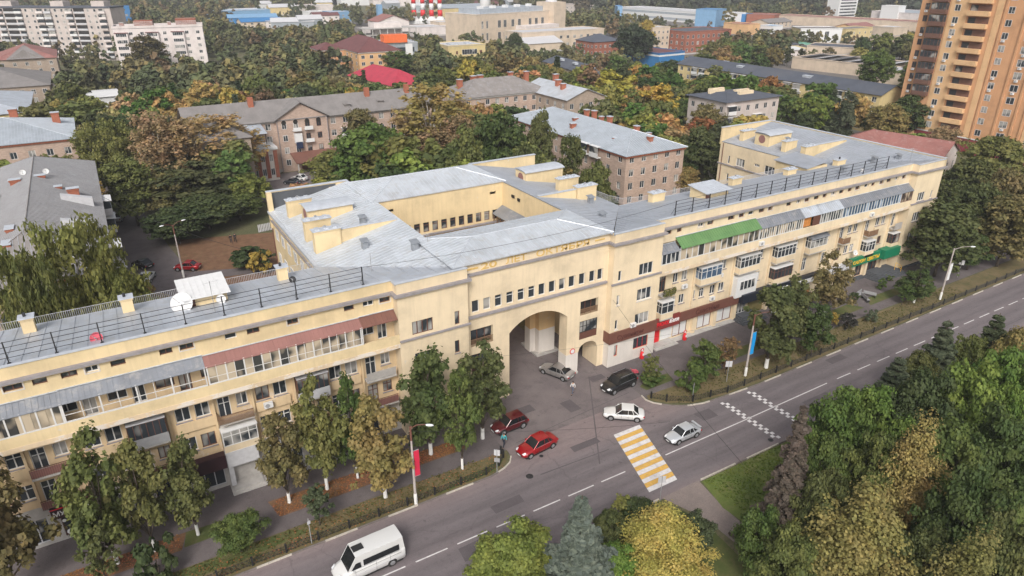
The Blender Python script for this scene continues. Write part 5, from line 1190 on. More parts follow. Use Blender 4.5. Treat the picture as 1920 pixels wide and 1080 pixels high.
# ================================================================== cars
def make_car(kind, mat, label, x, y, rz, L=4.6, Wd=1.82, H=1.46, cat='car', van=False, wagon=False, suv=False, old=False, group=None, spoiler=False, roofrails=False):
    t = empty(kind, (x, y, 0), label, cat, group, rz=rz)
    hw = Wd/2; gc = .22 if not suv else .28; zb = gc
    belt = H*.62 if not van else 1.35; hood = belt-.06 if not van else 1.25
    if old: hood = belt-.03
    # hull stations along +X (front)
    f = L/2
    st = [(-f, .72, zb+.22, belt-.14), (-f+.06, .86, zb+.1, belt-.06), (-f+.25, .95, zb+.02, belt-.02), (-f+.7, 1.0, zb, belt), (-f+1.4, 1.0, zb, belt), (0, 1.0, zb, belt-.01), (f-1.5, 1.0, zb, hood), (f-.8, .985, zb, hood-.06), (f-.35, .93, zb+.02, hood-.16), (f-.1, .80, zb+.08, hood-.28), (f, .62, zb+.16, hood-.36)]
    if van: st = [(-f, .93, zb+.1, belt), (-f+.1, .98, zb, belt), (-f+1.5, 1, zb, belt), (0, 1, zb, belt), (f-1.3, 1, zb, belt), (f-.75, .98, zb, hood-.1), (f-.3, .92, zb+.05, hood-.3), (f, .72, zb+.15, hood-.55)]
    b = MB(); vs = []; n = 0
    for (X, w, z0, z1) in st:
        w *= hw; m = (z0+z1)/2
        half = [(w*.86, z0), (w*.97, z0+.12), (w, m), (w*.985, z1-.12), (w*.93, z1-.02), (w*.6, z1+.03), (0, z1+.045)]
        ring = half+[(-a, c) for a, c in half[-2::-1]]
        n = len(ring); vs += [(X, a, c) for a, c in ring]
    k = len(st)
    fs = [(j*n+i, (j+1)*n+i, (j+1)*n+i+1, j*n+i+1) for j in range(k-1) for i in range(n-1)]
    fs += [tuple(j*n+0 for j in ())] if False else []
    fs += [tuple(range(n)), tuple(range((k-1)*n, k*n))[::-1]]
    fs += [(j*n, j*n+n-1, (j+1)*n+n-1, (j+1)*n) for j in range(k-1)]
    b._add(vs, fs); body = b.build('body', mat, t, smooth=True)
    # cabin
    if van: A0, A1, C1, C0 = f-.95, f-1.75, -f+.18, -f+.05
    elif suv or wagon: A0, A1, C1, C0 = f-1.25, f-1.95, -f+.62, -f+.18
    else: A0, A1, C1, C0 = f-1.3, f-2.05, -f+1.25, -f+.62
    if old: A0, A1, C1, C0 = f-1.25, f-1.85, -f+1.15, -f+.5
    wb, wt = hw*.93, hw*(.74 if not van else .86); zr = H
    bz = belt-.0
    fb = hood-.02 if not van else hood+.02
    P = dict(af=(A0, wb*.94, fb), at=(A1, wt, zr-.06), ct=(C1, wt, zr-.07), cb=(C0, wb*.92, bz))
    def gl(name, pts, m='carglass'):
        q = MB(); q.slab(pts, .0) if False else q.quad(*pts); return q.build(name, M[m] if isinstance(m, str) else m, t)
    # glasshouse core
    q = MB(); q._add([(P['af'][0], P['af'][1], P['af'][2]), (P['af'][0], -P['af'][1], P['af'][2]), (P['cb'][0], -P['cb'][1], bz-.02), (P['cb'][0], P['cb'][1], bz-.02), (A1, wt, zr-.06), (A1, -wt, zr-.06), (C1, -wt, zr-.07), (C1, wt, zr-.07)],
                     [(3,2,1,0), (0,1,5,4), (2,3,7,6)]); 
    core = q
    gl('windscreen', [(A0-.02, P['af'][1], fb+.02), (A0-.02, -P['af'][1], fb+.02), (A1+.02, -wt, zr-.06), (A1+.02, wt, zr-.06)][::-1])
    side = M['carglass'] if not van else mat
    for s in (1, -1):
        pts = [(A0-.02, s*P['af'][1], fb), (A1, s*wt, zr-.06), (C1, s*wt, zr-.07), (C0, s*P['cb'][1], bz-.01)]
        pts.insert(0, (A0-.5, s*wb, fb)) if False else None
        gl('side_window' if not van else 'side_panel', pts if s > 0 else pts[::-1], 'carglass' if not van else mat)
    gl('rear_window' if not van else 'rear_panel', [(C0, P['cb'][1], bz), (C1, wt, zr-.07), (C1, -wt, zr-.07), (C0, -P['cb'][1], bz)], 'carglass' if not van else mat)
    # roof shell and pillars
    q = MB(); m_ = 6; rows = []
    for i in range(m_+1):
        u = i/m_; X = A1+.05+(C1-.05-A1-.05)*u; crown = .06*math.sin(math.pi*(.15+.7*u)); hwid = wt*(1-.03*abs(u-.5)*2)
        rows.append([(X, hwid*v, zr-.075+crown+.02-.045*abs(v)**3) for v in (-1.03, -.8, -.4, 0, .4, .8, 1.03)])
    vs = [p for r in rows for p in r]; c = 7
    q._add(vs, [(i*c+j, i*c+j+1, (i+1)*c+j+1, (i+1)*c+j) for i in range(m_) for j in range(c-1)])
    q.build('roof', mat, t, smooth=True)
    q = MB()
    for s in (1, -1):
        q.tube((A0-.02, s*P['af'][1], fb), (A1, s*wt, zr-.06), .035, 5); q.tube((C0, s*P['cb'][1], bz-.02), (C1, s*wt, zr-.07), .06 if not van else .03, 5); q.tube((A1, s*wt, zr-.065), (C1, s*wt, zr-.075), .03, 5)
        if not van:
            xm = (A1+C1)/2-.05; zt_ = zr-.07; q.tube((xm, s*(wb+.005)*.945, belt), (xm, s*wt, zt_), .025, 5)
            if suv or wagon: q.tube((C0+.75, s*wb*.93, belt), (C1+.45, s*wt, zt_), .035, 5)
            else: q.tube((C1-.05, s*wb*.93, belt), (C1+.15, s*wt, zt_), .04, 5)
    q.build('pillar', mat, t)
    q = MB()
    for s in (1, -1): q.box(A0-.3, C0+.4, s*(wb+.0)-.015, s*(wb+.0)+.015, belt-.04, belt-.005)
    q.build('window_trim', M['rim' if not old else 'black'], t)
    if van:
        for s in (1, -1):
            def sy(z): return s*(wb+(wt-wb)*((z-belt)/(zr-.06-belt))+.006) if z > belt else s*(wb+.012)
            for (xa, xb, za, zc) in ((C1+.35, f-2.3, belt+.05, belt+.62),):
                q = MB(); pts = [(xa, sy(za), za), (xb, sy(za), za), (xb, sy(zc), zc), (xa, sy(zc), zc)]; q.quad(*(pts if s < 0 else pts[::-1])); q.build('side_window', M['carglass'], t)
            q = MB(); pts = [(A0-.25, sy(belt), belt-.03), (A1-.35, sy(belt), belt-.03), (A1-.3, sy(belt+.5), belt+.55), (A1+.1, sy(belt+.5), belt+.55)]; q.quad(*(pts[::-1] if s < 0 else pts)); q.build('cab_window', M['carglass'], t)
        q = MB(); q.box(.35, 1.25, -.32, .32, zr-.03, zr+.06); q.build('roof_hatch', M['black'], t)
        q = MB(); q.box(-f+.02, -f+.04, -.6, .6, belt+.1, belt+.7); q.build('rear_window', M['carglass'], t)
        q = MB(); q.box(-f+.1, f-1.4, hw*.995, hw*1.01, .72, .8); q.box(-f+.1, f-1.4, -hw*1.01, -hw*.995, .72, .8); q.build('side_strip', M['lgrey'], t)
    # wheels
    r = .32 if not suv else .37; 
    if van: r = .35
    wbx = (f-.85, -f+.82) if not van else (f-.95, -f+1.25)
    if not _wc.get(('wheel', r)):
        q = MB(); q.lathe((0, -.11, 0), [(r*.62, 0), (r*.97, .02), (r, .06), (r, .16), (r*.97, .20), (r*.62, .22)], 20, 'y'); w1 = q.mesh('wheel', M['tyre'])
        q = MB(); q.lathe((0, -.115, 0), [(r*.64, 0), (r*.60, .03), (r*.15, .015), (r*.1, .0)], 16, 'y'); q.lathe((0, .085, 0), [(r*.1, .03), (r*.15, .015), (r*.6, 0), (r*.64, .03)], 16, 'y')
        for a in range(5): th = a*1.2566; q.tube((0, -.12, 0), (r*.58*math.cos(th), -.12, r*.58*math.sin(th)), .025, 4); q.tube((0, .118, 0), (r*.58*math.cos(th), .118, r*.58*math.sin(th)), .025, 4)
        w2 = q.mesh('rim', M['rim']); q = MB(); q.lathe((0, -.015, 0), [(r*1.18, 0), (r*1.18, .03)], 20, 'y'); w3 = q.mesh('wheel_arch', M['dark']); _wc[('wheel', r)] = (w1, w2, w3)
    w1, w2, w3 = _wc[('wheel', r)]
    for X in wbx:
        for s in (1, -1):
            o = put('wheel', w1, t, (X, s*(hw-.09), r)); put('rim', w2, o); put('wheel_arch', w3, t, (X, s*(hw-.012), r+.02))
    q = MB()
    for s in (1, -1):
        for xx in ((A1+.05, (A1+C1)/2-.08, C1+.1) if not van else (A1+.2, A1-1.6, -1.6)): q.box(xx-.008, xx+.008, s*(hw*.985), s*(hw*1.004), gc+.12, belt-.06)
        q.box(C1+.2, A1+.3, s*(hw*.98), s*(hw*1.002), belt-.26, belt-.245)
    q.build('door_gap', M['black'], t)
    # lamps, mirrors, plates
    for s in (1, -1):
        q = MB(); zf = hood-.3 if not van else .95; q._add([(f-.42, s*hw*.93, zf+.1), (f-.10, s*hw*.72, zf+.02), (f-.06, s*hw*.60, zf-.08), (f-.38, s*hw*.935, zf-.06)], [(0,1,2,3)]); q._add([(f-.36, s*hw*.60, zf+.19), (f-.42, s*hw*.93, zf+.11), (f-.08, s*hw*.72, zf+.03), (f-.04, s*hw*.45, zf+.05)], [(0,1,2,3)])
        q.build('headlight', M['lamp'], t)
        q = MB(); q.box(-f+.0, -f+.16, s*hw*.62, s*hw*.9, belt-.3, belt-.14); q.build('tail_light', M['taillamp'], t)
        q = MB(); q.lathe((A0-.35, s*(hw+.10), belt+.02), [(.02, -.1), (.09, -.06), (.09, .04), (.03, .09)], 8, 'y'); q.build('mirror', mat, t)
    q = MB(); q.box(f-.05, f+.015, -.45, .45, zb+.2, zb+.34); q.build('grille', M['black'], t)
    q = MB(); q.box(f+.016, f+.03, -.26, .26, zb+.12, zb+.19+.05); q.box(-f-.02, -f-.0, -.26, .26, belt-.42, belt-.3); q.build('number_plate', M['white'], t)
    q = MB(); q.box(-f+.3, f-.3, -hw*.98, hw*.98, zb-.04, zb+.06); q.build('sill', M['black'], t)
    if spoiler: q = MB(); q.box(-f+.02, -f+.3, -hw*.8, hw*.8, belt+.16, belt+.2); q.tube((-f+.15, .5, belt), (-f+.15, .5, belt+.17), .03); q.tube((-f+.15, -.5, belt), (-f+.15, -.5, belt+.17), .03); q.build('spoiler', mat, t)
    if roofrails:
        q = MB()
        for s in (1, -1): q.tube((A1-.1, s*wt*.92, zr+.03), (C1+.15, s*wt*.92, zr+.03), .022, 5)
        q.build('roof_rail', M['rim'], t); q = MB(); q.box(A1-.75, A1-.1, -.4, .4, zr-.0, zr+.012); q.build('sunroof', M['carglass'], t)
    return t
cp = dict(red=carpaint((.33, .008, .012), 'red_car_paint'), dred=carpaint((.10, .006, .01), 'dark_red_car_paint'), silver=carpaint((.36, .34, .33), 'grey_silver_car_paint', .6), lsil=carpaint((.55, .57, .6), 'light_silver_car_paint', .4, .35), white=carpaint((.60, .60, .595), 'white_car_paint', 0), black=carpaint((.012, .012, .014), 'black_car_paint', .1), dk=carpaint((.04, .045, .06), 'dark_blue_car_paint', .3), mar=carpaint((.12, .02, .03), 'maroon_car_paint'))
def ang(p, q): return math.atan2(q[1]-p[1], q[0]-p[0])
def mid(p, q): return ((p[0]+q[0])/2, (p[1]+q[1])/2)
def carpx(front, rear, *a, **k):
    f, r = at(*front), at(*rear); m = mid(f, r); return make_car(a[0], a[1], a[2], m[0], m[1], ang(r, f), **k)
make_car('parked_car', cp['red'], 'bright red coupe-roofed crossover parked at the left corner kerb', 32.3, 49.25, math.radians(180+6), L=4.6, H=1.58, suv=False)
make_car('parked_car', cp['dred'], 'dark red crossover parked half under the street tree', 31.7, 53.9, math.radians(180+2), L=4.2, H=1.6, suv=True)
make_car('parked_car', cp['silver'], 'grey silver sedan standing beside the big arch pier', 42.35, 60.35, math.radians(113), L=4.55, H=1.46)
make_car('parked_car', cp['black'], 'black off-road car with roof rails in front of the right tower', 47.1, 54.15, math.radians(180+5), L=4.75, Wd=1.93, H=1.78, suv=True, roofrails=True)
make_car('moving_car', cp['white'], 'white sedan turning out above the zebra crossing', 43.8, 49.1, math.radians(180-38), L=4.55, H=1.45)
make_car('moving_car', cp['lsil'], 'light silver hatchback with a spoiler driving on the road', 46.85, 42.95, math.radians(180), L=4.2, Wd=1.66, H=1.4, old=True, spoiler=True)
make_car('minibus', cp['white'], 'white high-roofed minibus driving at the bottom of the photo', 11.7, 43.25, math.radians(180+2), L=6.0, Wd=2.0, H=2.6, cat='van', van=True)
for (px, c, l, r, H_) in (((223, 412), 'white', 'white hatchback parked in the yard lane beside the grey-roofed house', 75, 1.5), ((224, 385), 'mar', 'dark maroon car parked furthest up the yard lane', 75, 1.5), ((277, 525), 'white', 'white hatchback parked in the yard behind the left wing', 70, 1.5), ((268, 500), 'black', 'black car parked next to the white hatchback behind the left wing', 120, 1.5), ((352, 505), 'red', 'red car half hidden by the white-roofed roof house', 150, 1.5), ((548, 345), 'dk', 'dark car parked near the red brick annexe', 130, 1.5), ((562, 338), 'white', 'white car beside the dark one near the red brick annexe', 130, 1.5), ((1672, 250), 'white', 'pale car parked under the trees below the orange tower', 20, 1.5)):
    p = at(*px); make_car('parked_car', cp[c], l, p[0], p[1], math.radians(r), L=4.2, H=H_)
r_ = random.Random(11)
for i, (u, v) in enumerate([(1335, 125-3), (1345, 124), (1240, 104), (1230, 103), (1222, 101), (1800, 262), (1440, 152), (1452, 154), (1465, 150), (1258, 106), (1290, 112), (1378, 107)]):
    p = at(u, v); make_car('parked_car', cp[r_.choice(['white', 'lsil', 'dk', 'black', 'silver'])], 'small distant car parked among the workshops', p[0], p[1], r_.uniform(0, 6.3), L=4.3, H=1.5, group='distant cars among the workshops')

# ================================================================== people
def skin_mesh(name, pts, edges, radii, mat, parent, sub=1):
    me = bpy.data.meshes.new(name); me.from_pydata(pts, edges, []); o = bpy.data.objects.new(name, me); COL.objects.link(o)
    o.modifiers.new('s', 'SKIN'); 
    for v, r in zip(me.skin_vertices[0].data, radii): v.radius = (r, r)
    me.skin_vertices[0].data[0].use_root = True
    m = o.modifiers.new('u', 'SUBSURF'); m.levels = m.render_levels = sub
    dg = bpy.context.evaluated_depsgraph_get(); e = bpy.data.meshes.new_from_object(o.evaluated_get(dg)); e.materials.clear(); e.materials.append(mat)
    for p in e.polygons: p.use_smooth = True
    bpy.data.objects.remove(o); e.name = name; q = bpy.data.objects.new(name, e); COL.objects.link(q); q.parent = parent; return q
skinm = paint((.42, .24, .16), .6, .05, 3, name='skin'); hairm = paint((.03, .02, .015), .7, .2, 5, name='dark_hair')
def person(x, y, rz, top, legs, label, stride=.32, h=1.72, bag=None):
    t = empty('person', (x, y, 0), label, 'person', rz=rz); k = h/1.72
    S_ = lambda p: (p[0]*k, p[1]*k, p[2]*k)
    f, b_ = stride, -stride
    # joints: x forward
    J = [(0,0,.95),(0,0,1.12),(.02,0,1.32),(.03,0,1.46),(.05,0,1.56),(.06,0,1.66),
         (.0,.09,.90),(f*.55,.1,.50),(f,.1,.09),(f+.13,.1,.04),(.0,-.09,.90),(b_*.25,-.1,.50),(b_,-.1,.12),(b_+.12,-.1,.04),
         (.02,.18,1.40),(-.1,.24,1.14),(.02,.26,.93),(.08,.26,.86),(.02,-.18,1.40),(.08,-.25,1.14),(.24,-.24,.98),(.3,-.23,.93)]
    E = [(0,1),(1,2),(2,3),(3,4),(4,5),(0,6),(6,7),(7,8),(8,9),(0,10),(10,11),(11,12),(12,13),(3,14),(14,15),(15,16),(16,17),(3,18),(18,19),(19,20),(20,21)]
    R_ = [.12,.11,.13,.06,.08,.085,.08,.055,.038,.035,.08,.055,.038,.035,.06,.04,.03,.03,.06,.04,.03,.03]
    body = skin_mesh('body', [S_(p) for p in J], E, [r*k for r in R_], skinm, t)
    idx = [0,1,2,3,14,15,16,18,19,20]; mp = {v: i for i, v in enumerate(idx)}
    skin_mesh('jacket', [S_(J[i]) for i in idx], [(mp[a], mp[c]) for a, c in E if a in mp and c in mp], [R_[i]*k+.022 if i != 3 else .085 for i in idx], top, t)
    idx = [0,6,7,8,10,11,12]; mp = {v: i for i, v in enumerate(idx)}
    skin_mesh('trousers', [S_(J[i]) for i in idx], [(mp[a], mp[c]) for a, c in E if a in mp and c in mp], [.14]+[R_[i]+.02 for i in idx[1:]], legs, t)
    q = MB(); q.lathe(S_((.045, 0, 1.60)), [(.09, 0), (.105, .06), (.09, .12), (.03, .15)], 10); q.build('hair', hairm, t, smooth=True)
    if bag: q = MB(); q.box(-.3*k, -.13*k, -.14, .14, 1.05*k, 1.45*k); q.build('backpack', bag, t)
    q = MB()
    for i in (9, 13): px_, py_, pz_ = J[i]; q.box(px_-.17, px_+.06, py_-.045, py_+.045, .0, .08)
    q.build('shoe', M['dark'], t)
    return t
p = at(1074, 738); person(p[0], p[1], math.radians(200), paint((.55, .54, .54), .8, .1, 4, name='pale_grey_cloth'), paint((.10, .11, .15), .8, .1, 4, name='dark_jeans'), 'person in a pale grey top walking across the forecourt near the grey sedan')
p = at(945, 837); person(p[0], p[1], math.radians(215), paint((.05, .36, .40), .8, .1, 4, name='turquoise_cloth'), paint((.015, .02, .035), .8, .1, 4, name='navy_cloth'), 'person in a turquoise jacket with a dark backpack walking towards the red cars', bag=M['dark'], stride=.38)
p = at(434, 456); person(p[0], p[1], math.radians(90), M['dark'], paint((.03, .03, .04), .8, .1, 4, name='black_cloth'), 'left one of two dark-clad people walking in the yard'); person(p[0]+.8, p[1]+.2, math.radians(95), paint((.03, .03, .04), .8, .1, 4, name='black_cloth'), M['dark'], 'right one of two dark-clad people walking in the yard')
p = at(1517, 582); person(p[0], p[1], math.radians(190), M['dark'], paint((.05, .08, .07), .8, .1, 4, name='green_cloth'), 'dark-clad person standing by the cafe terrace')
# ================================================================== small street things
def red_figure(px, label):
    x, y = at(*px); t = empty('advertising_figure', (x, y, 0), label, 'advertising figure', 'red advertising figures on the pavement')
    b = MB(); b.lathe((0, 0, 0), [(.26, 0), (.30, .1), (.27, .5), (.24, .85), (.13, 1.02)], 14); b.build('body', M['red'], t, smooth=True)
    b = MB()
    for i in range(16):
        a0, a1 = 2*math.pi*i/16, 2*math.pi*(i+1)/16; b.tube((.22*math.cos(a0), 0, 1.24+.22*math.sin(a0)), (.22*math.cos(a1), 0, 1.24+.22*math.sin(a1)), .055, 5)
    b.build('ring', M['red'], t); b = MB(); b.lathe((0, .0, 1.2), [(.13, -.05), (.15, 0), (.13, .05)], 12, 'y'); b.box(-.12, .12, -.29, -.25, .55, .85); b.build('white_face', M['white'], t)
red_figure((1203, 672), 'red advertising figure with a ring head beside the red-framed tower window'); red_figure((1283, 637), 'red advertising figure with a ring head in front of the white shop windows')
def bench(x, y, rz, mat, label):
    t = empty('bench', (x, y, 0), label, 'bench', rz=rz)
    b = MB(); b.box(-.9, .9, -.22, .22, .42, .47); b.build('seat', mat, t); b = MB(); b.box(-.9, .9, .23, .28, .5, .95); b.build('backrest', mat, t)
    for s in (-.8, .8): b = MB(); b.box(s-.03, s+.03, -.2, .26, 0, .419); b.build('leg', M['black'], t)
p = at(1250, 637); 
t = empty('barrier_rail', (p[0], p[1], 0), 'low red rail by the red shop door', 'rail'); b = MB(); b.path([(-.4, 0, 0), (-.4, 0, .9), (.4, 0, .9), (.4, 0, 0)], .03); b.path([(-.4, 0, .5), (.4, 0, .5)], .025); b.build('rail', M['red'], t)
p = at(1190, 703); t = empty('pushchair', (p[0], p[1], 0), 'faded red two-wheeled cart behind the black car', 'cart')
b = MB(); b.slab([(-.35, -.25, .8), (.35, -.25, .6), (.35, .25, .6), (-.35, .25, .8)], .3); b.build('basket', M['pink'], t)
for s in (-.28, .28):
    for xx in (-.3, .35): b = MB(); b.lathe((xx, s, .16), [(.15, -.02), (.15, .02)], 12, 'y'); b.build('wheel', M['tyre'], t)
b = MB(); b.path([(-.3, -.25, .16), (-.1, -.25, .6), (-.6, -.25, 1.05), (-.6, .25, 1.05), (-.1, .25, .6), (-.3, .25, .16)], .02); b.build('frame', M['pink'], t)
for i, (u, v) in enumerate(((1492, 556), (1500, 560), (1508, 553), (1513, 560))):
    p = at(u, v); t = empty('terrace_planter', (p[0], p[1], 0), ['left orange wooden terrace box at the cafe', 'second orange wooden terrace box at the cafe', 'third orange wooden terrace box at the cafe', 'right orange wooden terrace box at the cafe'][i], 'planter'); b = MB()
    for k in range(5): b.box(-.6, .6, -.25, .25, .02+k*.19, .19+k*.19)
    b.build('box', M['orange_wood'], t); b = MB(); b.box(-.5, .5, -.2, .2, .97, 1.0); b.build('soil', M['dark'], t)
for i, (u, v) in enumerate(((1612, 556), (1622, 563), (1630, 556))): p = at(u, v); bench(p[0], p[1], .2+.9*i, M['grey'], ['grey bench left of the clipped bush', 'grey bench nearest the road on the right pavement', 'grey bench right of the clipped bush'][i])
p = at(455, 905); 
# ================================================================== town behind
M.update(
 pink_brick=brickwall((.52, .39, .325), (.46, .37, .32), 'pinkish_brick'),
 tan_brick=brickwall((.42, .34, .275), (.37, .31, .265), 'tan_brick'),
 red_brick=brickwall((.36, .11, .065), (.30, .15, .11), 'red_brick'),
 orange_brick=stucco((.56, .31, .165), 'orange_facing', stain=(.48, .22, .1)),
 light_orange=stucco((.66, .43, .235), 'light_orange_facing', stain=(.6, .34, .16)),
 slate=metalroof((.205, .19, .185), 'slate_sheets', metal=0, rough=.9, stain=(.16, .15, .15)),
 slate_b=metalroof((.225, .205, .195), 'weathered_slate', metal=0, rough=.9, stain=(.33, .33, .35)),
 bluegrey=metalroof((.40, .44, .485), 'blue_grey_sheets', stain=(.28, .31, .35)),
 darkroof=paint((.075, .085, .11), .85, .15, .3, name='dark_roof_felt', dirt=(.12, .12, .13)),
 wine=metalroof((.15, .055, .055), 'wine_red_sheets', metal=0, rough=.7, stain=(.1, .04, .04)),
 crimson=metalroof((.42, .035, .065), 'crimson_sheets', metal=0, rough=.6, stain=(.3, .03, .05)),
 redroof=metalroof((.27, .115, .10), 'faded_red_sheets', metal=0, rough=.85, stain=(.36, .24, .23)),
 panel=stucco((.50, .44, .41), 'panel_concrete', stain=(.36, .3, .28)),
 whitep=stucco((.66, .60, .58), 'pale_panel', stain=(.5, .44, .42)),
 beige=stucco((.55, .45, .35), 'beige_factory_wall', stain=(.4, .33, .26)),
 yellowb=stucco((.60, .48, .24), 'bright_yellow_render'), orangeh=stucco((.62, .38, .19), 'orange_render'),
 blue=paint((.03, .17, .40), .6, .12, .5, name='blue_cladding'), lblue=paint((.17, .32, .50), .6, .1, .5, name='light_blue_cladding'),
 brownb=paint((.14, .07, .05), .7, .1, 1, name='brown_balcony'), winewall=paint((.22, .035, .05), .7, .1, 1, name='wine_plinth'),
)
HOUSES = []
def far_window(w, h, frame='frame', glass='glass', mull=1, base='x'):
    key = ('far', round(w, 1), round(h, 1), frame, glass, mull)
    if key not in _wc:
        b = MB(); b.mat(0); fr = .09
        b.box(0, w, -.03, .0, 0, fr); b.box(0, w, -.03, .0, h-fr, h); b.box(0, fr, -.03, .0, fr, h-fr); b.box(w-fr, w, -.03, .0, fr, h-fr)
        for i in range(mull): x = w*(i+1)/(mull+1); b.box(x-.04, x+.04, -.035, .0, fr, h-fr)
        b.mat(1); b.box(fr*.5, w-fr*.5, -.012, .0, fr*.5, h-fr*.5); _wc[key] = b.mesh('window', [M[frame], M[glass]])
    return _wc[key]
def house(label, x, y, rz, L, D, h, wall='pink_brick', roof='slate', rk='hip', rise=2.6, floors=4, front=6, side=3, back=0, left=True, ww=1.3, wh=1.5, plinth=True, cat='house', name='house', eave=.5, cornice=None, chim=(), frame='frame', glass='glass', z0=1.0, parapet=.5, right=False, walls2=None, balc=(), seams=False, group=None, fl=None):
    """(x,y) = corner of the footprint nearest the viewer's left/front; local X along the front, Y away"""
    t = empty(name, (x, y, 0), label, cat, group, rz=rz); HOUSES.append((x, y, rz, L, D, h))
    fh = fl or (h-z0-.5)/floors
    W4 = [(Wall(t, 0, 0, 0), L, front), (Wall(t, 0, D, -math.pi/2), D, side if left else 0), (Wall(t, L, 0, math.pi/2), D, side if right else 0), (Wall(t, L, D, math.pi), L, back)]
    hs = []
    for wi, (w, ln, nc) in enumerate(W4):
        b = MB(); holes = []
        if nc:
            pitch = ln/nc
            for f in range(floors):
                for c in range(nc):
                    xc = pitch*(c+.5); zb = z0+f*fh+.55
                    if (wi, f, c) in balc: continue
                    holes.append((xc-ww/2, xc+ww/2, zb, zb+wh))
        near = y < 215
        w.plane(b, 0, ln, 0, h, holes if near else [], depth=.18); b.build('wall', M[walls2 or wall] if wi in (1, 2) and walls2 else M[wall], t)
        me = far_window(ww, wh, frame, glass)
        for (a, c, e, f_) in holes: q = w.w(a, .12 if near else 0, e); put('window', me, t, q, w.rz)
        for (wj, f, c) in balc:
            if wj != wi or not nc: continue
            xc = ln/nc*(c+.5); zb = z0+f*fh; b = MB(); w.box(b, xc-1.5, xc+1.5, -1.0, -.01, zb, zb+.12); w.box(b, xc-1.5, xc+1.5, -1.0, -.94, zb+.12, zb+1.0); o = b.build('balcony', M['white'], t)
            b = MB(); w.box(b, xc-1.45, xc+1.45, -.97, -.93, zb+1.0, zb+2.3); b.build('pane', M['glass'], o); b = MB(); w.box(b, xc-1.55, xc+1.55, -1.1, -.01, zb+2.32, zb+2.4); b.build('balcony_roof', M['white'], o)
    e = eave
    if rk == 'hip': hip(-e, L+e, -e, D+e, h+.05, h+rise, roof, 'seam_l' if roof in ('roof_light', 'bluegrey') else 'seam', t, seams=seams)
    elif rk == 'gable' or rk == 'gabley':
        if rk == 'gable':
            b = MB(); b.slab([(-e, -e, h), (L+e, -e, h), (L+e, D/2, h+rise), (-e, D/2, h+rise)], .12); b.build('roof', M[roof], t); b = MB(); b.slab([(-e, D/2, h+rise), (L+e, D/2, h+rise), (L+e, D+e, h), (-e, D+e, h)], .12); b.build('roof', M[roof], t)
            b = MB(); b.quad((0, D, h), (0, 0, h), (0, D/2, h+rise*.97)); b.quad((L, 0, h), (L, D, h), (L, D/2, h+rise*.97)); b.build('gable', M[wall], t)
        else:
            b = MB(); b.slab([(-e, -e, h), (L/2, -e, h+rise), (L/2, D+e, h+rise), (-e, D+e, h)], .12); b.build('roof', M[roof], t); b = MB(); b.slab([(L/2, -e, h+rise), (L+e, -e, h), (L+e, D+e, h), (L/2, D+e, h+rise)], .12); b.build('roof', M[roof], t)
            b = MB(); b.quad((0, 0, h), (L, 0, h), (L/2, 0, h+rise*.97)); b.build('gable', M[wall], t)
    else:
        b = MB(); b.box(-.1, L+.1, -.1, D+.1, h+.001, h+.12); b.build('roof', M[roof], t)
        b = MB(); b.box(-.15, L+.15, -.15, .15, h+.121, h+parapet); b.box(-.15, L+.15, D-.15, D+.15, h+.121, h+parapet); b.box(-.15, .15, .151, D-.151, h+.121, h+parapet); b.box(L-.15, L+.15, .151, D-.151, h+.121, h+parapet); b.build('parapet', M[wall], t)
    if cornice:
        b = MB(); b.box(-.25, L+.25, -.25, -.01, h-.5, h-.1); b.box(-.25, -.01, 0, D, h-.5, h-.1); b.box(L+.01, L+.25, 0, D, h-.5, h-.1)
        k = 0
        while k < L: b.box(k, k+.2, -.4, -.26, h-.35, h-.12); k += .55
        b.build('cornice', M[cornice], t)
    if plinth: b = MB(); b.box(-.08, L+.08, -.08, -.005, 0, z0-.1); b.box(-.08, -.005, 0, D, 0, z0-.1); b.build('plinth', M['concrete'], t)
    for (cx, cy, cw, cd, ch) in chim:
        zb = h+.2; b = MB(); b.box(cx-cw/2, cx+cw/2, cy-cd/2, cy+cd/2, zb-1.5, ch); b.box(cx-cw/2-.1, cx+cw/2+.1, cy-cd/2-.1, cy+cd/2+.1, ch-.3, ch-.12); o = b.build('chimney', M['brick'], t)
        b = MB(); b.box(cx-cw/2-.15, cx+cw/2+.15, cy-cd/2-.15, cy+cd/2+.15, ch-.0, ch+.08); b.build('chimney_cap', M['capmetal'], o)
    return t
def rooflights(t, pts, mat='capmetal'):
    for (x, y, z, w, d) in pts: b = MB(); b.box(x, x+w, y, y+d, z, z+.6); b.slab([(x-.1, y-.1, z+.7), (x+w+.1, y-.1, z+.7), (x+w+.1, y+d+.1, z+.75), (x-.1, y+d+.1, z+.75)], .08); b.build('roof_house', M[mat], t)
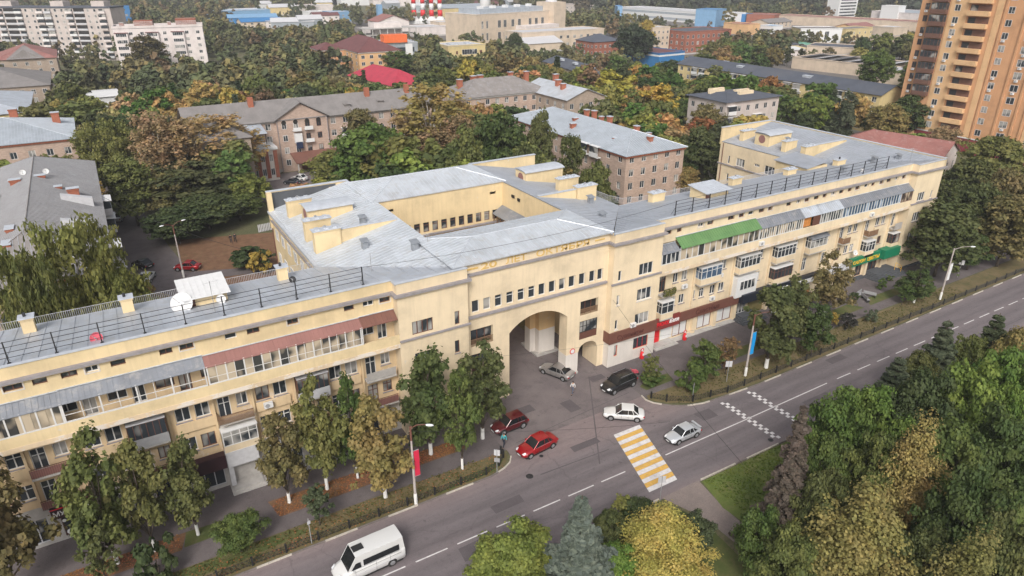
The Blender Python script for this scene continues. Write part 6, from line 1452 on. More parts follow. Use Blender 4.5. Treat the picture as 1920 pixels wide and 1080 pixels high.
# 1 grey-roofed house, near left
t = house('brick house with a long grey slate roof and red chimneys at the left edge', -19, 93, 0, 16.7, 60, 12, 'tan_brick', 'slate_b', 'hip', 4.0, 4, 5, 14, right=True, chim=[(6.3, 7, .8, 1.9, 15.2), (6.5, 12, .8, 1.6, 15.6), (6.0, 38, 1.4, .8, 15.6), (9.4, 38, 1.4, .8, 15.8), (11.7, 33.5, .9, .8, 14.8), (13.6, 31.5, 1.5, .9, 14.7), (3, 34, 1.3, .9, 14.6)], cornice='brick', seams=True, fl=2.9)
for (x, y) in ((-11.9, 133.5), (-8.7, 132.5)): dish(x, y, 15.6, .45, math.radians(170), M['white'], 'white satellite dish on a chimney of the left grey roof, %s one' % ('left' if x < -10 else 'right'))
for (dy, zc) in ((10, 9.0), (10, 6.0), (33, 9.2), (33, 6.2)):
    b = MB(); b.box(16.72, 18.2, dy, dy+3.6, zc-.1, zc+1.0); o = b.build('balcony', M['lgrey'], t); b = MB(); b.box(16.74, 18.15, dy+.05, dy+3.55, zc+1.0, zc+2.2); b.build('pane', M['glass'], o); b = MB(); b.slab([(16.7, dy-.1, zc+2.5), (18.4, dy-.1, zc+2.3), (18.4, dy+3.7, zc+2.3), (16.7, dy+3.7, zc+2.5)], .08); b.build('balcony_roof', M['white'], o)
for dy in (27, 14): b = MB(); b.prism([(12.0, dy), (16, dy), (16, dy+1.2), (12.0, dy+1.2)], 12.2, [15.0, 13.9, 13.9, 15.0]); b.build('roof_dormer', M['lgrey'], t)
house('low brick house with a blue-grey sheet roof and white chimney, far left', -42, 181, 0, 37, 25, 11.5, 'pink_brick', 'bluegrey', 'hip', 3.6, 3, 11, 6, cornice='brick', seams=True, chim=[(26, 17, 1.6, 1.6, 16.2), (34, 16, 1.6, 1.4, 14.8)])
house('dark grey hipped roof house behind the pale roofed one, far left', -40, 288, 0, 29, 36, 9.5, 'tan_brick', 'slate', 'hip', 4.5, 3, 9, 8)
house('pale grey sheet roof house at the left edge', -42, 241, 0, 26, 40, 8.5, 'yellowb', 'awn_silver', 'hip', 3.5, 2, 8, 8)
house('white metal shed among the trees on the left', -.8, 283, 0, 9.5, 17, 5, 'white', 'white', 'gable', .8, 1, 0, 0, cat='shed', name='shed', plinth=False)
t = house('old brick house with a red and grey patched roof, upper left', -31, 372, 0, 22, 34, 10, 'tan_brick', 'redroof', 'hip', 4.5, 3, 5, 5); b = MB(); b.slab([(4, -1, 10.2), (18, -1, 10.2), (11.5, 10, 14.6), (10.5, 10, 14.6)], .1); b.build('roof', M['slate'], t); b = MB(); b.quad((5, -.4, 10), (17, -.4, 10), (11, -.4, 13.8)); b.build('gable', M['slate_b'], t)
# 5 long nine-storey panel block
PB_a = math.radians(-33)
Lp = 96; px0, py0 = 18.8-Lp*math.cos(PB_a), 441-Lp*math.sin(PB_a)
t = empty('apartment_tower', (px0, py0, 0), 'nine-storey grey-pink panel apartment block with columns of balconies, top left', 'apartment building', rz=PB_a)
FW = Wall(t, 0, 0); b = MB(); b.box(0, Lp, 0, 13, 0, 26); b.build('wall', M['panel'], t); b = MB(); b.box(-.2, Lp+.2, -.25, 13.2, 26.001, 26.7); b.build('roof', M['darkroof'], t)
for xx in (8, 34, 62, 84): b = MB(); b.box(xx, xx+7, 4, 10, 26.7, 29.2); b.build('lift_house', M['panel'], t)
r5 = random.Random(5); wmesh = far_window(1.3, 1.4, 'frame', 'glass', 0)
cols = []; x = Lp-2.4
patt = ['b', 'w', 'w', 'L', 'b', 'w', 'w', 'b', 'b', 'w', 'w', 'b', 'L', 'b', 'w', 'w', 'b', 'w', 'w', 'b']
for ptn in patt:
    wd = {'b': 4.3, 'w': 3.6, 'L': 6.0}[ptn]; x -= wd
    for f in range(9):
        z = 1.2+f*2.78
        if ptn == 'w': put('window', wmesh, t, (x+wd/2-.6, -.01, z+.8))
        elif ptn == 'b':
            b = MB(); b.box(x+.3, x+wd-.3, -1.1, -.01, z, z+1.05); o = b.build('balcony', M[r5.choice(['white', 'whitep', 'lgrey', 'panel'])], t)
            if r5.random() < .6: b = MB(); b.box(x+.35, x+wd-.35, -1.05, -.02, z+1.051, z+2.3); b.build('pane', M['glass'], o)
            else: b = MB(); b.box(x+.5, x+wd-.5, -.03, -.008, z+1.06, z+2.2); b.build('pane', M['glass_dark'], o)
        else:
            b = MB(); b.box(x+.2, x+wd-.2, -.12, -.01, z+.9, z+2.5); b.build('loggia', M['dark'], t); b = MB(); b.box(x+.2, x+wd-.2, -.3, -.13, z, z+.88); b.build('loggia_parapet', M['lgrey'], t)
    if x < 6: break
# 6 pale block with red brick roof houses
W7a = math.radians(-9)
t = house('pale pink-white apartment block with red brick roof houses, left background', 15.6, 387, W7a, 38.5, 14, 19.5, 'whitep', 'darkroof', 'flat', 0, 6, 8, 3, ww=1.6, wh=1.4, right=True, parapet=1.2, cat='apartment building', name='apartment_block', z0=1.2)
for (x0, x1, y0, y1, z1) in ((9, 17, 3, 10, 22.6), (27, 36, 3, 10, 23.2), (3, 5, 1, 3, 21.8), (23.5, 25, 1, 3, 21.9)):
    b = MB(); b.box(x0, x1, y0, y1, 19.6, z1); b.build('roof_house', M['red_brick'], t); b = MB()
    for k in range(4): b.box(x0-.12, x1+.12, y0-.12, y0-.01, 20.4+k*.55, 20.55+k*.55)
    b.build('brick_band', M['white'], t)
for xx in (0.5, 13.5, 24.5): b = MB(); b.box(xx, xx+5.4, -1.3, -.02, 0, 17.6); b.build('bay', M['whitep'], t); b = MB(); b.box(xx-.2, xx+5.6, -1.6, -.02, 17.61, 17.85); b.build('bay_roof', M['wine'], t)
for xx in (.8, 13.8, 24.8):
    for f in range(6): put('window', far_window(4.4, 1.5, 'frame', 'glass', 4), t, (xx+.2, -1.31, 1.8+f*2.85))
# 8 school-like house with gable, behind the courtyard block
t = house('long pinkish brick house with a central gable and arched windows behind the trees', 17.5, 172, 0, 60, 13, 12.6, 'pink_brick', 'slate', 'gable', 3.8, 4, 19, 4, cornice='concrete', eave=.7, fl=2.95, balc=((0, 3, 3), (0, 2, 4), (0, 2, 11), (0, 3, 12), (0, 1, 12)))
b = MB(); gx0, gx1, gp = 19.3, 31.6, 25.3
b.prism([(gx0, -.5), (gx1, -.5), (gx1, -.02), (gx0, -.02)], 0, 12.6); b._add([(gx0, -.5, 12.6), (gx1, -.5, 12.6), (gp, -.5, 16.1), (gx0, -.02, 12.6), (gx1, -.02, 12.6), (gp, -.02, 16.1)], [(0, 1, 2), (0, 2, 5, 3), (1, 4, 5, 2)])
b.build('gable_bay', M['pink_brick'], t)
for i, xx in enumerate((20.4, 23.2, 26.0, 28.8)):
    for f in range(4):
        if f == 0 and i in (1, 2): continue
        o = put('window', far_window(1.15, 1.5, 'frame' if i < 2 else 'brownframe', 'glass'), t, (xx, -.51, 1.55+f*2.95))
        if f == 3:
            b = MB(); b.lathe((xx+.575, -.53, 1.55+f*2.95+1.5), [(.57, 0), (.57, -.02)], 16, 'y'); b.build('arched_head', M['dark'], t)
for (xx, z) in ((22.8, 9.8), (25.6, 9.9), (25.6, 6.9)): b = MB(); b.box(xx, xx+2, -1.6, -.51, z, z+.15); b.box(xx, xx+2, -1.6, -1.54, z+.15, z+.9); b.build('balcony', M['white'], t)
b = MB(); b.box(23, 24.8, -1.5, -.51, 6.9, 9.2); b.build('enclosed_balcony', M['white'], t); b = MB(); b.box(23.1, 24.7, -1.53, -1.51, 5.6, 7.2); b.build('hanging_cloth', paint((.01, .02, .06), .9, .1, 2, name='navy_sheet'), t)
for s in (-1, 1):
    xa, xb = (gx0-.9, gp) if s < 0 else (gp, gx1+.9)
    za, zb = (12.5, 16.5) if s < 0 else (16.5, 12.5)
    b = MB(); b._add([(xa, -1.1, za), (xb, -1.1, zb), (xb, 5.6, zb), (xa, 5.6, za) , (xa, -1.1, za-.15), (xb, -1.1, zb-.15), (xb, 5.6, zb-.15), (xa, 5.6, za-.15)], [(0,1,2,3), (7,6,5,4), (0,4,5,1), (1,5,6,2), (2,6,7,3), (3,7,4,0)]); b.build('roof', M['slate'], t)
b = MB(); b.slab([(21.5, -6.0, 3.2), (33, -6.0, 3.2), (33, -.55, 4.6), (21.5, -.55, 4.6)], .15); b.build('porch_roof', M['awn_brown'], t); b = MB()
for xx in (21.8, 25.5, 29, 32.6): b.box(xx, xx+.25, -5.8, -5.55, 0, 3.05)
b.build('porch_post', M['concrete'], t); b = MB(); b.box(24, 26, -.6, -.51, 0, 2.3); b.build('door', M['awn_brown'], t)
for xx, yy in ((9.5, 1.6), (37, 1.4), (46, 2)): b = MB(); b.box(xx, xx+1.4, yy, yy+2, 13.4, 14.5); b.box(xx-.2, xx+1.6, yy-.3, yy+2.2, 14.5, 14.6); b.build('roof_dormer', M['slate_b'], t)
for xx in (14.5, 43.5, 54.5): b = MB(); b.box(xx, xx+1.2, 4.5, 5.5, 14.5, 17.6); b.build('chimney', M['brick'], t)
b = MB()
for xx in (gx0+.1, gx1-.1): b.tube((xx, -.6, 0), (xx, -.6, 12.4), .09, 5)
b.build('drainpipe', M['cornice'], t)
t = empty('brick_annexe', (28.2, 166, 0), 'small annexe with red brick piers and white windows at the corner of the gabled house', 'building')
b = MB(); b.box(0, 6.5, 0, 5.9, 0, 7.3); b.build('wall', M['white_stucco'], t); b = MB(); b.box(-.3, 6.8, -.4, 5.95, 7.301, 7.8); b.build('cornice', M['white'], t)
for xx in (-.05, 1.85, 3.75, 5.7): b = MB(); b.box(xx, xx+.85, -.22, -.01, .6, 7.0); b.build('brick_pier', M['red_brick'], t)
for xx in (.9, 2.8, 4.7):
    for z in (1.2, 4.5): put('window', far_window(.9, 1.7), t, (xx, -.02, z))
b = MB(); b.slab([(-.2, -.5, 11.2), (5, -.5, 11.2), (5, 5.8, 12.2), (-.2, 5.8, 12.2)], .1); b.build('roof', M['awn_silver'], t); b = MB(); b.box(.4, 4.8, .2, 5.8, 7.81, 8.6); b.build('parapet', M['white'], t)
for xx in (.4, 4.6): b = MB(); b.box(xx, xx+.15, .2, .35, 8.6, 11.1); b.build('post', M['black'], t)
house('left wing of slate-roofed brick house hidden behind golden trees', 17.0, 158, 0, 11, 14, 12.4, 'tan_brick', 'slate', 'hip', 3.0, 4, 3, 4)
# gate wall and shed in the yard
t = empty('yard_shed', (30, 140, 0), 'low red-roofed shed beside the pale slatted yard gate', 'shed'); b = MB(); b.box(0, 9, 0, 5, 0, 2.4); b.build('wall', M['whitep'], t); b = MB(); b.slab([(-.3, -.4, 2.5), (9.3, -.4, 2.5), (9.3, 5.3, 3.4), (-.3, 5.3, 3.4)], .1); b.build('roof', M['awn_brown'], t); b = MB(); b.box(2.5, 4.4, -.05, -.005, .7, 2.1); b.build('window', M['glass_dark'], t)
t = empty('slat_fence', (22, 131, 0), 'pale vertical slat fence across the yard behind the left block', 'fence'); sm = MB(); sm.box(0, .18, -.02, .02, .1, 1.6); me = sm.mesh('slat', M['lgrey'])
for i in range(44): put('slat', me, t, (i*.3, i*.03, 0))
b = MB(); b.tube((0, .05, .4), (13.2, 1.35, .4), .03, 4); b.tube((0, .05, 1.3), (13.2, 1.35, 1.3), .03, 4); b.build('rail', M['grey'], t)
# 9 slate roof pair
t = house('slate-roofed brick house with red chimneys behind the yellow-leaved tree', 89, 176, 0, 28, 15, 12.6, 'pink_brick', 'slate_b', 'hip', 3.8, 4, 9, 4, cornice='concrete', fl=2.9, chim=[(3, 8, 1.4, 1.2, 16.5), (8, 9, 1.5, 1.2, 17), (10.5, 9.5, 1.5, 1.2, 17), (20, 8, 1.3, 1, 17.4), (25.5, 8, 1.3, 1, 17.2)])
t = house('brick house wing with a bright pale sheet roof beside the slate-roofed house', 113, 160, 0, 13, 24, 12.4, 'tan_brick', 'roof_light', 'gabley', 2.6, 4, 4, 6, chim=[(4, 8, 1.3, 1.1, 15.5), (5, 12, 1.4, 1.2, 16.0), (7.5, 17, 1.4, 1.2, 16.8)])
# 10 pink brick house with pale roof
t = house('pink brick four-storey house with a pale metal hipped roof and red chimneys', 89.4, 105.6, 0, 15.6, 46, 11.6, 'pink_brick', 'bluegrey', 'hip', 3.0, 4, 5, 12, cornice='brick', seams=True, ww=1.2, chim=[(3, 22.7, 1.2, .8, 13.8), (5.6, 25.5, 1.1, .8, 14.3), (11.4, 29, .9, 1.0, 15), (12.9, 28, .9, 1.0, 14.8), (12, 24, .8, .8, 14.2), (12.4, 21.4, .9, 1.0, 14.6), (12.9, 12.4, .9, 1.0, 14.0), (10.8, 6.0, .7, .7, 13.9), (8.9, 3.4, .9, 1.0, 13.9), (3.6, 8.6, .5, .5, 13.2)], fl=2.8, balc=((1, 3, 9), (1, 3, 8)))
# 11 orange house
t = house('orange rendered school with a dark red hipped roof', 102, 299, 0, 19, 36, 12.6, 'orangeh', 'wine', 'hip', 5, 4, 5, 6, cornice='white_stucco', ww=1.6)
house('left wing of the dark red roofed orange building, brick-orange wall', 91, 318, 0, 11, 14, 12.4, 'orange_brick', 'wine', 'hip', 2.4, 4, 3, 4, cornice='white_stucco', ww=1.6)
house('low house with a bright crimson hipped roof', 97.5, 250, math.radians(8), 15, 36, 5.5, 'yellowb', 'crimson', 'hip', 4.5, 1, 4, 7)
t = house('small crimson-roofed porch wing of the low house', 108, 246, math.radians(8), 8, 12, 4.6, 'yellowb', 'crimson', 'hip', 2.5, 1, 2, 3)
t = house('bright yellow two-storey building with a flat roof and white window band', 165, 342, 0, 22, 20, 8, 'yellowb', 'lgrey', 'flat', 0, 2, 0, 0); put('window', far_window(9, 2.6, 'frame', 'glass', 5), t, (8, -.01, 3.6)); rooflights(t, [(4, 6, 8.2, 5, 5), (14, 7, 8.2, 3, 3)])
b = MB(); b.box(4.5, 5.6, -.05, -.01, 4.0, 5.6); b.box(18.5, 20, -.05, -.01, 4.2, 5.4); b.build('window', M['brownframe'], t)
# white/blue shop by the factory
t = house('blue-grey flat office with an orange roof sign', 133, 372, math.radians(-6), 27, 20, 8, 'bluegrey', 'lgrey', 'flat', 0, 2, 0, 0); b = MB(); b.box(8, 21, -1, 6, 8.6, 12.6); b.build('roof_sign', M['text_red'] if False else paint((.72, .14, .03), .6, .08, 1, name='orange_sign'), t); b = MB(); b.box(1, 25, -.04, -.01, 3.5, 6); b.build('window_band', M['glass_dark'], t); b = MB(); b.box(20, 24, -.08, -.045, 0, 7.8); b.build('pillar', M['white'], t)
# 14 factory
fa = math.radians(14)
t = house('large beige factory hall with two rows of tall windows and a stair turret', 214, 402, fa, 74, 30, 18.5, 'beige', 'lgrey', 'flat', 0, 2, 0, 0, cat='factory', name='factory')
for xx in (4, 8, 18, 23, 30, 36, 46, 52, 58):
    for z in (3.5, 10.5): put('window', far_window(2.6 if xx > 10 else 1.6, 4.4, 'frame', 'glass_dark', 2), t, (xx, -.01, z))
b = MB(); b.box(8, 66, 6, 26, 18.6, 21.5); b.build('roof_monitor', M['bluegrey'], t); b = MB(); b.box(66, 78, -4, 12, 0, 24); b.build('stair_turret', M['beige'], t); b = MB(); b.lathe((72, 4, 24), [(4, 0), (3.4, 1.6), (1.5, 2.6), (.2, 3)], 14); b.build('turret_dome', M['lgrey'], t)
for k in range(5): b = MB(); b.box(12+k*11, 15+k*11, 10, 13, 21.501, 23); b.build('roof_vent', M['white'], t)
b = MB(); b.box(34, 66, -9, -.01, 0, 11); b.build('side_hall', M['whitep'], t)
for xx in (37, 44, 51, 58): put('window', far_window(3, 3.6, 'frame', 'glass_dark', 2), t, (xx, -9.01, 4))
t = house('long low beige workshop in front of the factory', 226, 368, math.radians(2), 62, 20, 10, 'beige', 'lgrey', 'flat', 0, 2, 12, 4, ww=2, wh=1.8, cat='factory', name='workshop')
for i, u in enumerate((823, 923, 1020, 1115)):
    x, y = at(640+u/6, 42, 1); t = empty('factory_chimney', (x, y, 0), ['first red and white banded chimney from the left', 'second red and white banded chimney from the left', 'third red and white banded chimney from the left', 'rightmost red and white banded chimney'][i], 'chimney', 'banded chimneys of the boiler house')
    for k in range(9):
        b = MB(); r0 = 2.1-.08*k; b.lathe((0, 0, 6+k*5.2), [(r0, 0), (r0-.08, 5.19)], 14); b.build('band', M['red' if k % 2 == 0 else 'white'], t, smooth=True)
    b = MB(); b.lathe((0, 0, 0), [(4.6, 0), (4.6, 2.5), (2.2, 5.99)], 16); b.build('base', M['white'], t)
x, y = at(910, 14, 0); x, y = x*.62, y*.62; t = empty('white_chimney', (x, y, 0), 'thick plain white chimney behind the factory', 'chimney'); b = MB(); b.lathe((0, 0, 0), [(4.3, 0), (3.7, 50)], 20); b.build('shaft', M['white'], t, smooth=True)
# 15 unfinished frame
t = empty('concrete_frame', (152, 430, 0), 'unfinished concrete frame building left of the banded chimneys', 'building')
for f in range(4): b = MB(); b.box(0, 34, 0, 14, f*3.6, f*3.6+.4); b.build('floor_slab', M['concrete'], t)
for f in range(3):
    for k in range(8): b = MB(); b.box(k*4.8, k*4.8+.5, .2, .7, f*3.6+.401, f*3.6+3.59); b.build('column', M['concrete'], t)
b = MB(); b.box(8, 26, 5, 12, 0, 14); b.build('wall', M['whitep'], t)
house('pale industrial hall with a dull red gabled roof behind the concrete frame', 176, 470, 0, 22, 20, 12, 'whitep', 'redroof', 'gabley', 4, 2, 0, 0)
x, y = at(712, 30, 8); t = empty('blue_tower', (x, y, 0), 'narrow blue lattice tower, upper middle', 'tower'); b = MB(); b.box(-2, 2, -2, 2, 0, 17); b.build('frame', M['lblue'], t)
house('long low grey and white workshop below the banded chimneys', *at(700, 62, 4), 0, 80, 22, 6, 'whitep', 'lgrey', 'flat', 0, 1, 0, 0, name='workshop', cat='factory'); house('small beige boiler annexe right of the banded chimneys', *at(824, 48, 6), 0, 26, 16, 8, 'beige', 'lgrey', 'flat', 0, 1, 4, 0, name='workshop', cat='factory')
house('blue-roofed pale shed beside the banded chimneys', *at(828, 18, 8), 0, 52, 30, 9, 'yellowb', 'bluegrey', 'gable', 3, 1, 0, 0, name='workshop', cat='factory')
# 16-18
t = house('red brick house with a dark blue-grey hipped roof', 244, 322, 0, 19, 17, 8, 'red_brick', 'darkroof', 'hip', 3.4, 2, 6, 5, ww=1.3)
t = house('bright blue cladded hall with a flat brown roof', 246, 271, math.radians(4), 18, 26, 6.6, 'blue', 'wine', 'flat', 0, 1, 0, 0, parapet=.4, plinth=False, cat='hall', name='hall'); b = MB(); b.box(-.05, 18.05, -.06, -.01, 5.2, 6.0); b.box(-.06, -.01, 0, 26, 5.2, 6.0); b.build('white_band', M['white'], t); b = MB(); b.box(-.3, 18.3, -.4, -.02, 0, 1.6); b.build('white_base', M['white'], t)
t = house('red brick three-storey building with white window trims', 296, 306, 0, 36, 22, 12, 'red_brick', 'darkroof', 'flat', 0, 3, 9, 5, ww=1.6, wh=1.9); house('small beige flat block attached to the red brick building', 282, 318, 0, 13, 14, 14, 'beige', 'lgrey', 'flat', 0, 4, 4, 3)
# 19 long blue and white plant
def longhall(label, pa, pb, h, D, wall, roof, band=None, floors=2, name='plant_hall'):
    xa, ya = pa; xb, yb = pb; L = math.hypot(xb-xa, yb-ya); a = math.atan2(yb-ya, xb-xa)
    t = house(label, xa, ya, a, L, D, h, wall, roof, 'flat', 0, floors, 0, 0, name=name, cat='factory', plinth=False)
    if band:
        for f in range(floors): b = MB(); b.box(.5, L-.5, -.06, -.01, 1.5+f*h/floors, 1.5+f*h/floors+h/floors*.4); b.build('window_band', M[band], t)
    return t
longhall('long white and pale blue plant building, upper right of centre', at(1160, 32, 0), at(1352, 48, 0), 9, 30, 'white', 'lgrey', 'bluegrey')
t = longhall('light blue end block of the plant with a dark blue roof band', at(1302, 49, 0), at(1340, 51, 0), 13, 20, 'lblue', 'blue', None, 1)
longhall('light blue corner of the long plant building', at(1157, 36, 0), at(1166, 36, 0), 11, 20, 'lblue', 'blue', None, 1)
longhall('low orange brick hall beyond the plant', at(1398, 46, 0), at(1450, 48, 0), 8, 24, 'red_brick', 'redroof', None, 1); longhall('long beige hall below the office slab', at(1455, 45, 0), at(1735, 62, 0), 7, 22, 'beige', 'redroof', 'beige', 1)
longhall('long blue-grey roofed warehouse right of the office slab', at(1630, 44, 0), at(1738, 52, 0), 10, 46, 'whitep', 'bluegrey', None, 1); longhall('plain white silo-like block before the warehouse', at(1646, 46, 0), at(1678, 48, 0), 15, 12, 'white', 'white', None, 1)
longhall('small blue-roofed workshop among the trees, right of centre', at(1375, 45, 0), at(1395, 46, 0), 8, 16, 'blue', 'lblue', None, 1)
longhall('small white two-storey house with a blue roof edge', at(1424, 64, 0), at(1446, 66, 0), 6, 12, 'white', 'lblue', 'glass_dark', 1); longhall('orange rendered depot half hidden by trees', at(1355, 62, 0), at(1400, 66, 0), 7, 14, 'orangeh', 'redroof', None, 1)
# 20 office slab
x, y = at(1568, 40, 0); t = house('tall white office slab with dark window bands, upper right', x, y, math.radians(-2), 25, 13, 19.5, 'white', 'lgrey', 'flat', 0, 6, 0, 0, name='office_building', cat='office building')
for f in range(7): b = MB(); b.box(2, 23, -.1, -.01, 1.5+f*2.65, 2.7+f*2.65); b.build('window_band', M['glass_dark'], t)
# 21 white hall and market
x, y = at(1497, 84, 0); t = house('white hall with three dark window columns behind the market', x, y, math.radians(-33), 26, 18, 9.5, 'white', 'slate', 'flat', 0, 1, 0, 0, walls2='yellowb', name='hall', cat='hall')
for xx in (5.5, 10.5, 15.5): put('window', far_window(2.6, 5, 'frame', 'glass_dark', 2), t, (xx, -.01, 3.2))
house('ochre side building right of the white hall', *at(1582, 80, 0), 0, 30, 14, 8, 'yellowb', 'slate', 'flat', 0, 2, 5, 0)
t = longhall('low grey-roofed market hall with a beige front wall', at(1483, 128, 0), at(1660, 148, 0), 5, 26, 'beige', 'slate', None, 1, 'market_hall')
for k in range(7): b = MB(); b.slab([(3+k*8, 2, 5.6), (8+k*8, 2, 6.6), (8+k*8, 24, 6.6), (3+k*8, 24, 5.6)], .15); b.build('roof_ridge', M['lgrey' if k % 2 else 'darkroof'], t)
longhall('second grey sheet roof of the market behind the beige wall', at(1510, 106, 0), at(1640, 114, 0), 5.5, 20, 'beige', 'darkroof', None, 1, 'market_hall')
mr_ = random.Random(4)
stalls = [((1395, 104), 'roof_light', 'pale grey'), ((1402, 112), 'white', 'white'), ((1412, 110), 'red', 'red'), ((1425, 103), 'redroof', 'faded red'), ((1432, 114), 'white', 'small white'), ((1445, 107), 'redroof', 'pinkish'), ((1453, 113), 'pink', 'pink'), ((1468, 106), 'white', 'wide white'), ((1482, 108), 'white', 'narrow white'), ((1492, 104), 'yellowb', 'ochre'), ((1478, 99), 'darkroof', 'dark')]
for i, ((u, v), mt, cn) in enumerate(stalls):
    x, y = at(u, v, 0); t = empty('market_stall', (x, y, 0), cn+' market pavilion left of the grey market hall, %s one of the cluster' % ['far left', 'lower left', 'middle left', 'upper left', 'front', 'upper middle', 'middle', 'upper right', 'right', 'back right', 'rearmost'][i], 'market stall')
    w, d, h = mr_.uniform(6, 11), mr_.uniform(6, 9), mr_.uniform(3, 4.5); b = MB(); b.box(0, w, 0, d, 0, h); b.build('wall', M['whitep'], t); b = MB(); b.slab([(-.4, -.6, h+.05), (w+.4, -.6, h+.05), (w+.4, d+.4, h+1.0), (-.4, d+.4, h+1.0)], .15); b.build('roof', M[mt], t)
for i, (u, v) in enumerate(((1495, 92), (1510, 94), (1528, 96), (1545, 97), (1562, 98))):
    x, y = at(u, v, 0); t = empty('green_canopy', (x, y, 0), 'pale green market canopy in the row before the white hall', 'canopy', 'pale green canopies before the white hall'); b = MB(); b.slab([(0, 0, 3), (7, 0, 3), (7, 5, 4), (0, 5, 4)], .12); b.build('roof', paint((.16, .36, .27), .7, .1, 1, name='pale_green_sheet'), t)
    for xx in (.1, 6.8): b = MB(); b.box(xx, xx+.12, .1, .22, 0, 2.88); b.build('post', M['grey'], t)
x, y = at(1663, 112, 0); t = house('plain beige brick tower block beside the orange high-rise', x, y, 0, 13, 12, 16, 'beige', 'lgrey', 'flat', 0, 4, 0, 0, name='service_tower', cat='tower'); b = MB(); b.box(-.2, 13.2, -.2, -.01, 12, 12.3); b.box(-.2, -.01, 0, 12, 12, 12.3); b.build('ledge', M['concrete'], t)
longhall('grey-roofed low shops below the beige tower block', at(1688, 160, 0), at(1720, 152, 0), 5, 16, 'beige', 'lgrey', None, 1)
# 22 yellow five-storey long block, near pale block
def alongy(label, x0, y0, y1, D, h, wall, roof, floors, cols, **k):
    """block whose long side looks to -X"""
    return house(label, x0, y1, -math.pi/2, y1-y0, D, h, wall, roof, 'hip' if k.pop('hipr', False) else 'flat', k.pop('rise', 0), floors, cols, 2, **k)
t = house('long yellow and orange five-storey block with white balconies and a dark roof', 197, 206, -math.pi/2, 84, 12, 12, 'yellowb', 'darkroof', 'gable', 2.4, 4, 22, 3, ww=1.5, cat='apartment building', name='apartment_block', balc=tuple((0, f, c) for f in range(4) for c in (2, 3, 7, 8, 13, 14, 18, 19)), fl=2.75)
rooflights(t, [(14, 8, 13.2, 2.5, 1.6), (26, 3, 13.2, 2.5, 1.6), (46, 7, 13.2, 3, 1.6), (54, 3, 13.2, 3, 1.6), (70, 7, 13.2, 3, 1.6)])
t = house('pale four-storey block with a dark flat roof and cream roof ducts right of centre', 144.6, 131.8, 0, 20.6, 14, 13.2, 'panel', 'darkroof', 'hip', 1.3, 4, 6, 4, eave=.7, cat='apartment building', name='apartment_block', ww=1.3, balc=((0, 0, 0), (0, 1, 0), (0, 2, 0), (0, 3, 0), (0, 2, 3), (0, 1, 3)))
for (xx, yy) in ((3, 9), (5, 11), (8.5, 3.5), (9.5, 6)): b = MB(); b.box(xx, xx+5.5, yy, yy+.9, 13.6, 14.8); b.build('roof_duct', M['yellow_tower'], t)
# 23 long dark roof
t = house('long low building with a dark sheet roof in the middle distance', 177, 270, math.radians(-101), 66, 13, 7.5, 'tan_brick', 'darkroof', 'gable', 2.2, 2, 16, 2); rooflights(t, [(10, 3, 9, 3, 1.5), (24, 3, 9, 3, 1.5), (40, 3, 9, 3, 1.5), (52, 3, 9, 4, 1.5)])
house('small grey hangar roof behind the long dark roof', *at(985, 100, 0), 0, 26, 20, 5, 'beige', 'lgrey', 'gable', 3, 1, 0, 0, name='hangar', cat='hangar')
# 25 faded red roofs behind the end block
t = house('low school with a faded red sheet roof behind the right end of the yellow building', 141, 93, math.radians(10), 38, 14, 4.8, 'whitep', 'redroof', 'hip', 3.4, 1, 10, 3); t = house('gabled end of the faded red roofed school with a white pediment', 168, 86, math.radians(12), 12, 18, 5, 'whitep', 'redroof', 'gabley', 3.2, 1, 3, 3)
# distant town roofs on the left horizon
dr = random.Random(21)
for i, (u, v, L_, c, rf, h) in enumerate([(430, 48, 40, 'blue', 'lblue', 6), (385, 40, 60, 'lblue', 'lgrey', 8), (455, 57, 32, 'beige', 'blue', 6), (500, 55, 12, 'whitep', 'blue', 6), (590, 46, 22, 'whitep', 'wine', 7), (580, 38, 18, 'white', 'lgrey', 7), (620, 44, 20, 'lblue', 'lgrey', 9), (520, 28, 60, 'whitep', 'lgrey', 8), (640, 12, 90, 'white', 'lgrey', 9), (560, 22, 20, 'whitep', 'redroof', 7), (480, 14, 18, 'whitep', 'slate', 6), (700, 14, 60, 'whitep', 'redroof', 8), (740, 8, 80, 'bluegrey', 'lgrey', 9), (600, 4, 60, 'whitep', 'redroof', 8), (330, 20, 20, 'beige', 'slate', 6), (420, 8, 30, 'white', 'lgrey', 7), (1060, 26, 40, 'panel', 'slate', 9), (1120, 20, 30, 'whitep', 'lgrey', 7), (1440, 56, 34, 'beige', 'slate', 5), (1630, 72, 40, 'beige', 'slate', 5), (1600, 66, 30, 'orangeh', 'redroof', 5), (235, 52, 6, 'blue', 'lblue', 16)]):
    x, y = at(u, v, 0); t = house(['blue flat hall', 'long pale blue hall', 'beige hall with a bright blue roof', 'tiny house with a blue roof', 'house with a wine red roof', 'small white house', 'pale blue workshop', 'long pale hall', 'very long white warehouse', 'cottage with a faded red roof', 'cottage with a slate roof', 'long hall with a faded red roof', 'long blue-grey hall', 'far hall with a faded red roof', 'beige cottage', 'far white hall', 'grey panel block behind the factory', 'white shed beyond the factory', 'beige low shed by the white hall', 'low beige shed before the tower block', 'orange shed near the white hall', 'small bright blue tower'][i]+(' on the left horizon' if i not in (16, 17, 18, 19, 20, 21) else ' in the far background'), x, y, dr.uniform(-.15, .15), L_, 16 if L_ > 15 else 7, h, c, rf, 'gable' if h < 8 and i % 2 == 0 else 'flat', 2.5, 2, int(L_/5) if L_ < 50 else 0, 0, ww=1.8, name='far_building', cat='building')
cr_ = random.Random(33)
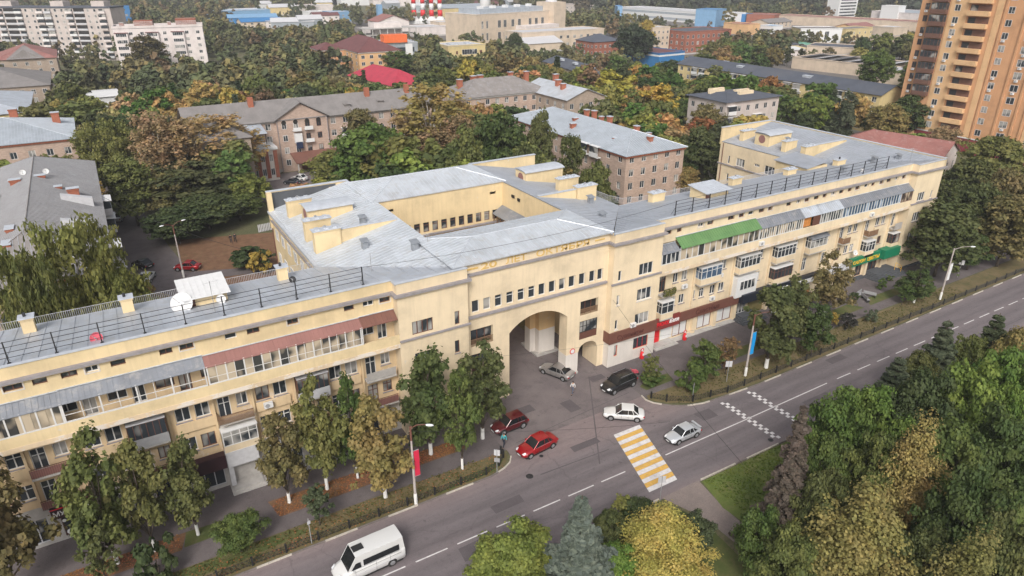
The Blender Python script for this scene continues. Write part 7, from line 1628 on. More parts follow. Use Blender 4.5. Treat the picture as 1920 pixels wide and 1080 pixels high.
for i in range(24):
    u, v = cr_.uniform(395, 1080), cr_.uniform(2, 58)
    if 600 < u < 1100 and v > 30: continue
    x, y = at(u, v, 0); c_, k_ = cr_.choice([('whitep', 'slate'), ('white', 'lgrey'), ('beige', 'redroof'), ('whitep', 'wine'), ('yellowb', 'lgrey'), ('bluegrey', 'lgrey'), ('whitep', 'roof_light')])
    house('far cottage with a %s roof showing among the trees on the horizon' % {'slate': 'dark slate', 'lgrey': 'light grey', 'redroof': 'faded red', 'wine': 'wine red', 'roof_light': 'pale sheet'}[k_], x, y, cr_.uniform(-.6, .6), cr_.uniform(12, 34), cr_.uniform(9, 14), cr_.uniform(5, 8), c_, k_, 'gable', 3, 1, 3, 0, name='far_cottage', cat='cottage', group='far cottages with %s roofs on the horizon' % k_.replace('_', ' '))
# 24 orange tower block
TX, TY = 200.0, 118.0
t = empty('apartment_tower', (TX, TY, 0), 'orange brick high-rise with brown glazed balconies at the right edge', 'apartment building', rz=-math.pi/2)
TW = Wall(t, 0, 0); L_ = 64; floors = 20; fh = 3.02; zb = 4.2
b = MB(); b.box(0, L_, 0, 16, zb, zb+floors*fh); b.build('wall', M['orange_brick'], t); b = MB(); b.box(-.1, L_+.1, -.1, 16, 0, zb); b.build('plinth', M['winewall'], t)
b = MB(); b.box(-.15, L_+.15, -.2, -.101, zb-.3, zb); b.build('plinth_band', M['white'], t)
# vertical bands (lighter)
for xa, xb in ((8.0, 12.6), (19.5, 21), (33.5, 41.5)): b = MB(); b.box(xa, xb, -.12, -.005, zb+.01, zb+floors*fh-.01); b.build('facing_band', M['light_orange'], t)
wm1 = far_window(1.5, 1.6, 'frame', 'glass', 1); wm2 = far_window(1.9, 1.7, 'frame', 'glass', 1); wmb = far_window(1.2, 1.6, 'brownframe', 'glass_dark', 1)
rt = random.Random(9)
acm = MB(); acm.box(0, .8, -.35, -.02, 0, .55); acm.mat(1); acm.lathe((.3, -.352, .28), [(.2, 0), (.2, -.015)], 10, 'y'); acme = acm.mesh('air_conditioner', [M['white'], M['grey']])
acc = 0
for f in range(floors):
    z = zb+f*fh
    if z > 62: break
    put('window', wmb, t, (1.2, -.01, z+.9))
    if f >= 3:
        b = MB(); b.box(3.4, 7.6, -1.3, -.01, z, z+1.15); o = b.build('balcony', M['brownb'], t)
        b = MB(); b.box(3.45, 7.55, -1.26, -.02, z+1.151, z+2.75); b.build('pane', M['glass'], o)
        b = MB()
        for k in range(5): b.box(3.45+k*1.0, 3.55+k*1.0, -1.3, -1.262, z+1.151, z+2.75)
        b.build('balcony_frame', M['brownframe'], o)
    put('window', wm1, t, (9.2, -.13, z+.9))
    # open cream balcony
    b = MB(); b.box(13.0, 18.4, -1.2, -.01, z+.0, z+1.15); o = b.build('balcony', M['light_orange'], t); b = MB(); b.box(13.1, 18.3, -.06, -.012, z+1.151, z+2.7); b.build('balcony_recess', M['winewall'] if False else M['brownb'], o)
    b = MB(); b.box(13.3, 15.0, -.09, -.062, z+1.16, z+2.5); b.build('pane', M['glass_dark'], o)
    for xx in (22.3, 27.6, 34.4, 38.4, 51, 55): put('window', wm2 if xx > 25 else wm1, t, (xx, -.13 if 33.5 < xx < 41 else -.01, z+.9))
    b = MB(); b.box(43.5, 49, -1.2, -.01, z, z+1.15); o = b.build('balcony', M['light_orange'], t); b = MB(); b.box(43.6, 48.9, -.06, -.012, z+1.151, z+2.7); b.build('balcony_recess', M['brownb'], o)
    for xx in (22.6, 28.2, 35, 39, 1.4, 9.4):
        if rt.random() < .45 and acc < 60: put('air_conditioner', acme, t, (xx, -.14 if 33 < xx < 42 or 8 < xx < 12.6 else -.02, z+.25)); acc += 1
for xx in (21.5, 26.4, 30.5, 32.6): b = MB(); b.box(xx, xx+.5, -.3, -.01, zb+.01, zb+floors*fh-.01); b.build('pilaster', M['orange_brick'], t)
for xx in (24, 30, 36): b = MB(); b.box(xx, xx+2.4, -.18, -.102, .6, 3.2); b.build('window', M['whitep'], t)
b = MB(); b.box(12.5, 14, -1.4, -.11, 0, 3.6); b.box(5, 6.5, -1.2, -.11, 0, 3.5); b.build('entrance', M['light_orange'], t)
# ================================================================== trees
rng = np.random.default_rng(12)
def unit(v): return v/np.maximum(np.linalg.norm(v, axis=-1, keepdims=True), 1e-6)
def leafquads(name, pos, nrm, size, mat, stretch=1.0, updir=None):
    N = len(pos); nrm = unit(nrm)
    r = unit(rng.normal(size=(N, 3))) if updir is None else updir
    u = unit(np.cross(nrm, r)); v = np.cross(nrm, u)
    s = size[:, None]
    j = rng.uniform(.7, 1.15, size=(N, 4, 1))
    V = np.stack([pos-u*s*j[:, 0]-v*s*stretch*.55, pos+u*s*.55*j[:, 1]-v*s*stretch*j[:, 1], pos+u*s*j[:, 2]+v*s*stretch*.55, pos-u*s*.55*j[:, 3]+v*s*stretch*j[:, 3]], 1)
    V[:, 1] += nrm*s*.25; V[:, 3] += nrm*s*.25
    me = bpy.data.meshes.new(name); me.vertices.add(4*N); me.vertices.foreach_set('co', V.reshape(-1).astype('f'))
    me.loops.add(4*N); me.loops.foreach_set('vertex_index', np.arange(4*N, dtype='i')); me.polygons.add(N)
    me.polygons.foreach_set('loop_start', np.arange(0, 4*N, 4, dtype='i')); me.materials.append(mat); me.update(calc_edges=True); me.validate(); return me
def crown_points(shape, n, leaf, ncl, seed):
    """crown of height ~1 (z 0..1), radius ~1 in xy before scaling -> returns pos,nrm,clusters"""
    g = np.random.default_rng(seed)
    C = []; 
    while len(C) < ncl:
        p = g.uniform(-1, 1, 3); 
        if shape == 'round': ok = (p[0]**2+p[1]**2+p[2]**2) < 1 and (p[0]**2+p[1]**2+p[2]**2) > .18
        elif shape == 'oval': w = .62+.38*math.cos((p[2]+.25)*1.25); ok = math.hypot(p[0], p[1]) < w and (math.hypot(p[0], p[1]) > .35*w or p[2] > .5)
        elif shape == 'cone': w = max(.08, (1-(p[2]+1)/2)**.8); ok = math.hypot(p[0], p[1]) < w
        elif shape == 'wide': ok = (p[0]**2+p[1]**2+(p[2]*1.0)**2) < 1 and p[2] > -.75 and (p[0]**2+p[1]**2+p[2]**2) > .25
        elif shape == 'column': w = .55+.45*math.cos(p[2]*1.45); ok = math.hypot(p[0], p[1]) < w
        elif shape == 'lime': a_ = math.atan2(p[1], p[0]); w = (.22+.78*math.cos((p[2]+.38)*1.12))*(1+.2*math.sin(a_*2+seed+p[2]*5)); ok = .3*w < math.hypot(p[0], p[1]) < w
        elif shape == 'lobed': a_ = math.atan2(p[1], p[0]); R2_ = .78+.30*math.sin(a_*3+seed+p[2]*4)*math.cos(p[2]*5+seed); q_ = p[0]**2+p[1]**2+p[2]**2; ok = R2_**2*.38 < q_ < R2_**2
        elif shape == 'feather': w = max(.1, 1-abs((p[2]+.55)/1.55)**1.3); a_ = math.atan2(p[1], p[0]); ok = math.hypot(p[0], p[1]) < w*(.72+.28*math.cos(a_*9+p[2]*14)) and p[2] > -.95
        elif shape == 'spray': w = .5+.5*math.cos((p[2]-.1)*1.35); ok = math.hypot(p[0], p[1]) < w
        if ok: C.append(p)
    C = np.array(C); C[:, :2] *= (1+.22*g.normal(size=(ncl, 1))).clip(.7, 1.3)
    cr = g.uniform(.10 if shape not in ('lobed', 'oval') else .13, .27, ncl) * (1.0 if shape != 'spray' else .8)
    k = g.choice(ncl, n, p=cr**2/np.sum(cr**2))
    d = unit(g.normal(size=(n, 3))); d[:, 2] = np.where(d[:, 2] < -.2, -d[:, 2]*.4, d[:, 2])
    rad = cr[k]*1.25*g.uniform(0, 1, n)**.5
    P = C[k]+d*rad[:, None]*np.array([1, 1, .8])+.03*g.normal(size=(n, 3)); return P, d, C
def broad(name, shape, R, Hc, n, leaf, ncl, seed, mat='leaf', up=.55, hang=False):
    P, d, C = crown_points(shape, n, leaf, ncl, seed)
    P = P*np.array([R, R, Hc/2]); nrm = d+np.array([0, 0, up])+.45*rng.normal(size=P.shape)
    s = leaf*rng.uniform(.6, 1.3, n)
    if hang:
        P[:, 2] -= rng.uniform(0, 1, n)**2*Hc*.12
        nrm = d*np.array([1, 1, .1])+.3*rng.normal(size=P.shape); me = leafquads(name, P, nrm, s*.55, M[mat], 2.6, updir=np.tile(np.array([0, 0, 1.]), (n, 1))+.25*rng.normal(size=P.shape))
    else: me = leafquads(name, P, nrm, s, M[mat])
    return me, C*np.array([R, R, Hc/2])
def trunk_mesh(h0, Hc, C, seed, mat, r0=.16, nl=9, pale=False):
    """trunk from ground to inside the crown with limbs to clump centres; crown centre at z=h0+Hc/2"""
    g = random.Random(seed); b = MB(); zc = h0+Hc/2; top = h0+Hc*.75; pts = []; n = 6
    for i in range(n+1): u = i/n; pts.append((g.uniform(-.12, .12)*u*1.5, g.uniform(-.12, .12)*u*1.5, u*top))
    for i in range(n): b.tube(pts[i], pts[i+1], r0*(1-.75*i/n), 7, r0*(1-.75*(i+1)/n))
    idx = g.sample(range(len(C)), min(nl, len(C)))
    for k in idx:
        c = C[k]; e = (c[0]*.85, c[1]*.85, zc+c[2]); u = max(.25, min(.95, (h0*.8+(e[2]-h0*.8)*.35)/top)); i = min(n-1, int(u*n)); s = pts[i]
        m = ((s[0]+e[0])/2+g.uniform(-.2, .2), (s[1]+e[1])/2+g.uniform(-.2, .2), (s[2]+e[2])/2+.15); rr = r0*.42*(1-.4*u); b.tube(s, m, rr, 5, rr*.65); b.tube(m, e, rr*.65, 4, rr*.2)
    return b.mesh('trunk', M[mat], smooth=True)
def conifer(name, R, H, n, leaf, seed, mat='needle', droop=.25, open_=0.0):
    g = np.random.default_rng(seed); tiers = int(H*1.5); P = []; Nn = []; U = []
    per = n//max(1, tiers*9); b = MB()
    for t in range(tiers):
        u = t/tiers; z = .06*H+(H*.93)*u; rr = R*(1-u)**1.05*(1+.14*g.normal())+.08; nb = int(9-3*u)
        a0 = g.uniform(0, 6.28)
        for k in range(nb):
            if g.random() < open_: continue
            a = a0+6.283*k/nb+g.normal()*.15; L = rr*g.uniform(.8, 1.1); m = max(6, int(per*(L/R+.15)*1.9))
            s = g.uniform(.08, 1, m)**.7; w = .32*L*(1-s)*.9+.12
            off = g.uniform(-1, 1, m)*w; px = np.cos(a)*L*s-np.sin(a)*off; py = np.sin(a)*L*s+np.cos(a)*off
            pz = z-droop*L*s**1.3*1.2+.1*L*s**4+g.normal(size=m)*.07; P.append(np.stack([px, py, pz], 1))
            Nn.append(np.stack([np.cos(a)*.35*np.ones(m), np.sin(a)*.35*np.ones(m), np.ones(m)], 1)+.45*g.normal(size=(m, 3))); U.append(np.tile([-math.sin(a), math.cos(a), 0], (m, 1)))
            b.tube((0, 0, z+.05), (math.cos(a)*L*.8, math.sin(a)*L*.8, z-droop*L*.8), .03, 3, .01)
    P = np.concatenate(P); Nn = np.concatenate(Nn); U = np.concatenate(U)
    me = leafquads(name, P, Nn, leaf*g.uniform(.6, 1.3, len(P)), M[mat], 1.7, updir=U+.2*g.normal(size=U.shape))
    b.tube((0, 0, 0), (0, 0, H*.97), R*.07+.05, 7, .02); return me, b.mesh('trunk', M['bark'], smooth=True)
# prototypes: name -> list of (crown mesh, crown z, trunk mesh, nominal height, nominal radius)
PT = {}
def mk(key, shape, R, H, h0, n, leaf, ncl, seeds, bark='bark', r0=.16, up=.55, hang=False, nl=10):
    L = []
    for sd_ in seeds:
        Hc = H-h0; me, C = broad('crown', shape, R, Hc*.92, n, leaf, ncl, sd_, up=up, hang=hang); L.append((me, h0+Hc/2, trunk_mesh(h0, Hc, C, sd_, bark, r0, nl), H, R))
    PT[key] = L
mk('street', 'lime', 2.2, 9, 1.7, 7600, .135, 95, (1, 2, 3, 4, 6), r0=.14, nl=26)
mk('street_sparse', 'spray', 1.6, 7, 1.4, 3400, .12, 90, (5, 6), r0=.10, nl=16)
mk('near_round', 'lobed', 4.2, 9, 1.0, 22000, .145, 92, (7, 8, 9, 10), nl=30)
mk('feather', 'feather', 4.2, 11, .8, 34000, .095, 300, (61, 62), nl=30, r0=.2, up=1.2)
mk('broad', 'wide', 4.6, 12, 2.0, 11500, .235, 190, (11, 12, 13, 14), r0=.22, nl=12)
mk('oval', 'oval', 3.6, 13, 2.2, 9500, .22, 170, (15, 16, 17), r0=.2, nl=12)
mk('poplar', 'spray', 3.4, 18, 3, 6400, .19, 190, (18, 19, 20), bark='birch_bark', r0=.28, nl=26)
mk('column', 'column', 1.9, 16, 1.2, 5200, .25, 110, (21,), r0=.25)
mk('birch', 'spray', 3.6, 13, 2.0, 15000, .15, 130, (22, 23), bark='birch_bark', r0=.16, hang=True, nl=26)
mk('mid', 'wide', 4.2, 10, 1.6, 3600, .36, 105, (31, 32, 33, 34, 35), r0=.2, nl=6)
mk('mid_oval', 'oval', 3.0, 11, 1.8, 3000, .34, 95, (36, 37, 38), r0=.2, nl=6)
mk('mid_sparse', 'spray', 3.0, 11.5, 2, 2400, .30, 100, (39, 40), bark='birch_bark', r0=.2, nl=12)
mk('bush', 'wide', 1.2, 1.9, .05, 1500, .11, 34, (41, 42), r0=.04)
mk('ball', 'round', .6, 1.3, .05, 900, .08, 24, (43,), r0=.04)
PT['spruce'] = [(*conifer('crown', 2.1, 9, 14000, .085, sd_), 9, 2.1) for sd_ in (51, 52)]
PT['larch'] = [(*conifer('crown', 4.2, 12, 11000, .19, sd_, 'needle', .12, .12), 12, 4.2) for sd_ in (53, 54)]
PT['dead_spruce'] = [(*conifer('crown', 3.0, 14, 17000, .10, 55, 'needle', .55, .05), 14, 2.6)]
PT['mid_spruce'] = [(*conifer('crown', 2.0, 11, 2600, .3, 56), 11, 2.0)]
_cnt = {}
def tree(kind, x, y, h, r, color, label=None, group=None, name='broadleaf_tree', cat='tree', painted=False, rz=None):
    L = PT[kind]; i = _cnt.get(kind, 0); _cnt[kind] = i+1; p = L[i % len(L)]
    t = empty(name, (x, y, 0), label, cat, group, rz=rng.uniform(0, 6.28) if rz is None else rz)
    con = len(p) == 4; 
    if con: cm, tm, H0, R0 = p; zc = 0
    else: cm, zc, tm, H0, R0 = p
    sx = r/R0; sz = h/H0; t.scale = (sx, sx, sz)
    put('crown', cm, t, (0, 0, zc), 0, color); put('trunk', tm, t)
    if painted:
        key = 'paint'; 
        if key not in _wc: b = MB(); b.lathe((0, 0, 0), [(.19, 0), (.175, .5), (.168, 1.0)], 9); _wc[key] = b.mesh('whitewash', M['whitewash'])
        put('whitewash', _wc[key], t)
    return t
GR = dict(dk=(.050, .070, .028), gr=(.066, .100, .028), md=(.092, .120, .036), ol=(.125, .128, .046), yg=(.165, .18, .048), ye=(.30, .23, .055), go=(.29, .205, .085), tan=(.28, .205, .12), br=(.155, .108, .060), ru=(.185, .095, .045), sp=(.075, .092, .058), bl=(.12, .145, .125), lg=(.10, .165, .035), dsp=(.105, .084, .072), la=(.225, .20, .072))
CN = dict(dk='dark green', gr='deep green', md='mid green', ol='olive green', yg='yellow-green', ye='golden yellow', go='ochre', tan='tan', br='brown', ru='rust brown', sp='dull green', bl='blue-grey', lg='bright green', dsp='grey-brown', la='straw yellow')
def tb(kind, base, top, hw, col, label, **k):
    """tree standing at a ground point, its height read from where its top reaches"""
    x, y = at(*base) if isinstance(base[0], int) and abs(base[0]) > 150 or base[1] > 150 else base
    h = h_for(x, y, top); w = proj(x, y, h*.6)[2]; r = hw*w/1300
    return tree(kind, x, y, h, r, GR[col] if isinstance(col, str) else col, label, **k)
lin = dict(name='street_tree', painted=True)
W_ = lambda x, y: (float(x), float(y))
def tw(kind, x, y, top, hw, col, label, **k):
    h = h_for(x, y, top); w = proj(x, y, h*.6)[2]; return tree(kind, x, y, h, hw*w/1300, GR[col] if isinstance(col, str) else col, label, **k)
mixc = lambda a, b, t=.5: tuple(GR[a][i]*(1-t)+GR[b][i]*t for i in range(3))
tw('street', -13.6, 54.5, 842, 66, mixc('ol', 'br'), 'browning street tree at the left edge of the photo', **lin)
tw('street', -6.5, 54.5, 800, 52, mixc('ol', 'gr'), 'dense olive street tree in front of the shop sign, second from the left', **lin)
tw('street', -3.6, 54.4, 812, 42, 'ol', 'olive street tree before the dark glass shop, third from the left', **lin)
tw('street', -.1, 54.5, 815, 38, mixc('ol', 'dk', .4), 'street tree left of the maroon fascia with its white trunk foot on bare soil', **lin)
tb('street', (543, 942), 772, 40, mixc('ol', 'br', .4), 'brown-tinged street tree right of the grey shop portal', **lin)
tb('street', (614, 918), 700, 42, mixc('md', 'go', .22), 'street tree with an orange-tipped crown in front of the glazed balcony', **lin)
tb('street', (671, 897), 690, 29, 'gr', 'slim deep green street tree beside the dark loggia', **lin)
tb('street', (723, 933), 740, 48, mixc('ol', 'go', .45), 'autumn olive-gold street tree beside the red-banner lamp', **lin)
tb('street', (808, 852), 644, 50, mixc('dk', 'md', .4), 'large dark green street tree in front of the left tower windows', **lin)
tb('street', (867, 880), 684, 31, 'md', 'narrow green street tree with a bright white trunk foot near the junction', **lin)
tb('street', (905, 822), 636, 48, mixc('dk', 'ol', .3), 'dark green street tree left of the arch over the dark red car', **lin)
tb('street_sparse', (205, 1100), 985, 34, mixc('dk', 'ol'), 'small thin tree on the verge, bottom left', name='young_tree')
tb('bush', (305, 1095), 1015, 36, 'dk', 'dark shrub at the bottom edge left of the minibus', name='shrub', cat='shrub')
tb('near_round', (452, 1036), 962, 40, mixc('gr', 'md'), 'round green small tree on the grass strip, lower left', name='young_tree')
tb('street_sparse', (600, 985), 915, 24, mixc('dk', 'sp'), 'dark slender young tree beside the white pole, lower left', name='young_tree')
tb('street_sparse', (1218, 722), 668, 16, mixc('ol', 'md'), 'very thin young tree behind the black car', name='young_tree')
tb('bush', (1222, 722), 698, 22, 'gr', 'low green bush behind the black car', name='shrub', cat='shrub')
tb('street', (1318, 715), 634, 27, mixc('gr', 'md'), 'small leafy green tree by the bare white pole', name='young_tree')
tb('street_sparse', (1360, 702), 636, 20, mixc('br', 'ru', .3), 'small reddish brown tree beside the square road sign', name='young_tree')
tb('bush', (1288, 735), 685, 24, 'gr', 'deep green bush at the foot of the small leafy tree', name='shrub', cat='shrub')
tb('street', (1436, 690), 524, 46, mixc('dk', 'ol', .35), 'big dark street tree behind the blue-banner lamp', **lin)
tb('street', (1478, 655), 520, 34, mixc('dk', 'ol', .5), 'dark olive street tree touching the one behind the blue banner', **lin)
tb('street', (1520, 668), 566, 28, mixc('dk', 'gr'), 'short dark green tree in the bed right of the blue banner', name='young_tree')
tb('street', (1545, 594), 470, 32, mixc('br', 'ol', .5), 'thin-topped brownish street tree before the restaurant sign', **lin)
tb('street_sparse', (1563, 612), 588, 9, 'ye', 'tiny golden yellow sapling beside the purple-dark bush', name='young_tree')
tb('bush', (1585, 618), 588, 18, (.038, .038, .034), 'purple-dark round bush on the right verge', name='shrub', cat='shrub')
tb('bush', (1634, 604), 582, 13, 'sp', 'small dull green bush on the right verge past the purple-dark one', name='shrub', cat='shrub')
tb('ball', (1651, 543), 519, 9, 'gr', 'clipped round bush beside the benches', name='shrub', cat='shrub'); tb('ball', (1668, 527), 515, 7, 'md', 'smaller clipped bush by the black steps', name='shrub', cat='shrub')
tb('bush', (1600, 566), 548, 10, 'dk', 'dark cone-shaped bush by the left bench', name='shrub', cat='shrub')
tb('street', (1713, 568), 500, 26, mixc('dk', 'gr'), 'small dark green tree on the verge left of the white banner lamp', **lin)
tb('street_sparse', (1690, 572), 532, 13, 'gr', 'slim sapling left of the small dark green tree', name='young_tree')
tb('oval', (1752, 518), 384, 54, mixc('dk', 'ol', .3), 'big dark tree at the right end of the yellow building', name='street_tree')
tb('oval', (1868, 500), 372, 48, mixc('ol', 'br', .35), 'olive-brown tree by the road at the right edge', name='street_tree')
tb('street', (1812, 506), 430, 26, mixc('dk', 'gr'), 'dark green tree between the two big ones at the right end', name='street_tree')
tb('bush', (1742, 548), 530, 11, 'gr', 'small bush at the foot of the white banner lamp', name='shrub', cat='shrub')
# --- park side, nearest trees (crown tops read against the sky side of the lane)
def tt(kind, px, h, hw, col, label, name='broadleaf_tree', yb=0, **k):
    if yb:
        a0, a1 = at(px[0], px[1], 0); h = CAM_H*(1-yb/a1)
    x, y = at(px[0], px[1], h); w = proj(x, y, h*.5)[2]; return tree(kind, x, y, h, hw*w/1300, GR[col] if isinstance(col, str) else col, label, name=name, **k)
tt('spruce', (1092, 922), 10.5, 84, 'bl', 'blue spruce at the bottom centre', name='spruce_tree')
tt('near_round', (965, 1000), 6.5, 78, mixc('yg', 'lg', .3), 'yellow-green broadleaf tree at the bottom edge left of the blue spruce')
tt('feather', (1250, 948), 7.5, 86, (.33, .285, .085), 'pale yellow broadleaf tree right of the blue spruce')
tt('near_round', (1205, 935), 4.0, 36, 'dk', 'small dark green tree between the zebra and the pale yellow tree'); tt('street_sparse', (1165, 928), 4, 18, mixc('yg', 'ol'), 'thin yellowing sapling beside the blue spruce top', name='young_tree')
tt('near_round', (1150, 955), 4.5, 30, mixc('dk', 'ol', .3), 'low dark tree squeezed between the spruce and the pale yellow tree')
tt('near_round', (1310, 958), 5, 34, mixc('dk', 'sp', .4), 'dull dark green bushy tree left of the path end'); tt('near_round', (1160, 1025), 4, 40, 'lg', 'bright green shrub tree below the pale yellow tree')
tt('near_round', (1432, 945), 8.5, 46, 'gr', 'green tree with a light crown right of the path end')
tt('dead_spruce', (1512, 748), 16, 64, 'dsp', 'tall drooping grey-brown spruce beside the lawn', name='spruce_tree')
tt('spruce', (1692, 664), 9.5, 66, 'sp', 'dull green spruce by the road with a bare brown tip', name='spruce_tree'); tt('spruce', (1782, 594), 11, 62, 'sp', 'tall dark spruce by the road, second from the right', name='spruce_tree'); tt('spruce', (1878, 582), 11, 62, mixc('sp', 'dk'), 'rightmost dark spruce by the road', name='spruce_tree')
near = [(1742, 652, 8, 34, mixc('ol', 'dk', .3), 'olive tree between the two left spruces by the road'), (1838, 618, 9, 38, mixc('md', 'ol', .4), 'mid green tree between the two right spruces by the road'), (1925, 612, 11, 46, mixc('ol', 'go', .35), 'golden olive tree cut by the right edge beside the road'), (1590, 728, 12, 62, mixc('gr', 'lg', .35), 'green tree next to the grey-brown spruce'), (1560, 792, 12, 44, mixc('gr', 'md', .5), 'lower green tree wedged against the grey-brown spruce'), (1660, 712, 12, 58, mixc('lg', 'md', .3), 'light green tree behind the dull green spruce'), (1745, 690, 13, 60, 'dk', 'shaded dark green tree at the middle of the park edge'), (1835, 665, 14, 66, mixc('lg', 'yg', .35), 'bright green tree right of the park middle'), (1912, 640, 14, 60, mixc('lg', 'gr', .3), 'bright green tree cut by the right edge'), (1795, 775, 13, 70, mixc('gr', 'md'), 'deep green tree below the bright ones, right'), (1900, 770, 13, 66, mixc('gr', 'dk', .4), 'dark green tree at the right edge, middle height'), (1840, 880, 13, 70, mixc('dk', 'gr', .4), 'dark green tree in the shade of the larger ones, right'), (1660, 800, 12, 50, mixc('gr', 'ol', .4), 'olive green tree above the straw-coloured larch'), (1905, 700, 12, 40, mixc('lg', 'gr', .2), 'small bright tree crown at the right edge'), (1560, 880, 11, 54, mixc('dk', 'ol', .5), 'dark tree left of the straw-coloured larch'), (1500, 985, 9, 56, mixc('gr', 'ol', .5), 'olive tree at the bottom right of the lawn'), (1900, 930, 12, 60, mixc('ol', 'dk', .5), 'dull olive tree in the bottom right corner'), (1760, 985, 10, 60, mixc('dk', 'ol', .4), 'dark low tree at the bottom right')]
for u, v, h, hw, c, l in near: tt('near_round', (u, v), h, hw, c, l)
tt('feather', (1742, 782), 14, 76, mixc('la', 'go', .5), 'orange-tinted larch with layered branches, right', name='larch_tree'); tt('feather', (1648, 900), 13, 118, mixc('la', 'ol', .25), 'big straw-coloured larch in the bottom right', name='larch_tree')
tt('feather', (1850, 1000), 12, 90, mixc('ol', 'la', .35), 'olive larch at the bottom right corner', name='larch_tree'); tt('street_sparse', (1900, 842), 8, 28, mixc('ye', 'ru', .4), 'small orange-yellow tree at the right edge', name='young_tree')
tt('street_sparse', (1830, 990), 6.5, 26, (.40, .075, .03), 'small rowan with orange-red berries, bottom right', name='rowan_tree'); tt('street_sparse', (1540, 1040), 6, 30, 'ol', 'thin tree at the bottom edge below the grey-brown spruce', name='young_tree')
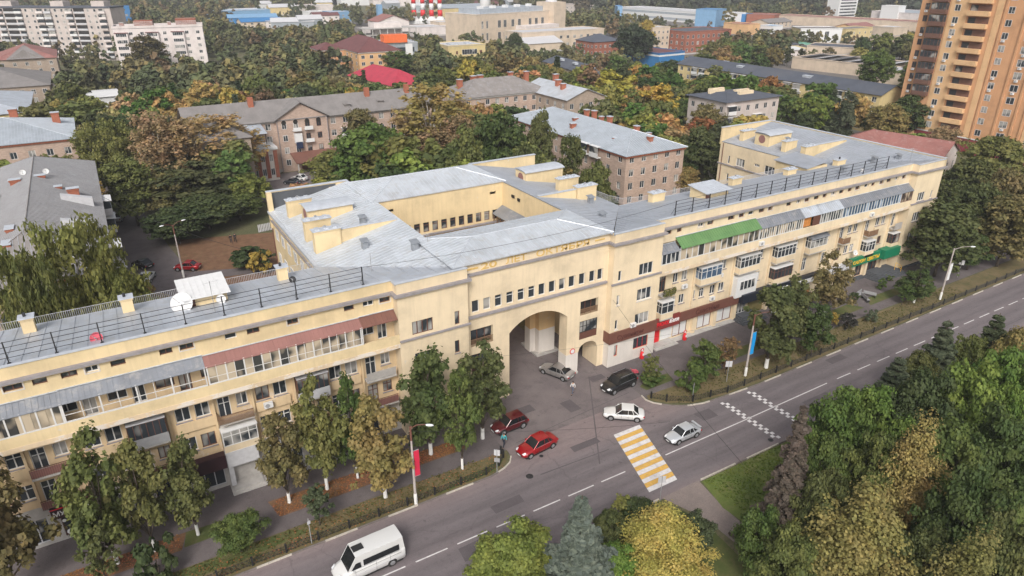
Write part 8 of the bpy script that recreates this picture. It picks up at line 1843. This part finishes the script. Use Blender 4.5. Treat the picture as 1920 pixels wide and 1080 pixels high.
# --- behind the yellow building, characteristic trees
ML = [
 ('birch', (105, 412), 14, 100, mixc('yg', 'ol', .55), 'tall drooping birch in front of the grey-roofed house, left', 'birch_tree', 86), ('birch', (200, 500), 11, 62, mixc('yg', 'ol', .5), 'smaller drooping birch right of the tall one, left', 'birch_tree', 84), ('birch', (30, 470), 12, 56, mixc('ol', 'md', .4), 'olive birch at the left edge above the roof railing', 'birch_tree', 82),
 ('oval', (15, 520), 11, 46, mixc('ru', 'ol', .4), 'rusty tree at the left edge above the roof', 'broadleaf_tree'), ('near_round', (262, 535), 9, 46, mixc('go', 'ol', .4), 'ochre rounded tree behind the left roof chimneys', 'broadleaf_tree'), ('oval', (160, 560), 9.5, 42, mixc('dk', 'ol', .5), 'dark tree behind the first roof chimneys', 'broadleaf_tree'), ('oval', (90, 555), 10, 46, mixc('ol', 'dk', .3), 'dull tree low behind the left roof railing', 'broadleaf_tree'),
 ('broad', (350, 300), 16, 84, mixc('dk', 'br', .18), 'huge dark maple behind the yard lane', 'rounded_tree', 152), ('broad', (300, 322), 15, 48, mixc('dk', 'go', .3), 'dark tree with a golden top left of the huge maple', 'rounded_tree', 148), ('broad', (382, 368), 13, 56, mixc('dk', 'ol', .15), 'lower dark tree in front of the huge maple', 'rounded_tree', 138), ('broad', (322, 390), 12, 46, 'dk', 'darkest low tree beside the yard lane', 'rounded_tree', 133),
 ('poplar', (395, 215), 18, 60, mixc('go', 'tan', .4), 'golden poplar left of the red brick annexe', 'poplar_tree', 163), ('poplar', (440, 240), 17, 46, 'go', 'narrow golden poplar against the gabled house', 'poplar_tree', 163), ('poplar', (318, 225), 18, 46, mixc('tan', 'go', .3), 'tan poplar in front of the slate roof left wing', 'poplar_tree', 157), ('poplar', (280, 210), 16, 44, mixc('tan', 'br', .3), 'bare-looking tan poplar left of the slate roof', 'poplar_tree', 157), ('broad', (442, 362), 10, 34, mixc('gr', 'ol', .4), 'green maple on the yard lawn right of the huge dark one', 'rounded_tree', 140), ('poplar', (370, 285), 15, 40, mixc('go', 'ol', .5), 'olive-gold tree low between the poplars', 'poplar_tree', 163),
 ('birch', (185, 225), 15, 62, mixc('ol', 'yg', .4), 'large olive birch right of the blue-grey roof', 'birch_tree'), ('oval', (230, 300), 13, 40, mixc('ol', 'md'), 'olive tree behind the grey-roofed house', 'broadleaf_tree'), ('oval', (72, 245), 9, 22, 'dk', 'small dark tree in front of the blue-grey roofed house', 'broadleaf_tree'),
 ('bush', (470, 465), 3.6, 40, 'dk', 'dark green shrub group beside the yard path', 'shrub'), ('bush', (485, 470), 4.2, 20, 'ye', 'bright yellow shrub inside the dark green ones', 'shrub'),
 ('broad', (690, 232), 13, 66, mixc('gr', 'lg', .35), 'fresh green maple in front of the slate-roofed house', 'rounded_tree', 140), ('broad', (625, 285), 9, 46, mixc('ol', 'yg', .4), 'olive-yellow tree left of the fresh green maple', 'broadleaf_tree'), ('oval', (672, 206), 14, 26, mixc('ol', 'br', .4), 'narrow brownish tree above the fresh green maple', 'broadleaf_tree'), ('bush', (690, 322), 3.5, 36, 'ru', 'rust-red shrubs just behind the rear roof ridge', 'shrub'), ('bush', (795, 300), 4.0, 30, mixc('ru', 'br', .4), 'rusty shrubs under the tan poplar', 'shrub'), ('broad', (640, 320), 6, 40, mixc('gr', 'md'), 'low green tree right beside the rear parapet', 'broadleaf_tree'),
 ('poplar', (812, 158), 23, 62, mixc('go', 'yg', .35), 'tall yellow-tan poplar in the middle of the photo', 'poplar_tree'), ('poplar', (760, 205), 17, 38, mixc('tan', 'go', .4), 'tan poplar right of the fresh green maple', 'poplar_tree'), ('poplar', (862, 215), 18, 34, mixc('tan', 'br', .5), 'bare-branched tan poplar right of the tall yellow-tan one', 'poplar_tree'), ('poplar', (815, 240), 15, 40, mixc('br', 'tan', .5), 'brown undergrowth poplar in the middle', 'poplar_tree'),
 ('broad', (935, 208), 13, 44, mixc('dk', 'gr', .5), 'dark green rounded tree in the middle', 'broadleaf_tree', 125), ('oval', (872, 240), 10, 32, mixc('ol', 'md'), 'olive tree left of the dark green rounded one', 'broadleaf_tree', 112), ('oval', (1015, 212), 14, 23, mixc('ol', 'dk', .4), 'pointed olive tree before the pale metal roof', 'linden_tree', 119), ('oval', (1072, 256), 12, 22, mixc('ol', 'dk', .5), 'pointed dark olive tree by the pink brick house', 'linden_tree', 106), ('broad', (1122, 300), 9, 27, mixc('ol', 'md', .5), 'round olive tree against the pink brick house', 'broadleaf_tree', 100), ('broad', (905, 265), 8, 50, mixc('dk', 'gr', .5), 'lower dark tree behind the rear hipped roof', 'broadleaf_tree'), ('broad', (845, 280), 7, 40, mixc('ol', 'md', .5), 'low olive tree behind the rear hipped roof', 'broadleaf_tree'), ('broad', (985, 266), 8, 26, mixc('dk', 'ol', .4), 'dark olive tree behind the right dormer', 'broadleaf_tree', 106), ('bush', (1130, 352), 4, 40, 'dk', 'dark shrubs at the wall of the pink brick house', 'shrub'),
 ('broad', (1290, 312), 7, 24, mixc('go', 'ol', .4), 'small ochre tree right of the pink brick house', 'broadleaf_tree'), ('broad', (1315, 240), 12, 36, mixc('dk', 'ol', .3), 'dark tree between the pink brick house and the yellow end wing', 'broadleaf_tree'), ('broad', (1325, 195), 13, 30, mixc('ol', 'br', .4), 'olive-brown tree in front of the pale four-storey block', 'broadleaf_tree'), ('oval', (1375, 190), 12, 20, mixc('dk', 'ol'), 'dark pointed tree at the corner of the pale four-storey block', 'broadleaf_tree'), ('broad', (1290, 265), 9, 26, mixc('dk', 'gr'), 'low dark tree beside the pink brick house', 'broadleaf_tree'),
 ('column', (1600, 172), 17, 14, 'sp', 'tall narrow column poplar behind the yellow end wing', 'poplar_tree'), ('column', (1588, 190), 14, 11, 'sp', 'second narrow column poplar just left of the tall one', 'poplar_tree'), ('broad', (1650, 92), 17, 28, mixc('md', 'lg', .3), 'tall fresh green tree left of the orange high-rise', 'broadleaf_tree'),
 ('broad', (1710, 178), 13, 36, mixc('dk', 'gr', .3), 'dark tree at the foot of the orange high-rise', 'rounded_tree'), ('broad', (1670, 195), 12, 32, mixc('ol', 'go', .4), 'ochre-green tree at the foot of the orange high-rise', 'broadleaf_tree'), ('broad', (1775, 236), 9, 24, mixc('tan', 'br', .3), 'tan tree before the wine-red plinth', 'broadleaf_tree'), ('broad', (1880, 255), 12, 50, mixc('ol', 'yg', .3), 'olive tree at the right edge below the high-rise', 'broadleaf_tree'), ('broad', (1830, 300), 13, 46, mixc('ol', 'dk', .5), 'dark olive tree right of the building end', 'broadleaf_tree'), ('broad', (1900, 318), 14, 40, mixc('br', 'ol', .5), 'brown-green tree at the right edge', 'broadleaf_tree'), ('broad', (1850, 345), 12, 40, mixc('dk', 'ol', .3), 'dark tree behind the end of the yellow building', 'rounded_tree'), ('broad', (1795, 335), 11, 30, mixc('dk', 'ol', .3), 'dark tree touching the end wall of the yellow building', 'rounded_tree'), ('broad', (1690, 250), 6, 24, mixc('yg', 'ol', .4), 'low yellowish tree before the faded red roof', 'broadleaf_tree'), ('broad', (1745, 292), 5, 16, 'ol', 'small olive tree on the faded red roofed school side', 'broadleaf_tree'),
 ('oval', (272, 68), 17, 30, mixc('dk', 'ru', .3), 'dark reddish rounded tree before the pale pink-white block', 'rounded_tree'), ('broad', (740, 92), 13, 28, mixc('gr', 'md', .3), 'green tree right of the dark red roofed school', 'broadleaf_tree'), ('broad', (1190, 45), 20, 32, (.035, .05, .03), 'large dark tree left of the yellow one, upper right', 'broadleaf_tree'), ('broad', (1215, 38), 18, 16, 'ye', 'yellow tree behind the large dark one, upper right', 'broadleaf_tree'), ('broad', (1210, 140), 12, 26, mixc('ru', 'go', .5), 'orange-brown rounded tree in the right middle', 'rounded_tree'), ('broad', (1350, 78), 14, 34, mixc('ol', 'yg', .3), 'wide olive tree before the red brick building', 'broadleaf_tree'), ('broad', (1265, 112), 12, 30, 'dk', 'dark green wide tree below the blue hall', 'broadleaf_tree'), ('broad', (965, 62), 13, 14, 'dk', 'dark tree before the beige factory', 'broadleaf_tree'),
]
placed = []
for kind, px, h, hw, c, l, nme, *yb in ML:
    t = tt(kind, px, h, hw, c, l, nme, yb[0] if yb else 0, cat='shrub' if nme == 'shrub' else 'tree'); placed.append((t.location.x, t.location.y, hw*proj(t.location.x, t.location.y, h*.5)[2]/1300))

# --- tree cover of the town between the houses: random, but clear of roofs and facades that the view shows
keep = [([(650, 0), (870, 0), (870, 62), (685, 62), (650, 40)], 585),   # polygons (picture coordinates of what stays visible): near depth limit given by second value
 ([(0, 290), (180, 300), (205, 340), (200, 450), (0, 520)], 92), ([(0, 225), (140, 222), (130, 275), (0, 290)], 180), ([(0, 140), (90, 135), (90, 165), (55, 210), (0, 212)], 245), ([(160, 162), (222, 162), (222, 186), (160, 190)], 283), ([(25, 72), (100, 72), (100, 105), (25, 105)], 370), ([(0, 8), (210, 12), (218, 70), (175, 80), (0, 62)], 440), ([(215, 38), (385, 40), (398, 95), (250, 72), (218, 72)], 385),
 ([(455, 205), (700, 168), (735, 190), (600, 235), (600, 330), (470, 335), (470, 300), (455, 250)], 165), ([(330, 196), (770, 160), (770, 195), (560, 200), (340, 225)], 170), ([(850, 145), (1060, 150), (1070, 165), (1000, 205), (930, 205), (850, 175)], 160), ([(965, 200), (1200, 205), (1290, 275), (1285, 385), (1180, 385), (1100, 270)], 100), ([(600, 65), (740, 70), (748, 105), (640, 140), (600, 110)], 298), ([(690, 128), (795, 128), (795, 160), (700, 162)], 246), ([(838, 76), (908, 76), (908, 104), (838, 104)], 340),
 ([(685, 0), (1100, 0), (1105, 40), (1100, 72), (980, 76), (870, 68), (860, 62), (685, 62)], 368), ([(1083, 66), (1155, 66), (1155, 98), (1083, 98)], 322), ([(1175, 84), (1280, 82), (1280, 118), (1180, 116)], 271), ([(1243, 56), (1335, 58), (1335, 98), (1245, 108)], 306), ([(1153, 12), (1362, 20), (1362, 52), (1153, 40)], 400), ([(1395, 20), (1740, 20), (1740, 58), (1395, 52)], 400), ([(1495, 48), (1605, 50), (1605, 88), (1495, 86)], 280), ([(1385, 92), (1560, 90), (1700, 100), (1700, 158), (1500, 145), (1385, 122)], 230), ([(1660, 52), (1722, 52), (1722, 112), (1660, 112)], 190), ([(1290, 118), (1350, 122), (1590, 160), (1590, 168), (1390, 142), (1290, 138)], 130), ([(1300, 165), (1450, 165), (1450, 195), (1390, 215), (1320, 215), (1298, 195)], 131), ([(1015, 110), (1070, 108), (1185, 148), (1170, 156), (1080, 148)], 205), ([(1688, 0), (1920, 0), (1920, 275), (1735, 250), (1690, 175)], 110), ([(1565, 2), (1620, 2), (1620, 45), (1565, 45)], 400),
 ([(520, 300), (640, 300), (640, 345), (470, 345), (470, 330)], 125), ([(205, 380), (240, 380), (290, 480), (290, 530), (255, 530), (215, 430)], 99), ([(430, 430), (530, 430), (530, 500), (430, 470)], 99)]
def inpoly(x, y, P):
    c = False; j = len(P)-1
    for i in range(len(P)):
        if (P[i][1] > y) != (P[j][1] > y) and x < (P[j][0]-P[i][0])*(y-P[i][1])/(P[j][1]-P[i][1])+P[i][0]: c = not c
        j = i
    return c
HB = []
for (hx, hy, rz, L_, D_, hh) in HOUSES:
    ca, sa = math.cos(rz), math.sin(rz); c_ = lambda a, b_, z: proj(hx+a*ca-b_*sa, hy+a*sa+b_*ca, z)[:2]
    HB.append((hx, hy, ca, sa, L_, D_, hh, [c_(0, 0, hh*.35), c_(L_, 0, hh*.35), c_(L_, 0, hh), c_(L_, D_, hh), c_(0, D_, hh), c_(0, 0, hh)]))
foot = [(8, 42, 97, 136), (-21, 0, 91, 155), (-44, -3, 179, 208), (-42, -9, 286, 326), (-44, -14, 239, 283), (-2, 10, 281, 302), (-33, -8, 370, 408), (15, 79, 164, 187), (27, 60, 150, 172), (87, 119, 174, 193), (111, 128, 158, 186), (86, 107, 103, 154), (100, 123, 297, 337), (89, 104, 316, 334), (94, 120, 244, 290), (163, 189, 340, 364), (242, 265, 320, 341), (243, 268, 269, 299), (280, 334, 304, 334), (195, 211, 120, 208), (142, 167, 129, 148), (160, 195, 200, 275), (197, 262, 40, 122), (136, 186, 80, 125), (132, 162, 370, 395), (216, 300, 360, 440), (-60, 122, 55, 97), (10, 60, 380, 408), (-2, 8, 98, 175)]
izp = iz; 
def blocked(x, y, h, r):
    for (hx, hy, ca, sa, L_, D_, hh, poly) in HB:
        dx, dy = x-hx, y-hy; a, b_ = dx*ca+dy*sa, -dx*sa+dy*ca
        if -r*.6 < a < L_+r*.6 and -r*.6 < b_ < D_+r*.6: return True
        if hy > 330 and y < hy and y > hy*.5:
            u, v, w = proj(x, y, h); rp = r*1300/w
            if any(inpoly(u+s_*rp, v+2+t_*rp, poly) for s_, t_ in ((0, 0), (-.7, .5), (.7, .5), (0, 1))): return True
    for a, b_, c, d in foot:
        if a-r*.6 < x < b_+r*.6 and c-r*.6 < y < d+r*.6: return True
    if inpoly(x, y, izp) and (int(x*7)+int(y*13)) % 10 > 3: return True
    u, v, w = proj(x, y, h); u2, v2, w2 = proj(x, y, h*.35)
    if w < 10: return True
    rp = r*1300/w
    for P, dep in keep:
        if y > dep+2: continue
        for (a, b_) in ((u, v), (u-rp*.8, (v+v2)/2), (u+rp*.8, (v+v2)/2), (u, (v+v2)/2), (u2, v2)):
            if inpoly(a, b_, P): return True
    return False
# belts get a plain-language name from what stands next to them
def belt(x, y, u):
    if y < 190:
        if x < 20: return 'between the grey-roofed house and the golden poplars'
        if x < 90: return 'behind the courtyard block'
        if x < 150: return 'right of the pink brick house'
        return 'around the faded red roof'
    if y < 300:
        if x < 90: return 'behind the gabled slate-roofed house'
        if x < 160: return 'behind the slate-roofed pair of houses'
        return 'around the long dark roof and the blue hall'
    if x < 95: return 'below the panel blocks on the upper left'
    if x < 230: return 'around the dark red roofed school and the yellow hall'
    return 'before the factory and the plant'
palette = [('ol', 26), ('md', 17), ('dk', 13), ('gr', 13), ('yg', 12), ('go', 10), ('br', 2), ('tan', 3), ('ru', 1), ('ye', 4)]
pk = [p[0] for p in palette]; pw = np.array([p[1] for p in palette], float); pw /= pw.sum()
# one colour mood per neighbourhood
def mood(x, y):
    return math.sin(x*.055+1.3)+math.sin(y*.043+x*.02+.7)+.6*math.sin(x*.13-y*.09)
g2 = np.random.default_rng(77); cand = []
yy = 99.0
while yy < 1050:
    step = 6.3 if yy < 320 else (7.5 if yy < 520 else 11)
    xmax = yy*1.75+40; xx = -yy*.20-25
    while xx < xmax:
        x = xx+g2.uniform(-.45, .45)*step; y = yy+g2.uniform(-.45, .45)*step; h = g2.uniform(7, 15)*(1.0 if y < 600 else 1.25); r = h**.8*g2.uniform(.5, .72)
        u, v, w = proj(x, y, h); xx += step
        if y > 330 and mood(x*.4, y*.4) > .9 and g2.random() < .7: continue
        if w < 20 or u < -60 or u > 1990 or v < -70: continue
        if any((x-a)**2+(y-b_)**2 < (r*.5+c*.7)**2 for a, b_, c in placed if abs(y-b_) < 14): continue
        if blocked(x, y, h, r):
            h *= .55; r *= .7
            if y > 330 or blocked(x, y, h, r): continue
        cand.append((x, y, h, r, u, v))
    yy += step
indiv = [c for c in cand if c[1] < 248]; far = [c for c in cand if c[1] >= 248]
kinds = [('mid', 'broadleaf_tree', 'rounded'), ('mid_oval', 'linden_tree', 'tall oval'), ('mid_sparse', 'birch_tree', 'loose airy'), ('mid_spruce', 'spruce_tree', 'dark conical')]
for (x, y, h, r, u, v) in indiv:
    m = mood(x, y); q = g2.random()
    pr = pw.copy(); 
    if m > .6: pr[[5, 6, 7, 8, 9, 4]] *= 2.0
    elif m < -.6: pr[[1, 2, 3]] *= 2.2
    pr /= pr.sum(); c = g2.choice(pk, p=pr)
    ki = 0 if q < .5 else (1 if q < .76 else (2 if q < .95 else 3))
    if ki == 3: c = 'dk' if q < .975 else 'sp'
    k, nme, form = kinds[ki]; hi = tuple(v_*g2.uniform(.85, 1.2) for v_ in GR[c])
    if ki == 2: r *= .9; h *= 1.12
    if ki == 3: r *= .6; h *= 1.1
    w = belt(x, y, u); sz_ = 'small' if h < 8 else ('middling' if h < 11 else 'tall'); lab = '%s %s %s tree %s' % (sz_, CN[c], form, w)
    if ki == 0 and c in ('go', 'ru', 'ye', 'br', 'tan'): nme = 'rounded_tree'  # autumn-coloured rounded broadleaf trees under a name of their own, species not known
    tree(k, x, y, h, r, hi, lab, '%s %s %s trees %s' % (sz_, CN[c], form, w), nme)
# far woodland: one uncountable mass of real trees, instanced from four unlinked tree shapes
far_m, n_, l_, b_ = nm('distant_foliage'); oi = n_.new('ShaderNodeObjectInfo'); ge = n_.new('ShaderNodeNewGeometry')
rr = ramp(n_, [(0, (.056, .074, .032)), (.2, (.075, .095, .035)), (.42, (.13, .128, .046)), (.6, (.09, .10, .04)), (.74, (.165, .14, .06)), (.86, (.19, .165, .055)), (.95, (.15, .10, .052)), (1, (.06, .08, .036))]); l_.new(oi.outputs['Random'], rr.inputs[0])
r2_ = ramp(n_, [(0, (.6, .6, .6)), (1, (1.4, 1.35, 1.3))]); l_.new(ge.outputs['Random Per Island'], r2_.inputs[0]); mx_ = n_.new('ShaderNodeMix'); mx_.data_type = 'RGBA'; mx_.blend_type = 'MULTIPLY'; mx_.inputs[0].default_value = 1; l_.new(rr.outputs[0], mx_.inputs[6]); l_.new(r2_.outputs[0], mx_.inputs[7]); l_.new(mx_.outputs[2], b_.inputs['Base Color']); b_.inputs['Roughness'].default_value = .8
dk_m, n_, l_, b2_ = nm('forest_foliage'); oi = n_.new('ShaderNodeObjectInfo'); rr = ramp(n_, [(0, (.04, .052, .032)), (.5, (.056, .064, .036)), (.85, (.075, .074, .04)), (1, (.10, .08, .045))]); l_.new(oi.outputs['Random'], rr.inputs[0]); l_.new(rr.outputs[0], b2_.inputs['Base Color']); b2_.inputs['Roughness'].default_value = .85
def woodland(name, pts, mat, label, cat, nleaf=420, leaf=.85, seed=60):
    hc = bpy.data.collections.new(name+'_shapes')
    for k in range(4):
        me, C = broad('tree_shape', 'wide' if k % 2 == 0 else 'oval', 3.6 if k % 2 == 0 else 2.8, 9.5, nleaf, leaf, 26, seed+k); me.materials.clear(); me.materials.append(mat)
        co = np.empty(len(me.vertices)*3, 'f'); me.vertices.foreach_get('co', co); co = co.reshape(-1, 3); co[:, 2] += 5.3; me.vertices.foreach_set('co', co.ravel()); me.update()
        o = bpy.data.objects.new('tree_shape', me); hc.objects.link(o)
    me = bpy.data.meshes.new(name); me.from_pydata([(p[0], p[1], 0) for p in pts], [], []); at_ = me.attributes.new('tree_size', 'FLOAT', 'POINT'); at_.data.foreach_set('value', [p[2]/10 for p in pts])
    o = bpy.data.objects.new(name, me); COL.objects.link(o); tag(o, label, cat, kind='stuff')
    ng = bpy.data.node_groups.new(name, 'GeometryNodeTree'); ng.interface.new_socket('Geometry', in_out='INPUT', socket_type='NodeSocketGeometry'); ng.interface.new_socket('Geometry', in_out='OUTPUT', socket_type='NodeSocketGeometry')
    N = ng.nodes; L = ng.links; gi = N.new('NodeGroupInput'); go = N.new('NodeGroupOutput'); ip = N.new('GeometryNodeInstanceOnPoints'); ci = N.new('GeometryNodeCollectionInfo'); ci.inputs['Collection'].default_value = hc; ci.inputs['Separate Children'].default_value = True; ci.inputs['Reset Children'].default_value = True
    rv = N.new('FunctionNodeRandomValue'); rv.data_type = 'FLOAT'; rv.inputs[2].default_value = 0; rv.inputs[3].default_value = 6.283; cx = N.new('ShaderNodeCombineXYZ'); L.new(rv.outputs[1], cx.inputs[2])
    na = N.new('GeometryNodeInputNamedAttribute'); na.data_type = 'FLOAT'; na.inputs['Name'].default_value = 'tree_size'
    L.new(gi.outputs[0], ip.inputs['Points']); L.new(ci.outputs[0], ip.inputs['Instance']); ip.inputs['Pick Instance'].default_value = True; L.new(cx.outputs[0], ip.inputs['Rotation']); L.new(na.outputs['Attribute'], ip.inputs['Scale']); L.new(ip.outputs[0], go.inputs[0])
    md = o.modifiers.new('trees', 'NODES'); md.node_group = ng; return o
woodland('distant_trees', far, far_m, 'mixed autumn tree cover between the houses and works in the distance', 'trees', 520, .62, 60)
# forest belt closing the view
fp = []
for _ in range(9000):
    dd = g2.uniform(0, 1)**.8; ang_ = g2.uniform(-.32, 1.15); R_ = 780+dd*900 if ang_ > .55 else 980+dd*700
    x, y = R_*math.sin(ang_), R_*math.cos(ang_)
    fp.append((x, y, g2.uniform(18, 28)))
fp = [p for p in fp if not (proj(*p)[1] > 16 and proj(*p)[0] < 1050)]
woodland('forest', fp, dk_m, 'dark forest closing the view along the top of the photo', 'forest', 300, 1.1, 70)

tag_haze()
for o in list(COL.objects):
    if 'world_built' in o: del o['world_built']
bpy.context.view_layer.update()
